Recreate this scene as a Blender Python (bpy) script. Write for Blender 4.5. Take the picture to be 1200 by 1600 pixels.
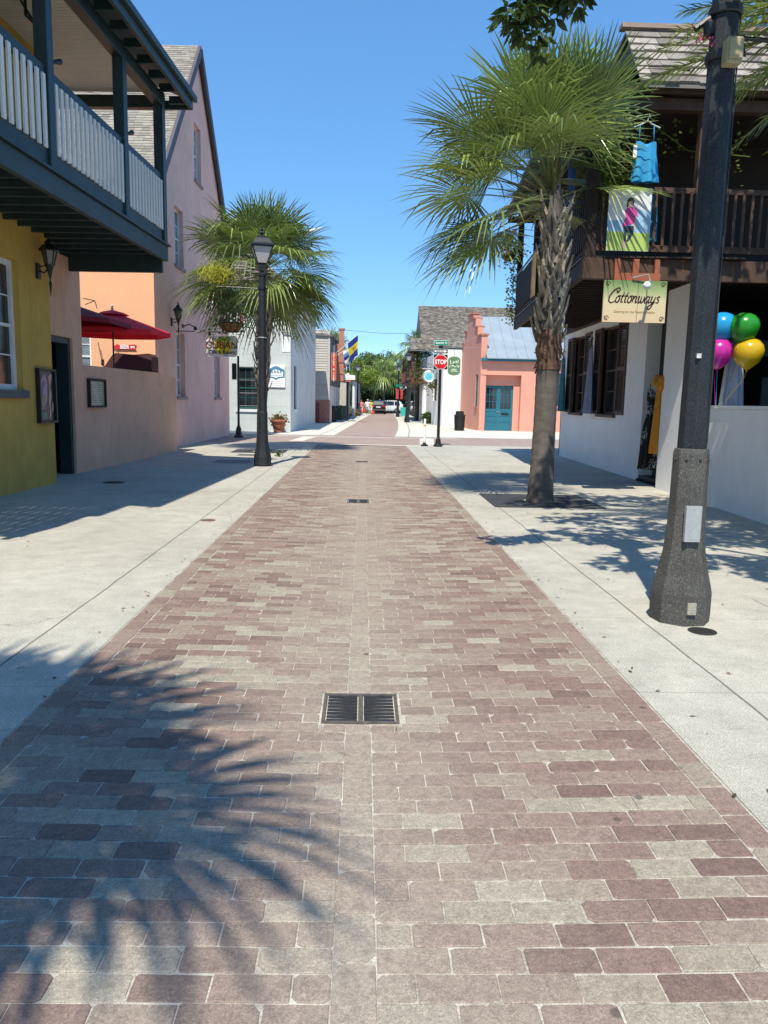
import bpy, bmesh, math, random
from mathutils import Vector, Matrix, noise, geometry
R = math.radians
random.seed(7)
for o in list(bpy.data.objects): bpy.data.objects.remove(o)
S = bpy.context.scene
COL = S.collection

# ------------------------------------------------------------- camera
CAMM = Matrix.Rotation(-R(1.676), 3, 'Z') @ Matrix.Rotation(R(90-8.219), 3, 'X') @ Matrix.Rotation(0.020, 3, 'Z')
cam = bpy.data.cameras.new('camera'); camo = bpy.data.objects.new('camera', cam); COL.objects.link(camo)
camo.matrix_world = Matrix.Translation((0, 0, 1.6)) @ CAMM.to_4x4()
cam.sensor_fit = 'VERTICAL'; cam.sensor_height = 36; cam.lens = 27.0
cam.clip_start = 0.05; cam.clip_end = 2000
S.camera = camo
S.render.resolution_x = 768; S.render.resolution_y = 1024
# ------------------------------------------------------------- sky and sun
SUN = Vector((-0.13, -0.626, 1.0)).normalized()
w = bpy.data.worlds.new('World'); S.world = w; w.use_nodes = True
nt = w.node_tree; nt.nodes.clear()
sky = nt.nodes.new('ShaderNodeTexSky'); sky.sky_type = 'NISHITA'; sky.sun_disc = False
sky.sun_elevation = math.asin(SUN.z); sky.sun_rotation = math.atan2(SUN.x, SUN.y) % (2*math.pi)
sky.air_density = 0.8; sky.dust_density = 0.0; sky.ozone_density = 5.0; sky.altitude = 0
bg = nt.nodes.new('ShaderNodeBackground'); bg.inputs['Strength'].default_value = 0.15
hs = nt.nodes.new('ShaderNodeHueSaturation'); hs.inputs['Saturation'].default_value = 1.42; hs.inputs['Value'].default_value = 1.68
wo = nt.nodes.new('ShaderNodeOutputWorld')
gm = nt.nodes.new('ShaderNodeGamma'); gm.inputs[1].default_value = 0.55
nt.links.new(sky.outputs[0], gm.inputs[0]); nt.links.new(gm.outputs[0], hs.inputs['Color']); ti = nt.nodes.new('ShaderNodeMix'); ti.data_type = 'RGBA'; ti.blend_type = 'MULTIPLY'; ti.inputs[0].default_value = 1.0; ti.inputs[7].default_value = (0.63, 0.81, 0.94, 1)
nt.links.new(hs.outputs[0], ti.inputs[6]); nt.links.new(ti.outputs[2], bg.inputs[0]); nt.links.new(bg.outputs[0], wo.inputs[0])
sl = bpy.data.lights.new('sun', 'SUN'); sl.energy = 3.3; sl.angle = R(0.53); sl.color = (1.0, 0.935, 0.79)
so = bpy.data.objects.new('sun', sl); COL.objects.link(so); so.location = (-10, -20, 40)
so.rotation_euler = (-SUN).to_track_quat('-Z', 'Y').to_euler()
S.view_settings.view_transform = 'Standard'; S.view_settings.look = 'None'
S.view_settings.exposure = 0.85; S.view_settings.gamma = 1

# ------------------------------------------------------------- helpers
def ray(px, py): return CAMM @ Vector(((px-600)/1200, -(py-800)/1200, -1))
def at(px, py, Y): d = ray(px, py); return Vector((0, 0, 1.6)) + d*(Y/d.y)

def ident(a, b, c): return Vector((a, b, c))
def frame(O, right, out):
    O = Vector(O); r = Vector(right).normalized(); n = Vector(out).normalized()
    return lambda a, b, c: O + r*a + n*b + Vector((0, 0, c))

class MB:
    def __init__(s, F=None):
        s.v = []; s.f = []; s.t = []; s.sm = []; s.F = F or ident; s.tone = 0.5; s.smooth = False
    def add(s, vs, fs, tone=None):
        n = len(s.v)
        s.v += [s.F(*p) for p in vs]
        for f in fs:
            s.f.append([n+i for i in f]); s.t.append(s.tone if tone is None else tone); s.sm.append(s.smooth)
        return s
    def box(s, x0, x1, y0, y1, z0, z1, tone=None):
        return s.add([(x0,y0,z0),(x1,y0,z0),(x1,y1,z0),(x0,y1,z0),(x0,y0,z1),(x1,y0,z1),(x1,y1,z1),(x0,y1,z1)],
              [(0,3,2,1),(4,5,6,7),(0,1,5,4),(1,2,6,5),(2,3,7,6),(3,0,4,7)], tone)
    def bar(s, a, b, wd, ht, up=(0,0,1), tone=None):
        a = Vector(a); b = Vector(b); d = (b-a).normalized(); u = Vector(up); sd = d.cross(u)
        if sd.length < 1e-5: sd = d.cross(Vector((0,1,0)))
        sd.normalize(); u = sd.cross(d).normalized(); sd *= wd/2; u = u*ht/2
        vs = [tuple(p+i*sd+j*u) for p in (a, b) for i, j in ((-1,-1),(1,-1),(1,1),(-1,1))]
        return s.add(vs, [(0,1,2,3),(7,6,5,4),(0,4,5,1),(1,5,6,2),(2,6,7,3),(3,7,4,0)], tone)
    def tube(s, pts, r, n=8, tone=None, cap=True, flat=1.0):
        pts = [Vector(p) for p in pts]; k = len(pts)
        rs = r if isinstance(r, (list, tuple)) else [r]*k
        vs = []; fs = []; ref = None
        for i, p in enumerate(pts):
            d = (pts[min(i+1, k-1)]-pts[max(i-1, 0)]).normalized()
            if ref is None:
                ref = Vector((0,0,1)) if abs(d.z) < 0.9 else Vector((1,0,0))
            a = d.cross(ref).normalized(); b = a.cross(d).normalized(); ref = b
            for j in range(n):
                q = 2*math.pi*j/n
                vs.append(tuple(p + (a*math.cos(q)+b*math.sin(q)*flat)*rs[i]))
        for i in range(k-1):
            for j in range(n):
                fs.append((i*n+j, i*n+(j+1)%n, (i+1)*n+(j+1)%n, (i+1)*n+j))
        if cap: fs.append(tuple(range(n-1, -1, -1))); fs.append(tuple(range((k-1)*n, k*n)))
        return s.add(vs, fs, tone)
    def lathe(s, prof, c=(0,0,0), n=16, rot=0, tone=None, cap=True):
        vs = []; fs = []; k = len(prof)
        for r, z in prof:
            for j in range(n):
                q = 2*math.pi*j/n + rot
                vs.append((c[0]+r*math.cos(q), c[1]+r*math.sin(q), c[2]+z))
        for i in range(k-1):
            for j in range(n): fs.append((i*n+j, i*n+(j+1)%n, (i+1)*n+(j+1)%n, (i+1)*n+j))
        if cap: fs.append(tuple(range(n-1, -1, -1))); fs.append(tuple(range((k-1)*n, k*n)))
        return s.add(vs, fs, tone)
    def ball(s, c, r, nu=12, nv=8, tone=None):
        if not isinstance(r, (tuple, list)): r = (r, r, r)
        vs = [(c[0], c[1], c[2]-r[2])]; fs = []
        for i in range(1, nv):
            t = math.pi*i/nv
            for j in range(nu):
                q = 2*math.pi*j/nu
                vs.append((c[0]+r[0]*math.sin(t)*math.cos(q), c[1]+r[1]*math.sin(t)*math.sin(q), c[2]-r[2]*math.cos(t)))
        vs.append((c[0], c[1], c[2]+r[2])); L = len(vs)-1
        for j in range(nu):
            fs.append((0, 1+(j+1)%nu, 1+j)); fs.append((L, L-nu+j, L-nu+(j+1)%nu))
            for i in range(nv-2):
                a = 1+i*nu
                fs.append((a+j, a+(j+1)%nu, a+nu+(j+1)%nu, a+nu+j))
        return s.add(vs, fs, tone)
    def wall(s, outer, holes=(), b0=0.0, b1=-0.25, tone=None):
        """polygon in (a, c) with holes, thick between b0 (outside) and b1"""
        loops = [list(outer)] + [[(u0,z0),(u1,z0),(u1,z1),(u0,z1)] for u0, u1, z0, z1 in holes]
        flat = [p for l in loops for p in l]
        tris = geometry.tessellate_polygon([[Vector((p[0], p[1], 0)) for p in l] for l in loops])
        n = len(flat)
        vs = [(p[0], b0, p[1]) for p in flat] + [(p[0], b1, p[1]) for p in flat]
        fs = [tuple(t) for t in tris] + [tuple(n+i for i in reversed(t)) for t in tris]
        k = 0
        for l in loops:
            m = len(l)
            for i in range(m): fs.append((k+i, k+(i+1)%m, n+k+(i+1)%m, n+k+i))
            k += m
        return s.add(vs, fs, tone)
    def build(s, name, mat, parent=None, bevel=0, recalc=True):
        me = bpy.data.meshes.new(name)
        off = Vector((0,0,0)); q = parent
        while q is not None: off += q.location; q = q.parent
        me.from_pydata([tuple(Vector(p)-off) for p in s.v], [], s.f)
        at_ = me.attributes.new('tone', 'FLOAT', 'FACE'); at_.data.foreach_set('value', s.t)
        me.polygons.foreach_set('use_smooth', s.sm)
        if recalc:
            bm = bmesh.new(); bm.from_mesh(me); bmesh.ops.recalc_face_normals(bm, faces=bm.faces); bm.to_mesh(me); bm.free()
        me.materials.append(mat); me.validate()
        o = bpy.data.objects.new(name, me); COL.objects.link(o); o.parent = parent
        if bevel:
            b = o.modifiers.new('bevel', 'BEVEL'); b.width = bevel; b.segments = 2; b.limit_method = 'ANGLE'; b.angle_limit = R(40)
        return o

def tag(o, label=None, cat=None, group=None, kind=None):
    if label: o['label'] = label
    if cat: o['category'] = cat
    if group: o['group'] = group
    if kind: o['kind'] = kind
    return o
def thing(name, loc, label, cat, group=None):
    o = bpy.data.objects.new(name, None); COL.objects.link(o); o.location = loc; o.empty_display_size = 0.2
    return tag(o, label, cat, group)
def struct(name, mb, mat, kind='structure', recalc=True): return tag(mb.build(name, mat, recalc=recalc), kind=kind)
def copy_tree(o, parent=None):
    c = o.copy(); COL.objects.link(c); c.parent = parent
    for ch in [k for k in bpy.data.objects if k.parent == o]: copy_tree(ch, c)
    return c
def text(name, body, size, F, mat, parent, depth=0.003, bold=0.0, shear=0.0, sx=1.0, align='CENTER', space=1.0):
    cu = bpy.data.curves.new(name, 'FONT'); cu.body = body; cu.size = size; cu.align_x = align; cu.align_y = 'CENTER'
    cu.offset = bold; cu.extrude = depth/2; cu.shear = shear; cu.space_character = space; cu.resolution_u = 3
    t = bpy.data.objects.new(name, cu); COL.objects.link(t)
    bpy.context.view_layer.update()
    me = bpy.data.meshes.new_from_object(t.evaluated_get(bpy.context.evaluated_depsgraph_get()))
    bpy.data.objects.remove(t)
    mb = MB(F); mb.add([(v.co.x*sx, v.co.z, v.co.y) for v in me.vertices], [tuple(p.vertices) for p in me.polygons])
    bpy.data.meshes.remove(me)
    return mb.build(name, mat, parent)

# ------------------------------------------------------------- materials
def nodes(name):
    m = bpy.data.materials.new(name); m.use_nodes = True
    t = m.node_tree; b = t.nodes['Principled BSDF']
    return m, t, b
def N(t, typ, **kw):
    n = t.nodes.new(typ)
    for k, v in kw.items():
        if k in n.inputs: n.inputs[k].default_value = v
        else: setattr(n, k, v)
    return n
def mixc(t, f, a, b, mode='MIX'):
    n = t.nodes.new('ShaderNodeMix'); n.data_type = 'RGBA'; n.blend_type = mode
    for sock, val in ((n.inputs[0], f), (n.inputs[6], a), (n.inputs[7], b)):
        if hasattr(val, 'is_linked') or isinstance(val, bpy.types.NodeSocket): t.links.new(val, sock)
        elif isinstance(val, (int, float)): sock.default_value = val
        else: sock.default_value = (*val[:3], 1)
    return n.outputs[2]
def ramp(t, fac, stops, interp='LINEAR'):
    n = t.nodes.new('ShaderNodeValToRGB'); n.color_ramp.interpolation = interp
    e = n.color_ramp.elements
    while len(e) < len(stops): e.new(0.5)
    for el, (p, c) in zip(e, stops):
        el.position = p; el.color = (c, c, c, 1) if isinstance(c, (int, float)) else (*c[:3], 1)
    t.links.new(fac, n.inputs[0]); return n.outputs[0]
def math_(t, op, a, b=None, c=None):
    n = t.nodes.new('ShaderNodeMath'); n.operation = op
    for i, v in enumerate((a, b, c)):
        if v is None: continue
        if isinstance(v, (int, float)): n.inputs[i].default_value = v
        else: t.links.new(v, n.inputs[i])
    return n.outputs[0]
def noise_(t, co, scale, detail=4, rough=0.55, stretch=None):
    if stretch:
        mp = t.nodes.new('ShaderNodeMapping'); mp.inputs['Scale'].default_value = stretch
        t.links.new(co, mp.inputs[0]); co = mp.outputs[0]
    n = N(t, 'ShaderNodeTexNoise', Scale=scale, Detail=detail, Roughness=rough); t.links.new(co, n.inputs['Vector'])
    return n.outputs['Fac']
def coord(t, which='Object'): return t.nodes.new('ShaderNodeTexCoord').outputs[which]
def bump(t, b, h, strength, dist=0.01):
    n = N(t, 'ShaderNodeBump', Strength=strength, Distance=dist); t.links.new(h, n.inputs['Height']); t.links.new(n.outputs[0], b.inputs['Normal'])

MC = {}
def mat(name, col, rough=0.8, var=0.12, scale=3.0, bmp=0.15, bscale=60, tone=0.0, metal=0.0, stain=0.0, streak=0.0, col2=None, spec=0.5, bdist=0.01, stretch=None):
    """plain painted / plastered / wooden surface: large soft variation, grain, optional stains and rain streaks"""
    if name in MC: return MC[name]
    m, t, b = nodes(name); co = coord(t)
    n1 = noise_(t, co, scale, 5, 0.6, stretch)
    lo = tuple(c*(1-var) for c in col); hi = tuple(min(1, c*(1+var)) for c in (col2 or col))
    c = ramp(t, n1, [(0.3, lo), (0.7, hi)])
    if tone:
        a = N(t, 'ShaderNodeAttribute', attribute_name='tone')
        c = mixc(t, 1.0, c, ramp(t, a.outputs['Fac'], [(0, 1-tone), (1, 1+tone)]), 'MULTIPLY')
    if stain:
        n2 = noise_(t, co, scale*2.7, 6, 0.7)
        c = mixc(t, math_(t, 'MULTIPLY', ramp(t, n2, [(0.52, 0.0), (0.75, 1.0)]), stain), c, tuple(x*0.45 for x in col))
    if streak:
        n3 = noise_(t, co, 4.0, 5, 0.65, (3.0, 3.0, 0.25))
        c = mixc(t, math_(t, 'MULTIPLY', ramp(t, n3, [(0.5, 0.0), (0.78, 1.0)]), streak), c, tuple(x*0.55 for x in col))
    t.links.new(c, b.inputs['Base Color'])
    b.inputs['Roughness'].default_value = rough; b.inputs['Metallic'].default_value = metal
    b.inputs['Specular IOR Level'].default_value = spec
    if bmp: bump(t, b, noise_(t, co, bscale, 4, 0.6, stretch), bmp, bdist)
    MC[name] = m; return m
def glass_mat(name, col=(0.02, 0.025, 0.03), rough=0.06):
    if name in MC: return MC[name]
    m, t, b = nodes(name); co = coord(t)
    t.links.new(ramp(t, noise_(t, co, 1.7, 3), [(0.35, tuple(c*0.5 for c in col)), (0.7, tuple(c*1.6 for c in col))]), b.inputs['Base Color'])
    b.inputs['Roughness'].default_value = rough; b.inputs['Specular IOR Level'].default_value = 0.8
    bump(t, b, noise_(t, co, 1.5, 2), 0.08, 0.02)
    MC[name] = m; return m
def leaf_mat(name, dark, light, rough=0.5, trans=0.25, spec=0.4):
    if name in MC: return MC[name]
    m, t, b = nodes(name)
    a = N(t, 'ShaderNodeAttribute', attribute_name='tone')
    n1 = noise_(t, coord(t), 2.5, 3)
    f = math_(t, 'ADD', math_(t, 'MULTIPLY', a.outputs['Fac'], 0.75), math_(t, 'MULTIPLY', n1, 0.3))
    c = ramp(t, f, [(0.1, dark), (0.9, light)])
    t.links.new(c, b.inputs['Base Color']); b.inputs['Roughness'].default_value = rough; b.inputs['Specular IOR Level'].default_value = spec
    tr = N(t, 'ShaderNodeBsdfTranslucent'); t.links.new(mixc(t, 0.5, c, tuple(min(1, x*1.6) for x in light)), tr.inputs[0])
    mx = N(t, 'ShaderNodeMixShader', Fac=trans); t.links.new(b.outputs[0], mx.inputs[1]); t.links.new(tr.outputs[0], mx.inputs[2])
    t.links.new(mx.outputs[0], t.nodes['Material Output'].inputs[0])
    MC[name] = m; return m

# main paints (base colours; plasters raised past real to lift their shade)
M_yellow = mat('ochre_plaster', (0.55, 0.36, 0.08), 0.9, 0.14, 1.1, 0.35, 25, stain=0.35, streak=0.35)
M_salmon = mat('salmon_plaster', (0.76, 0.455, 0.32), 0.9, 0.10, 1.0, 0.35, 25, stain=0.32, streak=0.38)
M_salmon_lit = mat('peach_plaster', (0.78, 0.43, 0.245), 0.9, 0.05, 0.7, 0.18, 35, streak=0.08)
M_pink = mat('dusty_pink_plaster', (0.80, 0.495, 0.415), 0.9, 0.09, 0.8, 0.3, 25, stain=0.28, streak=0.34)
M_green = mat('dark_green_wood', (0.020, 0.043, 0.047), 0.5, 0.25, 4, 0.15, 40, stain=0.2, stretch=(1, 1, 1))
M_white = mat('white_paint', (0.72, 0.73, 0.74), 0.6, 0.06, 4, 0.1, 50, streak=0.15)
M_baluster = mat('grey_white_baluster_paint', (0.80, 0.77, 0.70), 0.6, 0.08, 4, 0.1, 50, streak=0.25, tone=0.08)
M_cream = mat('cream_ceiling_boards', (0.78, 0.75, 0.69), 0.7, 0.05, 3, 0.05, 40)
M_glass = glass_mat('dark_window_glass')
M_skyglass = glass_mat('pale_window_glass', (0.16, 0.19, 0.21), 0.1)
M_black = mat('black_metal', (0.012, 0.012, 0.013), 0.4, 0.3, 8, 0.1, 60)
M_iron = mat('cast_iron', (0.028, 0.027, 0.026), 0.55, 0.35, 20, 0.3, 80, stain=0.3)
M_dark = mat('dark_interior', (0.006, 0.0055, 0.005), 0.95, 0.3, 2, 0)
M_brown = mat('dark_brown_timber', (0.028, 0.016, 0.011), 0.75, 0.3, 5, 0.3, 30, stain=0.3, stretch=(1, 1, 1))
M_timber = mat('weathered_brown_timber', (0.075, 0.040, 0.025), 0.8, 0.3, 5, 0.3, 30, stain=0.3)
M_shop = mat('white_shop_plaster', (0.92, 0.91, 0.89), 0.85, 0.05, 1.2, 0.2, 25, stain=0.12, streak=0.2)
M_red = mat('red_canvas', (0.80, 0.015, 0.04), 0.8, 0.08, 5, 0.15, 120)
M_brownred = mat('maroon_canvas', (0.07, 0.02, 0.024), 0.85, 0.12, 3, 0.2, 100)
M_steel = mat('galvanised_steel', (0.45, 0.46, 0.47), 0.4, 0.1, 10, 0.05, metal=0.6)
M_stone = mat('grey_sill', (0.10, 0.10, 0.105), 0.7, 0.15, 8, 0.2)
# ============================================================= GROUND, ROAD, PAVEMENT
def road_z(x): return -0.028 + 0.017*min(abs(x), 1.65)
def concrete_mat():
    m, t, b = nodes('exposed_aggregate_concrete'); co = coord(t)
    sep = N(t, 'ShaderNodeSeparateXYZ'); t.links.new(co, sep.inputs[0])
    big = noise_(t, co, 0.55, 5, 0.6); mid = noise_(t, co, 4, 5, 0.65); fine = noise_(t, co, 190, 2, 0.7)
    vor = N(t, 'ShaderNodeTexVoronoi', Scale=120.0); t.links.new(co, vor.inputs['Vector'])
    c = ramp(t, big, [(0.3, (0.49, 0.465, 0.395)), (0.72, (0.64, 0.615, 0.535))])
    c = mixc(t, 0.6, c, ramp(t, mid, [(0.3, 0.70), (0.7, 1.1)]), 'MULTIPLY')
    st2 = noise_(t, co, 1.7, 8, 0.75)
    c = mixc(t, ramp(t, st2, [(0.56, 0.0), (0.66, 0.30)]), c, (0.30, 0.27, 0.225))
    c = mixc(t, 0.75, c, ramp(t, fine, [(0.34, 0.30), (0.5, 1.0), (0.66, 1.35)]), 'MULTIPLY')
    c = mixc(t, 0.55, c, ramp(t, vor.outputs['Distance'], [(0.1, 1.2), (0.6, 0.6)]), 'MULTIPLY')
    # sawn / hand tooled joints: one line each side of the kerb band, crosswise joints, all slightly wavy
    wav = math_(t, 'MULTIPLY', math_(t, 'SUBTRACT', noise_(t, co, 1.3, 3), 0.5), 0.035)
    x = math_(t, 'ADD', sep.outputs[0], wav); y = math_(t, 'ADD', sep.outputs[1], wav)
    ax = math_(t, 'ABSOLUTE', x)
    j1 = math_(t, 'LESS_THAN', math_(t, 'ABSOLUTE', math_(t, 'SUBTRACT', ax, 2.13)), 0.008)
    nearY = math_(t, 'LESS_THAN', y, 27.8)
    j1 = math_(t, 'MULTIPLY', j1, nearY)
    def per(v, p, wd, off=0.0):
        f = math_(t, 'FRACT', math_(t, 'DIVIDE', math_(t, 'ADD', v, off), p))
        return math_(t, 'LESS_THAN', f, wd/p)
    j2 = per(y, 1.52, 0.007, 0.45)
    j3 = math_(t, 'MULTIPLY', per(ax, 1.9, 0.007, 1.67), math_(t, 'GREATER_THAN', ax, 3.0))
    j = math_(t, 'MAXIMUM', j1, math_(t, 'MULTIPLY', math_(t, 'MAXIMUM', j2, j3), 0.55))
    c = mixc(t, math_(t, 'MULTIPLY', j, 0.75), c, (0.09, 0.082, 0.07))
    # gum and oil spots
    v2 = N(t, 'ShaderNodeTexVoronoi', Scale=1.7, Randomness=1.0); t.links.new(co, v2.inputs['Vector'])
    c = mixc(t, ramp(t, v2.outputs['Distance'], [(0.035, 0.5), (0.055, 0.0)]), c, (0.17, 0.155, 0.135))
    wv = t.nodes.new('ShaderNodeVectorMath'); wv.operation = 'ADD'; nn = N(t, 'ShaderNodeTexNoise', Scale=1.6, Detail=5.0); t.links.new(co, nn.inputs['Vector']); t.links.new(co, wv.inputs[0]); t.links.new(nn.outputs['Color'], wv.inputs[1])
    vc = N(t, 'ShaderNodeTexVoronoi', Scale=0.42, feature='DISTANCE_TO_EDGE'); t.links.new(wv.outputs[0], vc.inputs['Vector'])
    ck = math_(t, 'MULTIPLY', ramp(t, vc.outputs[0], [(0.0012, 1.0), (0.003, 0.0)]), ramp(t, noise_(t, co, .6, 2), [(.54, 0), (.57, 1)]))
    c = mixc(t, math_(t, 'MULTIPLY', ck, 0.6), c, (0.12, 0.11, 0.09))
    t.links.new(c, b.inputs['Base Color']); b.inputs['Roughness'].default_value = 0.9
    h = math_(t, 'SUBTRACT', math_(t, 'MULTIPLY', fine, 0.5), j)
    bump(t, b, h, 0.5, 0.004)
    return m
M_conc = concrete_mat()
def brick_mat():
    m, t, b = nodes('clay_paver'); co = coord(t)
    sep = N(t, 'ShaderNodeSeparateXYZ'); t.links.new(co, sep.inputs[0])
    a = N(t, 'ShaderNodeAttribute', attribute_name='tone').outputs['Fac']
    c = ramp(t, a, [(0.0, (0.115, 0.056, 0.048)), (0.2, (0.18, 0.102, 0.086)), (0.5, (0.235, 0.161, 0.133)), (0.72, (0.26, 0.201, 0.160)), (0.86, (0.31, 0.272, 0.21)), (1.0, (0.36, 0.33, 0.26))])
    ax = math_(t, 'ABSOLUTE', sep.outputs[0])
    n1 = noise_(t, co, 0.9, 5, 0.65); fine = noise_(t, co, 260, 2, 0.8); mid = noise_(t, co, 28, 5, 0.7)
    # tyre and foot dust is packed along the gutter line in the middle
    f = math_(t, 'ADD', math_(t, 'MULTIPLY', ax, -0.52), math_(t, 'ADD', 0.46, math_(t, 'MULTIPLY', n1, 0.55)))
    f = math_(t, 'MINIMUM', math_(t, 'MAXIMUM', f, 0.26), 0.80)
    c = mixc(t, f, c, (0.345, 0.292, 0.24))
    c = mixc(t, 0.75, c, ramp(t, mid, [(0.25, 0.62), (0.5, 1.0), (0.75, 1.3)]), 'MULTIPLY')
    c = mixc(t, 0.6, c, ramp(t, noise_(t, co, 90, 3, .8), [(.35, .7), (.5, 1), (.66, 1.35)]), 'MULTIPLY')
    c = mixc(t, 0.65, c, ramp(t, fine, [(0.3, 0.45), (0.5, 1.0), (0.60, 1.15), (0.72, 2.0)]), 'MULTIPLY')
    v = N(t, 'ShaderNodeTexVoronoi', Scale=4.3); t.links.new(co, v.inputs['Vector'])
    sp = ramp(t, v.outputs['Distance'], [(0.06, 0.75), (0.10, 0.0)])
    sel = ramp(t, noise_(t, co, 1.9, 2), [(0.5, 0.0), (0.56, 1.0)])
    c = mixc(t, math_(t, 'MULTIPLY', sp, sel), c, (0.075, 0.062, 0.052))
    # pale lime bloom
    lb = ramp(t, noise_(t, co, 17, 6, 0.75), [(0.66, 0.0), (0.74, 0.8)])
    c = mixc(t, math_(t, 'MULTIPLY', lb, 0.6), c, (0.58, 0.56, 0.5))
    t.links.new(c, b.inputs['Base Color']); b.inputs['Roughness'].default_value = 0.82; b.inputs['Specular IOR Level'].default_value = 0.35
    bump(t, b, math_(t, 'ADD', math_(t, 'MULTIPLY', fine, 0.35), mid), 0.5, 0.005)
    return m
M_brick = brick_mat()
def joint_mat():
    m, t, b = nodes('sandy_joint'); co = coord(t)
    c = ramp(t, noise_(t, co, 7, 6, .75), [(.34, (.21, .18, .15)), (.46, (.38, .345, .29)), (.62, (.52, .48, .42))])
    c = mixc(t, .7, c, ramp(t, noise_(t, co, 220, 2, .8), [(.3, .5), (.5, 1.0), (.68, 1.7)]), 'MULTIPLY')
    t.links.new(c, b.inputs['Base Color']); b.inputs['Roughness'].default_value = .95; return m
M_joint = joint_mat()

# ground under everything, reaching the horizon
g = MB(); g.add([(-900,-300,-0.12),(900,-300,-0.12),(900,1500,-0.12),(-900,1500,-0.12)], [(0,1,2,3)])
struct('ground', g, mat('far_ground', (0.10, 0.10, 0.075), 0.95, 0.3, 0.05, 0))
# joint bed of the brick lane (a sheet that follows the shallow V of the lane)
XS = [-1.66, -0.9, 0, 0.9, 1.58]
def bed(mb, y0, y1, n, dz):
    ys = [y0+(y1-y0)*i/n for i in range(n+1)]
    vs = [(x, y, road_z(x)+dz) for y in ys for x in XS]; k = len(XS)
    mb.add(vs, [(i*k+j, i*k+j+1, (i+1)*k+j+1, (i+1)*k+j) for i in range(n) for j in range(k-1)])
b = MB(); bed(b, -6, 28.2, 12, -0.0038)
struct('lane_joint_bed', b, M_joint)

def lay_bricks():
    mb = MB(); rnd = random.Random(3)
    GR = [(-0.20, 0.22, 3.70, 4.12), (-0.25, 0.13, 12.2, 12.66), (-0.2, 0.16, 20.4, 20.8)]
    def brick(cx, cy, lx, ly, ang=0.0, tone=None):
        for x0, x1, y0, y1 in GR:
            if cx+lx/2 > x0+.002 and cx-lx/2 < x1-.002 and cy+ly/2 > y0+.002 and cy-ly/2 < y1-.002:
                a, b_, c, d = cx-lx/2, cx+lx/2, cy-ly/2, cy+ly/2
                if x0-a > .03: brick((a+x0)/2, cy, x0-a, ly, ang, tone)
                if b_-x1 > .03: brick((b_+x1)/2, cy, b_-x1, ly, ang, tone)
                if y0-c > .03: brick((max(a, x0)+min(b_, x1))/2, (c+y0)/2, min(b_, x1)-max(a, x0), y0-c, ang, tone)
                if d-y1 > .03: brick((max(a, x0)+min(b_, x1))/2, (d+y1)/2, min(b_, x1)-max(a, x0), d-y1, ang, tone)
                return
        g_ = 0.0018 + rnd.random()*0.0024; hx = lx/2-g_; hy = ly/2-g_; ch = 0.004+rnd.random()**2*0.011
        if cy > 12: ch *= 0.7
        wy = 0.006*math.sin(cx*3.1+cy*0.7) + 0.022*noise.noise(Vector((cx*0.8, cy*0.5, 1)))
        wz = 0.0018*noise.noise(Vector((cx*2.1, cy*2.3, 5))) + rnd.uniform(-0.0008, 0.0014)
        tl = rnd.uniform(-0.007, 0.007); tl2 = rnd.uniform(-0.010, 0.010)
        ang += rnd.uniform(-0.008, 0.008); ca, sa = math.cos(ang), math.sin(ang)
        c4 = [ch*rnd.choice((.5, .6, .8, 1, 1.2, 2.2)) for _ in range(4)]; c5 = [q*rnd.uniform(.6, 1.3) for q in c4]
        def oct_(hx, hy, ch, dz):
            a, b_, c, d = c4; e, f, g2, h = c5
            P = [(-hx+a, -hy), (hx-b_, -hy), (hx, -hy+f), (hx, hy-g2), (hx-c, hy), (-hx+d, hy), (-hx, hy-h), (-hx, -hy+e)]
            out = []
            for px, py in P:
                j1 = rnd.uniform(-0.0012, 0.0012)
                X = cx + px*ca - py*sa + j1; Y = cy + wy + px*sa + py*ca + j1
                out.append((X, Y, road_z(X) + wz + dz + px*tl + py*tl2))
            return out
        top = oct_(hx-0.003, hy-0.003, ch, 0.0); mid = oct_(hx, hy, ch, -0.0025); bot = oct_(hx+0.001, hy+0.001, ch, -0.02)
        if tone is None:
            r = rnd.random()
            tone = rnd.uniform(0, .3) if r < .30 else (rnd.uniform(.3, .75) if r < .80 else rnd.uniform(.75, 1))
        fs = [tuple(range(8))] + [(i, 8+i, 8+(i+1) % 8, (i+1) % 8) for i in range(8)] + [(8+i, 16+i, 16+(i+1) % 8, 8+(i+1) % 8) for i in range(8)]
        mb.add(top+mid+bot, fs, tone)
    L, C = 0.225, 0.1085
    y = 0.9
    # middle gutter course laid lengthwise
    yy = 0.9
    while yy < 28.1: brick(0.0, yy+L/2, 0.1295, L, tone=rnd.uniform(.45, .9)); yy += L
    for sx, edge in ((-1, 1.655), (1, 1.575)):
        yy = 0.9 + (0.1 if sx > 0 else 0)
        while yy < 28.1: brick(sx*(edge-0.066), yy+L/2, 0.126, L, tone=rnd.uniform(.25, .85)); yy += L
    row = 0
    while y < 28.1:
        for sx, edge in ((-1, 1.655-0.13), (1, 1.575-0.13)):
            x = 0.063; first = True
            while x < edge-0.02:
                ln = L if not (first and row % 2) else L/2
                if first and row % 2 == 0 and rnd.random() < 0.15: ln = L*0.8
                ln2 = min(ln*rnd.uniform(0.97, 1.04), edge-x)
                if edge-(x+ln2) < 0.06: ln2 = edge-x
                brick(sx*(x+ln2/2), y+C/2, ln2, C)
                x += ln2; first = False
        y += C; row += 1
    return mb
struct('brick_lane', lay_bricks(), M_brick, recalc=False)

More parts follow.
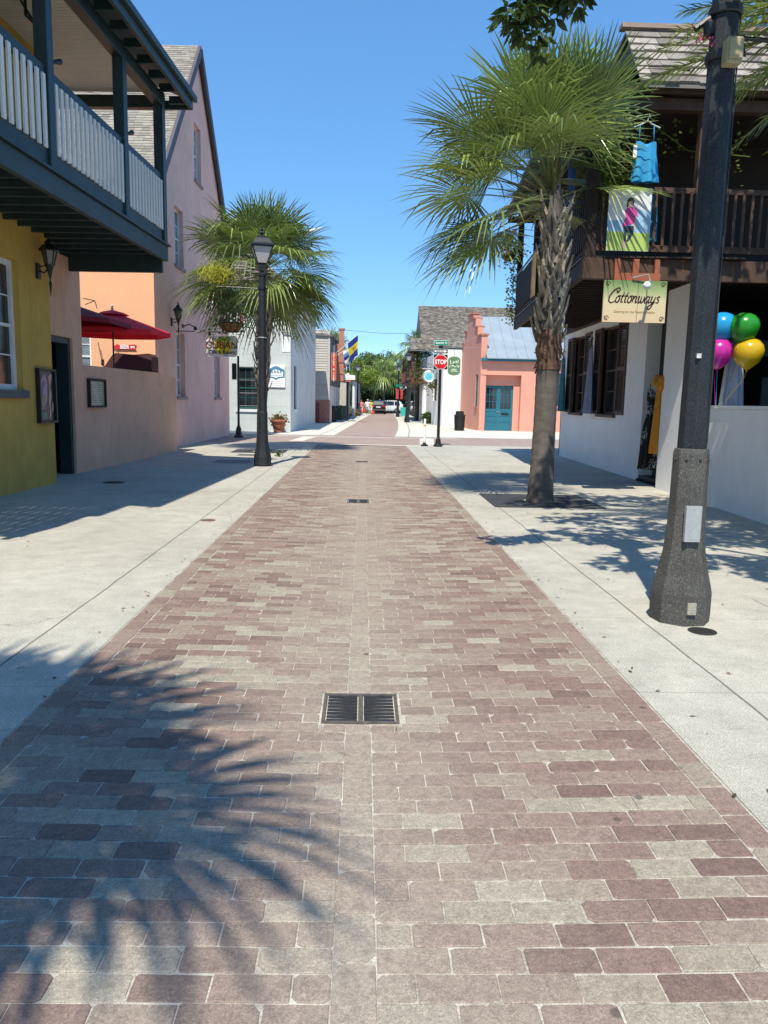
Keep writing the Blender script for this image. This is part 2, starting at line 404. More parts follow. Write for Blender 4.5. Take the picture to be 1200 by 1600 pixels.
# far paving: the same pavers as one procedural surface
def far_brick_mat():
    m, t, b = nodes('clay_paver_far'); co = coord(t)
    bt = N(t, 'ShaderNodeTexBrick', Scale=1.0); bt.inputs['Brick Width'].default_value = 0.225; bt.inputs['Row Height'].default_value = 0.1085
    bt.inputs['Mortar Size'].default_value = 0.006; bt.inputs['Color1'].default_value = (0.27, 0.165, 0.14, 1); bt.inputs['Color2'].default_value = (0.37, 0.285, 0.235, 1); bt.inputs['Mortar'].default_value = (0.42, 0.39, 0.34, 1)
    t.links.new(co, bt.inputs['Vector'])
    c = mixc(t, 0.5, bt.outputs[0], ramp(t, noise_(t, co, 1.1, 5, 0.7), [(0.3, 0.75), (0.7, 1.25)]), 'MULTIPLY')
    c = mixc(t, 0.35, c, ramp(t, noise_(t, co, 3.0, 5, 0.7, (0.25, 2.2, 1)), [(0.3, (0.25, 0.16, 0.135)), (0.7, (0.42, 0.34, 0.285))]))
    t.links.new(c, b.inputs['Base Color']); b.inputs['Roughness'].default_value = 0.85
    return m
M_far = far_brick_mat()
def sheet(pts, z): m = MB(); m.add([(x, y, z) for x, y in pts], [tuple(range(len(pts)))]); return m
# pavements
near_l = MB(); near_l.add([(-1.66,-6,0),(-1.66,28.0,0),(-40,28.0,0),(-40,-6,0)], [(0,1,2,3)])
near_l.add([(-1.66,-6,0),(-1.66,28.0,0),(-1.66,28.0,-.1),(-1.66,-6,-.1)], [(0,1,2,3)])
struct('pavement_near_lane_left', near_l, M_conc)
near_r = MB(); near_r.add([(1.58,-6,0),(40,-6,0),(40,28.9,0),(2.2,28.9,0),(1.58,28.0,0)], [(0,1,2,3,4)])
near_r.add([(1.58,-6,0),(1.58,28.0,0),(1.58,28.0,-.1),(1.58,-6,-.1)], [(0,1,2,3)])
struct('pavement_near_lane_right', near_r, M_conc)
struct('cross_street', sheet([(-40,28.0),(40,28.0),(40,36.4),(-40,36.4)], -0.008), M_far)
hd = MB()
for y0, y1 in ((28.1, 28.5), (34.0, 34.35)):
    hd.add([(-4.5, y0, -0.004), (4.2, y0, -0.004), (4.2, y1, -0.004), (-4.5, y1, -0.004)], [(0,1,2,3)])
hd.add([(-2.9,30.0,-0.004),(-2.35,30.0,-0.004),(-2.0,33.9,-0.004),(-2.6,33.9,-0.004)], [(0,1,2,3)])
hd.add([(2.15,29.0,-0.004),(2.7,29.0,-0.004),(3.1,33.9,-0.004),(2.5,33.9,-0.004)], [(0,1,2,3)])
M_pale = mat('pale_concrete', (0.58, 0.565, 0.50), 0.9, 0.12, 2, 0.2, 90)
struct('crossing_header_strips', hd, M_pale)
LE = [(-1.33, 35.2), (-0.95, 45), (-0.55, 56), (-0.1, 68), (0.4, 80), (0.95, 92), (1.3, 101)]
RE = [(1.45, 35.2), (2.0, 44), (2.42, 53), (2.85, 64), (3.25, 78), (3.7, 92), (3.95, 101)]
ln = MB(); ln.add([(x, y, -0.002) for x, y in LE] + [(x, y, -0.002) for x, y in reversed(RE)], [tuple(range(14))])
struct('brick_lane_far', ln, M_far)
def side(E, sgn, name):
    m = MB(); vs = []
    for x, y in E: vs += [(x, y, 0.0), (x+sgn*35, y, 0.0)]
    m.add(vs, [(2*i, 2*i+1, 2*i+3, 2*i+2) for i in range(len(E)-1)])
    struct(name, m, M_pale)
side(LE, -1, 'pavement_far_left'); side(RE, 1, 'pavement_far_right')
struct('road', sheet([(-60,101),(60,101),(60,109),(-60,109)], 0.0), mat('asphalt', (0.06, 0.06, 0.062), 0.9, 0.2, 1, 0.2))
# darker kerb band seams on the far pavement
sm = MB()
for E, sg in ((LE, -1), (RE, 1)):
    for (x0, y0), (x1, y1) in zip(E, E[1:]):
        sm.add([(x0+sg*.62,y0,.004),(x0+sg*.66,y0,.004),(x1+sg*.66,y1,.004),(x1+sg*.62,y1,.004)], [(0,1,2,3)])
struct('kerb_band_seams', sm, mat('seam', (0.2, 0.19, 0.17), 0.9, 0.2))

# ------------------------------------------------------------- iron covers let into the ground
def drain(cx, cy, w_, d_, label, n=8):
    z = road_z(0)+0.004
    t = thing('drain_grate', (cx, cy, z), label, 'drain grate', 'drain grates along the middle of the lane')
    f = MB(); t_ = 0.018
    f.box(cx-w_/2, cx+w_/2, cy-d_/2, cy-d_/2+t_, z-0.03, z+0.004); f.box(cx-w_/2, cx+w_/2, cy+d_/2-t_, cy+d_/2, z-0.03, z+0.004)
    f.box(cx-w_/2, cx-w_/2+t_, cy-d_/2+t_, cy+d_/2-t_, z-0.03, z+0.004); f.box(cx+w_/2-t_, cx+w_/2, cy-d_/2+t_, cy+d_/2-t_, z-0.03, z+0.004)
    f.box(cx-0.012, cx+0.012, cy-d_/2+t_, cy+d_/2-t_, z-0.02, z+0.003)
    f.build('frame', mat('rusty_iron_frame', (0.10, 0.088, 0.075), 0.7, 0.3, 20, 0.3), t)
    s_ = MB()
    for k in range(n):
        yc = cy-d_/2+t_ + (k+0.5)*(d_-2*t_)/n; h = (d_-2*t_)/n*0.40
        for sg in (-1, 1):
            x0, x1 = sorted((cx+sg*0.012, cx+sg*(w_/2-t_)))
            s_.box(x0+.006, x1-.006, yc-h*.8, yc+h*.8, z-0.02, z)
    s_.build('bars', M_iron, t)
    p = MB(); p.add([(cx-w_/2+t_, cy-d_/2+t_, z-0.022), (cx+w_/2-t_, cy-d_/2+t_, z-0.022), (cx+w_/2-t_, cy+d_/2-t_, z-0.022), (cx-w_/2+t_, cy+d_/2-t_, z-0.022)], [(0,1,2,3)])
    p.build('pit', M_dark, t)
drain(0.01, 3.91, 0.40, 0.39, 'large two-panel iron drain grate nearest the viewer in the brick lane')
drain(-0.06, 12.43, 0.36, 0.42, 'iron drain grate in the brick lane level with the right palm tree')
drain(-0.02, 20.6, 0.34, 0.38, 'farthest iron drain grate in the brick lane, just past the left street lamp')
# pits under grates interrupt nothing: the bed passes 3 mm below brick tops, so raise grates slightly
def cover(x, y, r, label, mat_=M_iron, sq=None):
    m = MB()
    if sq: m.box(x-sq[0]/2, x+sq[0]/2, y-sq[1]/2, y+sq[1]/2, -0.03, 0.004)
    else:
        m.lathe([(r, -0.03), (r, 0.004), (r*0.93, 0.006), (r*0.9, 0.003)], (x, y, 0), 28)
        for k in range(-2, 3): m.box(x-r*0.6, x+r*0.6, y+k*r*0.22-0.006, y+k*r*0.22+0.006, 0.003, 0.0055)
        m.box(x+0.01, x+0.07, y-0.01, y+0.004, 0.003, 0.0075)
    tag(m.build('utility_cover', mat_), label, 'utility cover', 'covers let into the pavement')
cover(-4.62, 14.35, 0.20, 'round black iron cover in the shaded pavement by the courtyard doorway')
cover(-2.02, 10.05, 0.10, 'small round rusty cover on the sunlit left pavement near the brick edge', mat('rusty_cover', (0.17, 0.11, 0.08), 0.8, 0.3, 20, 0.3))
cover(2.47, 5.30, 0.10, 'round grey iron cover at the foot of the large right lamp post')
M_plate = mat('grey_plate', (0.20, 0.20, 0.195), 0.85, 0.15, 5, 0.2, 100)
cover(-3.3, 19.6, 0, 'larger grey rectangular plate in the left pavement beside the lamp base', M_plate, (0.9, 1.0))
cover(-3.3, 22.0, 0, 'small dark rectangular plate in the left pavement behind the lamp', mat('dark_plate', (0.09, 0.09, 0.09), 0.8, 0.2, 8, 0.2), (0.5, 0.6))
cover(3.62, 6.0, 0, 'pale square utility lid in the right pavement beyond the large lamp post', mat('pale_lid', (0.40, 0.38, 0.33), 0.85, 0.1, 6, 0.2, 120), (0.6, 0.55))
# tree grates
def tree_grate(cx, cy, a, b, label):
    m = MB(); r = 0.26; n = 24
    out = [(-a, -b), (0, -b), (a, -b), (a, 0), (a, b), (0, b), (-a, b), (-a, 0)]
    # slotted slab made of ring sectors
    vs = []; fs = []
    for k in range(n):
        q = 2*math.pi*k/n; c, s = math.cos(q), math.sin(q); sc = min(a/abs(c) if abs(c) > 1e-6 else 9, b/abs(s) if abs(s) > 1e-6 else 9)
        vs += [(cx+r*c, cy+r*s, 0.006), (cx+sc*c, cy+sc*s, 0.006), (cx+r*c, cy+r*s, -0.03)]
    for k in range(n):
        i, j = 3*k, 3*((k+1) % n); fs += [(i, i+1, j+1, j), (i, j, j+2, i+2)]
    m.add(vs, fs)
    for k in range(n):
        q = 2*math.pi*(k+.5)/n; m.bar((cx+0.3*math.cos(q), cy+0.3*math.sin(q), 0.0085), (cx+0.5*math.cos(q), cy+0.5*math.sin(q), 0.0085), 0.02, 0.004)
    m.box(cx-a, cx+a, cy-0.006, cy+0.006, 0.006, 0.011)
    tag(m.build('tree_grate', mat('dark_tree_grate', (0.045, 0.046, 0.05), 0.75, 0.2, 6, 0.2)), label, 'tree grate', 'square plates round the palm trunks')
tree_grate(2.95, 12.65, 0.88, 0.88, 'dark square plate round the foot of the right palm tree')
tree_grate(-3.15, 23.7, 0.8, 0.8, 'dark square plate round the foot of the left palm tree')
# ============================================================= GENERIC BUILDING PIECES
def window(par, F, a0, a1, z0, z1, cols=3, rows=4, depth=0.10, frame_m=None, glass=None, sill=None, sill_m=None, fw=0.06, mid=True, ov=0.08):
    """sash window set back in an opening a0..a1 x z0..z1"""
    fm = frame_m or M_white
    m = MB(F); b = -depth
    m.box(a0, a0+fw, b-0.06, b+0.02, z0, z1); m.box(a1-fw, a1, b-0.06, b+0.02, z0, z1)
    m.box(a0+fw, a1-fw, b-0.06, b+0.02, z0, z0+fw); m.box(a0+fw, a1-fw, b-0.06, b+0.02, z1-fw, z1)
    A0, A1, Z0, Z1 = a0+fw, a1-fw, z0+fw, z1-fw
    zm = (Z0+Z1)/2; mt = 0.022
    if mid: m.box(A0, A1, b-0.045, b+0.01, zm-0.025, zm+0.025)
    for i in range(1, cols):
        x = A0+(A1-A0)*i/cols; m.box(x-mt/2, x+mt/2, b-0.04, b-0.008, Z0, zm-.025 if mid else Z1)
        if mid: m.box(x-mt/2, x+mt/2, b-0.03, b+0.002, zm+.025, Z1)
    for j in range(1, rows):
        z = Z0+(Z1-Z0)*j/rows
        if mid and abs(z-zm) < 0.03: continue
        for i in range(cols):
            x0 = A0+(A1-A0)*i/cols + (mt/2 if i else 0); x1 = A0+(A1-A0)*(i+1)/cols - (mt/2 if i < cols-1 else 0)
            m.box(x0, x1, b-0.036, b-0.010, z-mt/2, z+mt/2)
    w_ = m.build('window', fm, par)
    g_ = MB(F); g_.add([(A0, b-0.025, Z0), (A1, b-0.025, Z0), (A1, b-0.025, Z1), (A0, b-0.025, Z1)], [(0,1,2,3)])
    g_.build('pane', glass or M_glass, w_)
    if sill:
        s_ = MB(F); s_.box(a0-ov, a1+ov, -depth, 0.07, z0-sill, z0); s_.build('sill', sill_m or M_stone, w_, bevel=0.008)
    return w_

def shingle_slope(mb, O, U, V, nU, lenU, lenV, wd, ex, thick=0.02, rnd=None, jit=0.25):
    """courses of separate shingles: O lower corner, U along the eave, V up the slope"""
    rnd = rnd or random.Random(5); O, U, V = Vector(O), Vector(U).normalized(), Vector(V).normalized()
    Nn = U.cross(V).normalized()
    if Nn.z < 0: Nn = -Nn
    rows = int(math.ceil(lenV/ex))
    for r in range(rows):
        v0 = r*ex; v1 = min(v0+ex*1.15, lenV+0.02); u = -rnd.random()*wd
        while u < lenU:
            w_ = wd*(1+rnd.uniform(-jit, jit)); u0 = max(u, 0)+0.003; u1 = min(u+w_, lenU)-0.003; u += w_
            if u1-u0 < 0.02: continue
            d = rnd.uniform(-0.35, 0.2)*ex*jit
            lo = v0+d; t_ = thick*rnd.uniform(0.8, 1.5)
            P = []
            for uu, vv, hh in ((u0, lo, t_+0.006), (u1, lo+rnd.uniform(-.01, .01)*jit*2, t_+0.006), (u1, v1, 0.004), (u0, v1, 0.004), (u0, lo, 0.002), (u1, lo, 0.002)):
                P.append(tuple(O+U*uu+V*vv+Nn*hh))
            mb.add(P, [(0,1,2,3), (4,5,1,0), (0,3,4), (1,5,2)], rnd.random())

def roof_slab(mb, pts, th=0.12):
    """pts: 4 corners of the top, extruded down"""
    P = [tuple(p) for p in pts]; n = len(P)
    mb.add(P+[(p[0], p[1], p[2]-th) for p in P], [tuple(range(n)), tuple(range(2*n-1, n-1, -1))]+[(i, (i+1) % n, n+(i+1) % n, n+i) for i in range(n)])

# ============================================================= LEFT ROW
tL = Vector((0.056, 1, 0)).normalized(); nL = Vector((1, -0.056, 0)).normalized()
FY = frame((-5.56, 14.08, 0), tL, nL)            # a=0 at the corner of the ochre building
ob = thing('ochre_building', (-5.6, 14, 0), 'ochre plastered building at the left edge with a green timber gallery over the pavement', 'building')
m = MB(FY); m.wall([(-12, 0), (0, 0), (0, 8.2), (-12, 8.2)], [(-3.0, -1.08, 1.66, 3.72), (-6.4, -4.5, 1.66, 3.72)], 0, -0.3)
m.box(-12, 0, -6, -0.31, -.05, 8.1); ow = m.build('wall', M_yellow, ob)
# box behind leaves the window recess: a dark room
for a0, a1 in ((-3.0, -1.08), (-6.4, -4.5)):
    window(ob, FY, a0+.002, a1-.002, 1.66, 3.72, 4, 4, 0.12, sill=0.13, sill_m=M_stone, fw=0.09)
# upper storey door glimpsed behind the balustrade
# gallery: front face in plane b = BF
BF = 1.56
gal = MB(FY)
A0, A1 = -8.2, 1.85
E_ = 4.62
bm_ = MB(FY); bm_.box(A0, A1, BF-0.10, BF, 4.24, 4.52); bm_.box(A1-0.10, A1, -3.5, BF-0.10, 4.02, 4.52)
bm_.build('edge_beam', M_green, ob, bevel=0.01)
dk = MB(FY)
x = -3.5
while x < BF+0.05:
    dk.box(A0, A1+0.05, x, min(x+0.135, BF+0.06), 4.525, 4.56, random.random()); x += 0.142
dk.build('deck', M_green, ob)
js = MB(FY); a = A0+0.3
while a < A1-0.2:
    js.box(a-0.03, a+0.03, -3.4 if a > 0.1 else 0.003, BF-0.10, 4.28, 4.52); a += 0.46
js.build('joist', M_green, ob)
bd = MB(FY)
# posts
posts = [-7.2, -3.15, -0.42, 1.62]
post0 = None
for i, a in enumerate(posts):
    m = MB(FY); m.box(a-0.09, a+0.09, BF-0.14, BF+0.04, 4.56, 7.3); m.build('post', M_green, ob, bevel=0.01)
# railing bays with individual balusters
def rail_bay(par, F, a0, a1, b, z0, z1, step, mrail, mbal, bw=0.05, bd_=0.028, top=0.11, bot=0.10, name='railing', flatw=0.05):
    r = MB(F); r.box(a0, a1, b-flatw, b+0.02, z1-top, z1); rr = r.build(name, mrail, par, bevel=0.006)
    r = MB(F); r.box(a0, a1, b-flatw, b+0.02, z0, z0+bot); r.build('bottom_rail', mrail, rr, bevel=0.006)
    n = max(1, int(round((a1-a0)/step))); first = None
    O = F(0, 0, 0); dA = F(1, 0, 0)-O
    for k in range(n):
        a = a0+(k+0.5)*(a1-a0)/n
        if first is None:
            q = MB(F); q.box(a-bw/2, a+bw/2, b+0.022, b+0.022+bd_, z0+bot*.8, z1-top*.8)
            first = q.build('baluster', mbal, rr); base = a
        else:
            c = first.copy(); COL.objects.link(c); c.parent = rr; c.location = dA*(a-base); c.location.z += random.uniform(-.006, .006)
    return rr
rail_bay(ob, FY, -8.2, -7.3, BF-0.02, 4.58, 5.80, 0.19, M_green, M_baluster, 0.075, top=0.16, bot=0.24)
rail_bay(ob, FY, -7.1, -3.25, BF-0.02, 4.58, 5.80, 0.175, M_green, M_baluster, 0.075, top=0.16, bot=0.24)
rail_bay(ob, FY, -3.05, -0.52, BF-0.02, 4.58, 5.80, 0.155, M_green, M_baluster, 0.075, top=0.16, bot=0.24)
rail_bay(ob, FY, -0.32, 1.52, BF-0.02, 4.58, 5.80, 0.150, M_green, M_baluster, 0.075, top=0.16, bot=0.24)
FE = frame(FY(1.66, BF, 0), -nL, tL)
rail_bay(ob, FE, 0.15, 4.0, 0.0, 4.66, 5.72, 0.16, M_green, M_baluster, 0.075, top=0.12, bot=0.12)
# plate beam, ceiling, roof
pb = MB(FY); pb.box(A0, 1.75, BF-0.15, BF+0.03, 7.05, 7.27); pb.box(1.60, 1.75, -3.5, BF-0.15, 7.02, 7.24); pb.build('plate_beam', M_green, ob, bevel=0.008)
cl = MB(FY); y = 0.0
a = -7.4
while a < 1.60:
    cl.box(a, a+0.080, 0.003 if a < 0 else -3.4, BF-0.16, 7.285, 7.31); a += 0.093
cl.build('ceiling', M_cream, ob)
rf = MB(FY)
A0 = -7.4
pts = [FY(A0, BF+0.42, 7.46), FY(2.28, BF+0.42, 7.46), FY(2.28, -6, 10.6), FY(A0, -6, 10.6)]
rfm = MB(); roof_slab(rfm, pts, 0.10); rfm.build('roof', mat('green_roof_edge', (0.030, 0.052, 0.055), 0.6, 0.2, 3, 0.2), ob)
fs_ = MB(FY); fs_.box(A0, 2.26, BF+0.36, BF+0.425, 7.20, 7.36); fs_.box(A0, 2.32, BF+0.43, BF+0.50, 7.36, 7.47)
fs_.box(2.20, 2.27, -1.0, BF+0.355, 7.20, 7.36)
a = A0+0.4
while a < 2.1: fs_.box(a-0.03, a+0.03, BF+0.035, BF+0.355, 7.22, 7.36); a += 0.6
fs_.build('fascia', M_green, ob, bevel=0.006)
# brackets (black lamp arms) on the posts
for a in (-3.05, -0.33):
    m = MB(FY); m.tube([(a, BF-0.1, 5.85), (a+0.03, BF+0.02, 5.93), (a+0.16, BF+0.05, 5.99)], [0.03, 0.025, 0.04], 8)
    m.build('spot_bracket', M_black, ob)
m = MB(FY); m.tube([(-1.9, 0.7, 7.28), (-1.9, 0.7, 7.02), (-1.5, 0.75, 6.98)], 0.025, 6); m.ball((-1.45, 0.75, 6.98), 0.06, 8, 6); m.tube([(-2.2,0.65,7.28),(-1.7,0.72,7.02)], .02, 6); m.build('ceiling_light', M_black, ob)

# ------------------------------------------------------------- courtyard wall (salmon)
cw = thing('courtyard_wall', (-5.85, 16.2, 0), 'salmon plastered courtyard wall, tall over a dark doorway and low beyond it, beside the ochre building', 'wall')
FC = frame(FY(0, -0.40, 0), tL, nL)
m = MB(FC); m.wall([(-0.3, 0), (0.35, 0), (0.35, 2.72), (1.80, 2.72), (1.80, 0), (8.74, 0), (8.74, 2.10), (8.5, 2.17), (8.1, 2.17), (7.9, 2.24), (2.26, 2.22), (2.26, 4.28), (-0.3, 4.28)], [], 0, -0.32)
m.box(8.42, 8.74, -1.2, -0.321, 0, 2.12)
m.build('wall', M_salmon, cw)
cp = MB(FC)
df = MB(FC); df.box(0.352, 1.798, -0.30, -0.05, 2.60, 2.718); df.box(0.352, 0.43, -0.30, -0.05, 0, 2.60); df.box(1.70, 1.798, -0.30, -0.05, 0, 2.60)
df.build('door_frame', M_green, cw, bevel=0.006)
# dark open passage behind doorway
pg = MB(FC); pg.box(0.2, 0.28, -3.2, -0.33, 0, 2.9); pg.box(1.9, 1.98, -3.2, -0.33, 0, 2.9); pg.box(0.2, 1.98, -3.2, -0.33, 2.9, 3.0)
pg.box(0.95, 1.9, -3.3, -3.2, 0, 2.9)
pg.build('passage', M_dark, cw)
# ------------------------------------------------------------- pink gabled building
tP = Vector((0.027, 1, 0)).normalized(); nP = Vector((1, -0.027, 0)).normalized()
FP = frame((-6.02, 22.75, 0), tP, nP)      # a=0 near corner, a=10.6 far corner
pk = thing('gabled_building', (-6.0, 23, 0), 'tall dusty pink plastered building with a steep gable and grey shingle roof on the left', 'building')
holes = [(2.3, 3.3, 1.62, 3.66), (7.75, 8.75, 1.62, 3.66), (2.3, 3.35, 5.72, 7.50), (5.0, 5.95, 8.98, 10.85)]
L_ = 10.6; pkA = 5.55; zE = 7.2; zR = 13.35
m = MB(FP); m.wall([(0, 0), (L_, 0), (L_, zE), (pkA, zR), (0, zE)], holes, 0, -0.35)
m.build('street_wall', M_pink, pk)
m = MB(FP); 
FPs = frame(FP(0, 0, 0), -nP, -tP)         # -Y face, a to the left (away from the street)
FPl = frame(FP(-0.004, -9, 0), nP, -tP)         # readable frame: a from left to right
m = MB(FPl); m.wall([(0, 0), (8.998, 0), (8.998, zE), (0, zE)], [(6.2, 7.15, 2.38-.4, 3.45)], 0, -0.35)
m.build('courtyard_side_wall', M_salmon_lit, pk)
window(pk, FPl, 6.202, 7.148, 1.98, 3.45, 2, 4, 0.08, glass=M_skyglass, sill=0.08, sill_m=M_white)
m = MB(FP); m.box(L_-0.3, L_-0.002, -9, -0.36, 0, zE); m.box(0.36, L_-.31, -9, -8.8, 0, zE); m.wall([(1, 0), (9.6, 0), (9.6, 6.8), (5.55, 12.2), (1, 6.8)], [], -0.9, -1.0); m.build('core', M_dark, pk)
for i, h in enumerate(holes):
    window(pk, FP, h[0]+.002, h[1]-.002, h[2], h[3], 3, 4, 0.16, glass=M_skyglass, sill=0.10, sill_m=mat('pinkish_sill', (0.30, 0.24, 0.24), 0.85, .1, 5, .2))
rf = MB()
n0 = FP(-0.25, 0.10, zE-0.15); n1 = FP(-0.25, -9, zE-0.15); r0 = FP(pkA, 0.10, zR+0.08); r1 = FP(pkA, -9, zR+0.08); f0 = FP(L_+0.2, 0.10, zE-0.15); f1 = FP(L_+0.2, -9, zE-0.15)
roof_slab(rf, [n0, n1, r1, r0], 0.05); roof_slab(rf, [r0, r1, f1, f0], 0.05)
prf = rf.build('roof', mat('grey_felt', (0.16, 0.15, 0.14), 0.9), pk)
sh = MB(); V = (r0-n0); shingle_slope(sh, n1, (n0-n1), V, 0, (n0-n1).length, V.length, 0.26, 0.14, 0.012, random.Random(2), 0.3)
M_asph = mat('asphalt_shingle', (0.27, 0.243, 0.205), 0.95, 0.1, 1.5, 0.5, 120, tone=0.26)
sh.build('shingles', M_asph, prf)
vb = MB(); 
def rake(mb, a, b, wd=0.10, ht=0.26): mb.bar(a, b, wd, ht, (0, 0, 1))
up = Vector((0, 0, -0.11)); rake(vb, n0+up+nP*0.03, r0+up+nP*0.03); rake(vb, r0+up+nP*0.03, f0+up+nP*0.03)
vb.build('bargeboard', mat('slate_blue_trim', (0.085, 0.07, 0.085), 0.6, 0.15, 4, 0.1), pk)

# ------------------------------------------------------------- plastered grey-white building at the crossing
bk = thing('corner_building', (-3.6, 38, 0), 'pale grey plastered corner building with a green sash window behind the left palm', 'building')
FBf = frame((-10.6, 38.0, 0), (1, 0, 0), (0, -1, 0))
FBs = frame((-3.56, 38.0, 0), (0.024, 1, 0), (1, -0.024, 0))
M_bak = mat('grey_white_plaster', (0.56, 0.60, 0.59), 0.9, 0.08, 0.7, 0.2, 20, stain=0.12, streak=0.2)
m = MB(FBf); m.wall([(0, 0), (7.04, 0), (7.04, 6.9), (0, 6.9)], [(4.45, 5.55, 1.08, 3.12)], 0, -0.3); 
# block courses faintly moulded
for k in range(1, 11): m.box(0, 7.02, 0.0, 0.006, k*0.62-0.006, k*0.62+0.006)
m.build('front_wall', M_bak, bk)
m = MB(FBs); m.wall([(0.3, 0), (14.0, 0), (14.0, 6.5), (0.3, 6.9)], [(1.5, 2.6, 1.1, 3.3)], 0, -0.3)
m.build('side_wall', M_bak, bk)
m = MB(FBs); m.box(0.4, 13.9, -7, -0.5, 0, 6.5); m.build('core', M_dark, bk)
window(bk, FBf, 4.452, 5.548, 1.08, 3.12, 3, 4, 0.1, frame_m=mat('sea_green_paint', (0.02, 0.115, 0.095), 0.5), sill=0.14, sill_m=M_white, fw=0.1)
window(bk, FBs, 1.502, 2.598, 1.1, 3.3, 2, 4, 0.10, frame_m=M_black, sill=.1, sill_m=M_white)
rf = MB(); e0 = Vector((-10.8, 37.6, 6.75)); e1 = Vector((-3.3, 37.6, 6.75)); e2 = Vector((-3.1, 52.2, 6.4)); e3 = Vector((-10.8, 52.2, 6.4)); p0 = Vector((-7.0, 41.2, 9.9)); p1 = Vector((-7.0, 50, 9.9))
rf.add([tuple(e) for e in (e0, e1, e2, e3, p0, p1)], [(0,1,4), (1,2,5,4), (2,3,5), (3,0,4,5), (0,3,2,1)])
brf = rf.build("roof", MC["grey_felt"], bk)
sh = MB(); rr_ = random.Random(9)
for r in range(24):       # front hip courses, narrowing
    t0 = r/24; L0 = e0.lerp(p0, t0); R0 = e1.lerp(p0, t0); t1 = min(1, (r+1.1)/24); u = 0
    ln_ = (R0-L0).length
    while u < ln_-0.1:
        u1 = min(u+0.2*rr_.uniform(.7, 1.3), ln_)
        d = (R0-L0).normalized(); A = L0+d*(u+.006); B = L0+d*(u1-.006); upv = (p0-(e0+e1)/2)*(1.1/24)
        nn = d.cross(upv).normalized()
        if nn.z < 0: nn = -nn
        sh.add([tuple(A+nn*.035), tuple(B+nn*.035), tuple(B+upv+nn*.01), tuple(A+upv+nn*.01), tuple(A+nn*.003), tuple(B+nn*.003)], [(0,1,2,3), (4,5,1,0)], rr_.random()); u = u1
M_cedar = mat('weathered_cedar_shingle', (0.20, 0.175, 0.15), 0.95, 0.2, 2, 0.5, 60, tone=0.45)
sh.build('shingles', M_cedar, brf)
gt = MB(); gt.bar((-10.8, 37.5, 6.66), (-3.2, 37.5, 6.66), 0.14, 0.14); gt.bar((-3.3, 37.5, 6.66), (-3.05, 52.2, 6.3), 0.12, 0.12); gt.build('gutter', mat('pale_green_gutter', (0.16, 0.28, 0.23), 0.5), bk)
pn = MB(FBf); pn.box(6.62, 7.02, 0.008, 0.02, 3.85, 5.25); pn.build('pale_patch', mat('patch_white', (0.78, 0.80, 0.80), 0.8, 0.03), bk)  # flat white patch, paler than the wall around it

# ------------------------------------------------------------- grey clapboard building
cb = thing('clapboard_building', (-2.6, 54.5, 0), 'grey clapboard shop building with brick chimney beyond the corner building', 'building')
M_clap = mat('grey_clapboard', (0.50, 0.48, 0.44), 0.8, 0.06, 2, 0.1, 40, tone=0.1)
M_clapd = mat('shaded_clapboard', (0.13, 0.135, 0.145), 0.8, 0.08, 2, 0.1, 40, tone=0.1)  # same clapboard, with the side wall's shade put into the colour
FG = frame((-6.5, 54.0, 0), (1, 0, 0), (0, -1, 0)); FGs = frame((-2.34, 54.0, 0), (0.04, 1, 0), (1, -0.04, 0))
def clap(mb, a0, a1, z0, z1, h=0.17):
    z = z0
    while z < z1-0.02:
        t_ = min(z+h, z1)
        mb.add([(a0, 0.0, z), (a1, 0.0, z), (a1, 0.035, z), (a0, 0.035, z), (a0, 0.004, t_), (a1, 0.004, t_)], [(0,1,2,3), (3,2,5,4), (0,3,4), (1,5,2)], random.random()); z += h
m = MB(FG); m.box(0, 4.14, -6, 0, 1.6, 6.3); clap(m, 2.2, 3.98, 1.7, 6.35); m.box(3.99, 4.14, 0.001, 0.06, 1.6, 6.3); m.build('front_wall', M_clap, cb)
m = MB(FGs); m.box(0, 10, -3, 0, 2.6, 6.2); clap(m, 0.02, 9.9, 2.7, 6.2); m.build('side_wall', M_clapd, cb)
m = MB(FGs); m.box(0.3, 10, -3.2, -0.4, 0, 2.59); m.build('shop_recess', M_dark, cb)
for a in (1.1, 3.0, 5.0, 6.6, 8.4):
    m = MB(FGs); m.box(a, a+.5, -0.35, 0, 0, 2.59); m.build('pilaster', M_white, cb)
for a in (2.2, 4.4, 6.8):
    q = window(cb, FGs, a, a+0.8, 4.4, 5.5, 2, 4, -0.07, frame_m=M_white)
m = MB(FG); m.box(0, 4.14, -.5, 0, 0, 1.6); m.build('brick_base', mat('red_brick_pier', (0.36, 0.17, 0.13), 0.9, 0.25, 6, 0.3), cb)
m = MB(FG); m.box(2.75, 3.45, 0.05, 0.09, 0, 1.35, 0.2); 
for k in range(4): m.box(2.82+k*.16, 2.9+k*.16, 0.091, 0.105, 0.5, 1.25)
m.build('gate', mat('rust_red_gate', (0.25, 0.06, 0.045), 0.8), cb)
roofm = MB(); roof_slab(roofm, [FG(-0.2, 0.15, 6.3), FG(4.3, 0.15, 6.02), (-1.8, 64.2, 6.02), (-6.5, 64.2, 6.5)], 0.12); roofm.build('roof', MC['grey_felt'], cb)
ch = MB(); ch.box(-1.88, -1.5, 58, 58.5, 3.0, 6.75); ch.box(-1.93, -1.45, 57.95, 58.55, 6.75, 6.85); ch.box(-2.2, -1.5, 57.9, 58.6, 3, 5.7)
ch.build('chimney', mat('orange_brick', (0.40, 0.19, 0.13), 0.9, 0.25, 8, 0.4), cb)

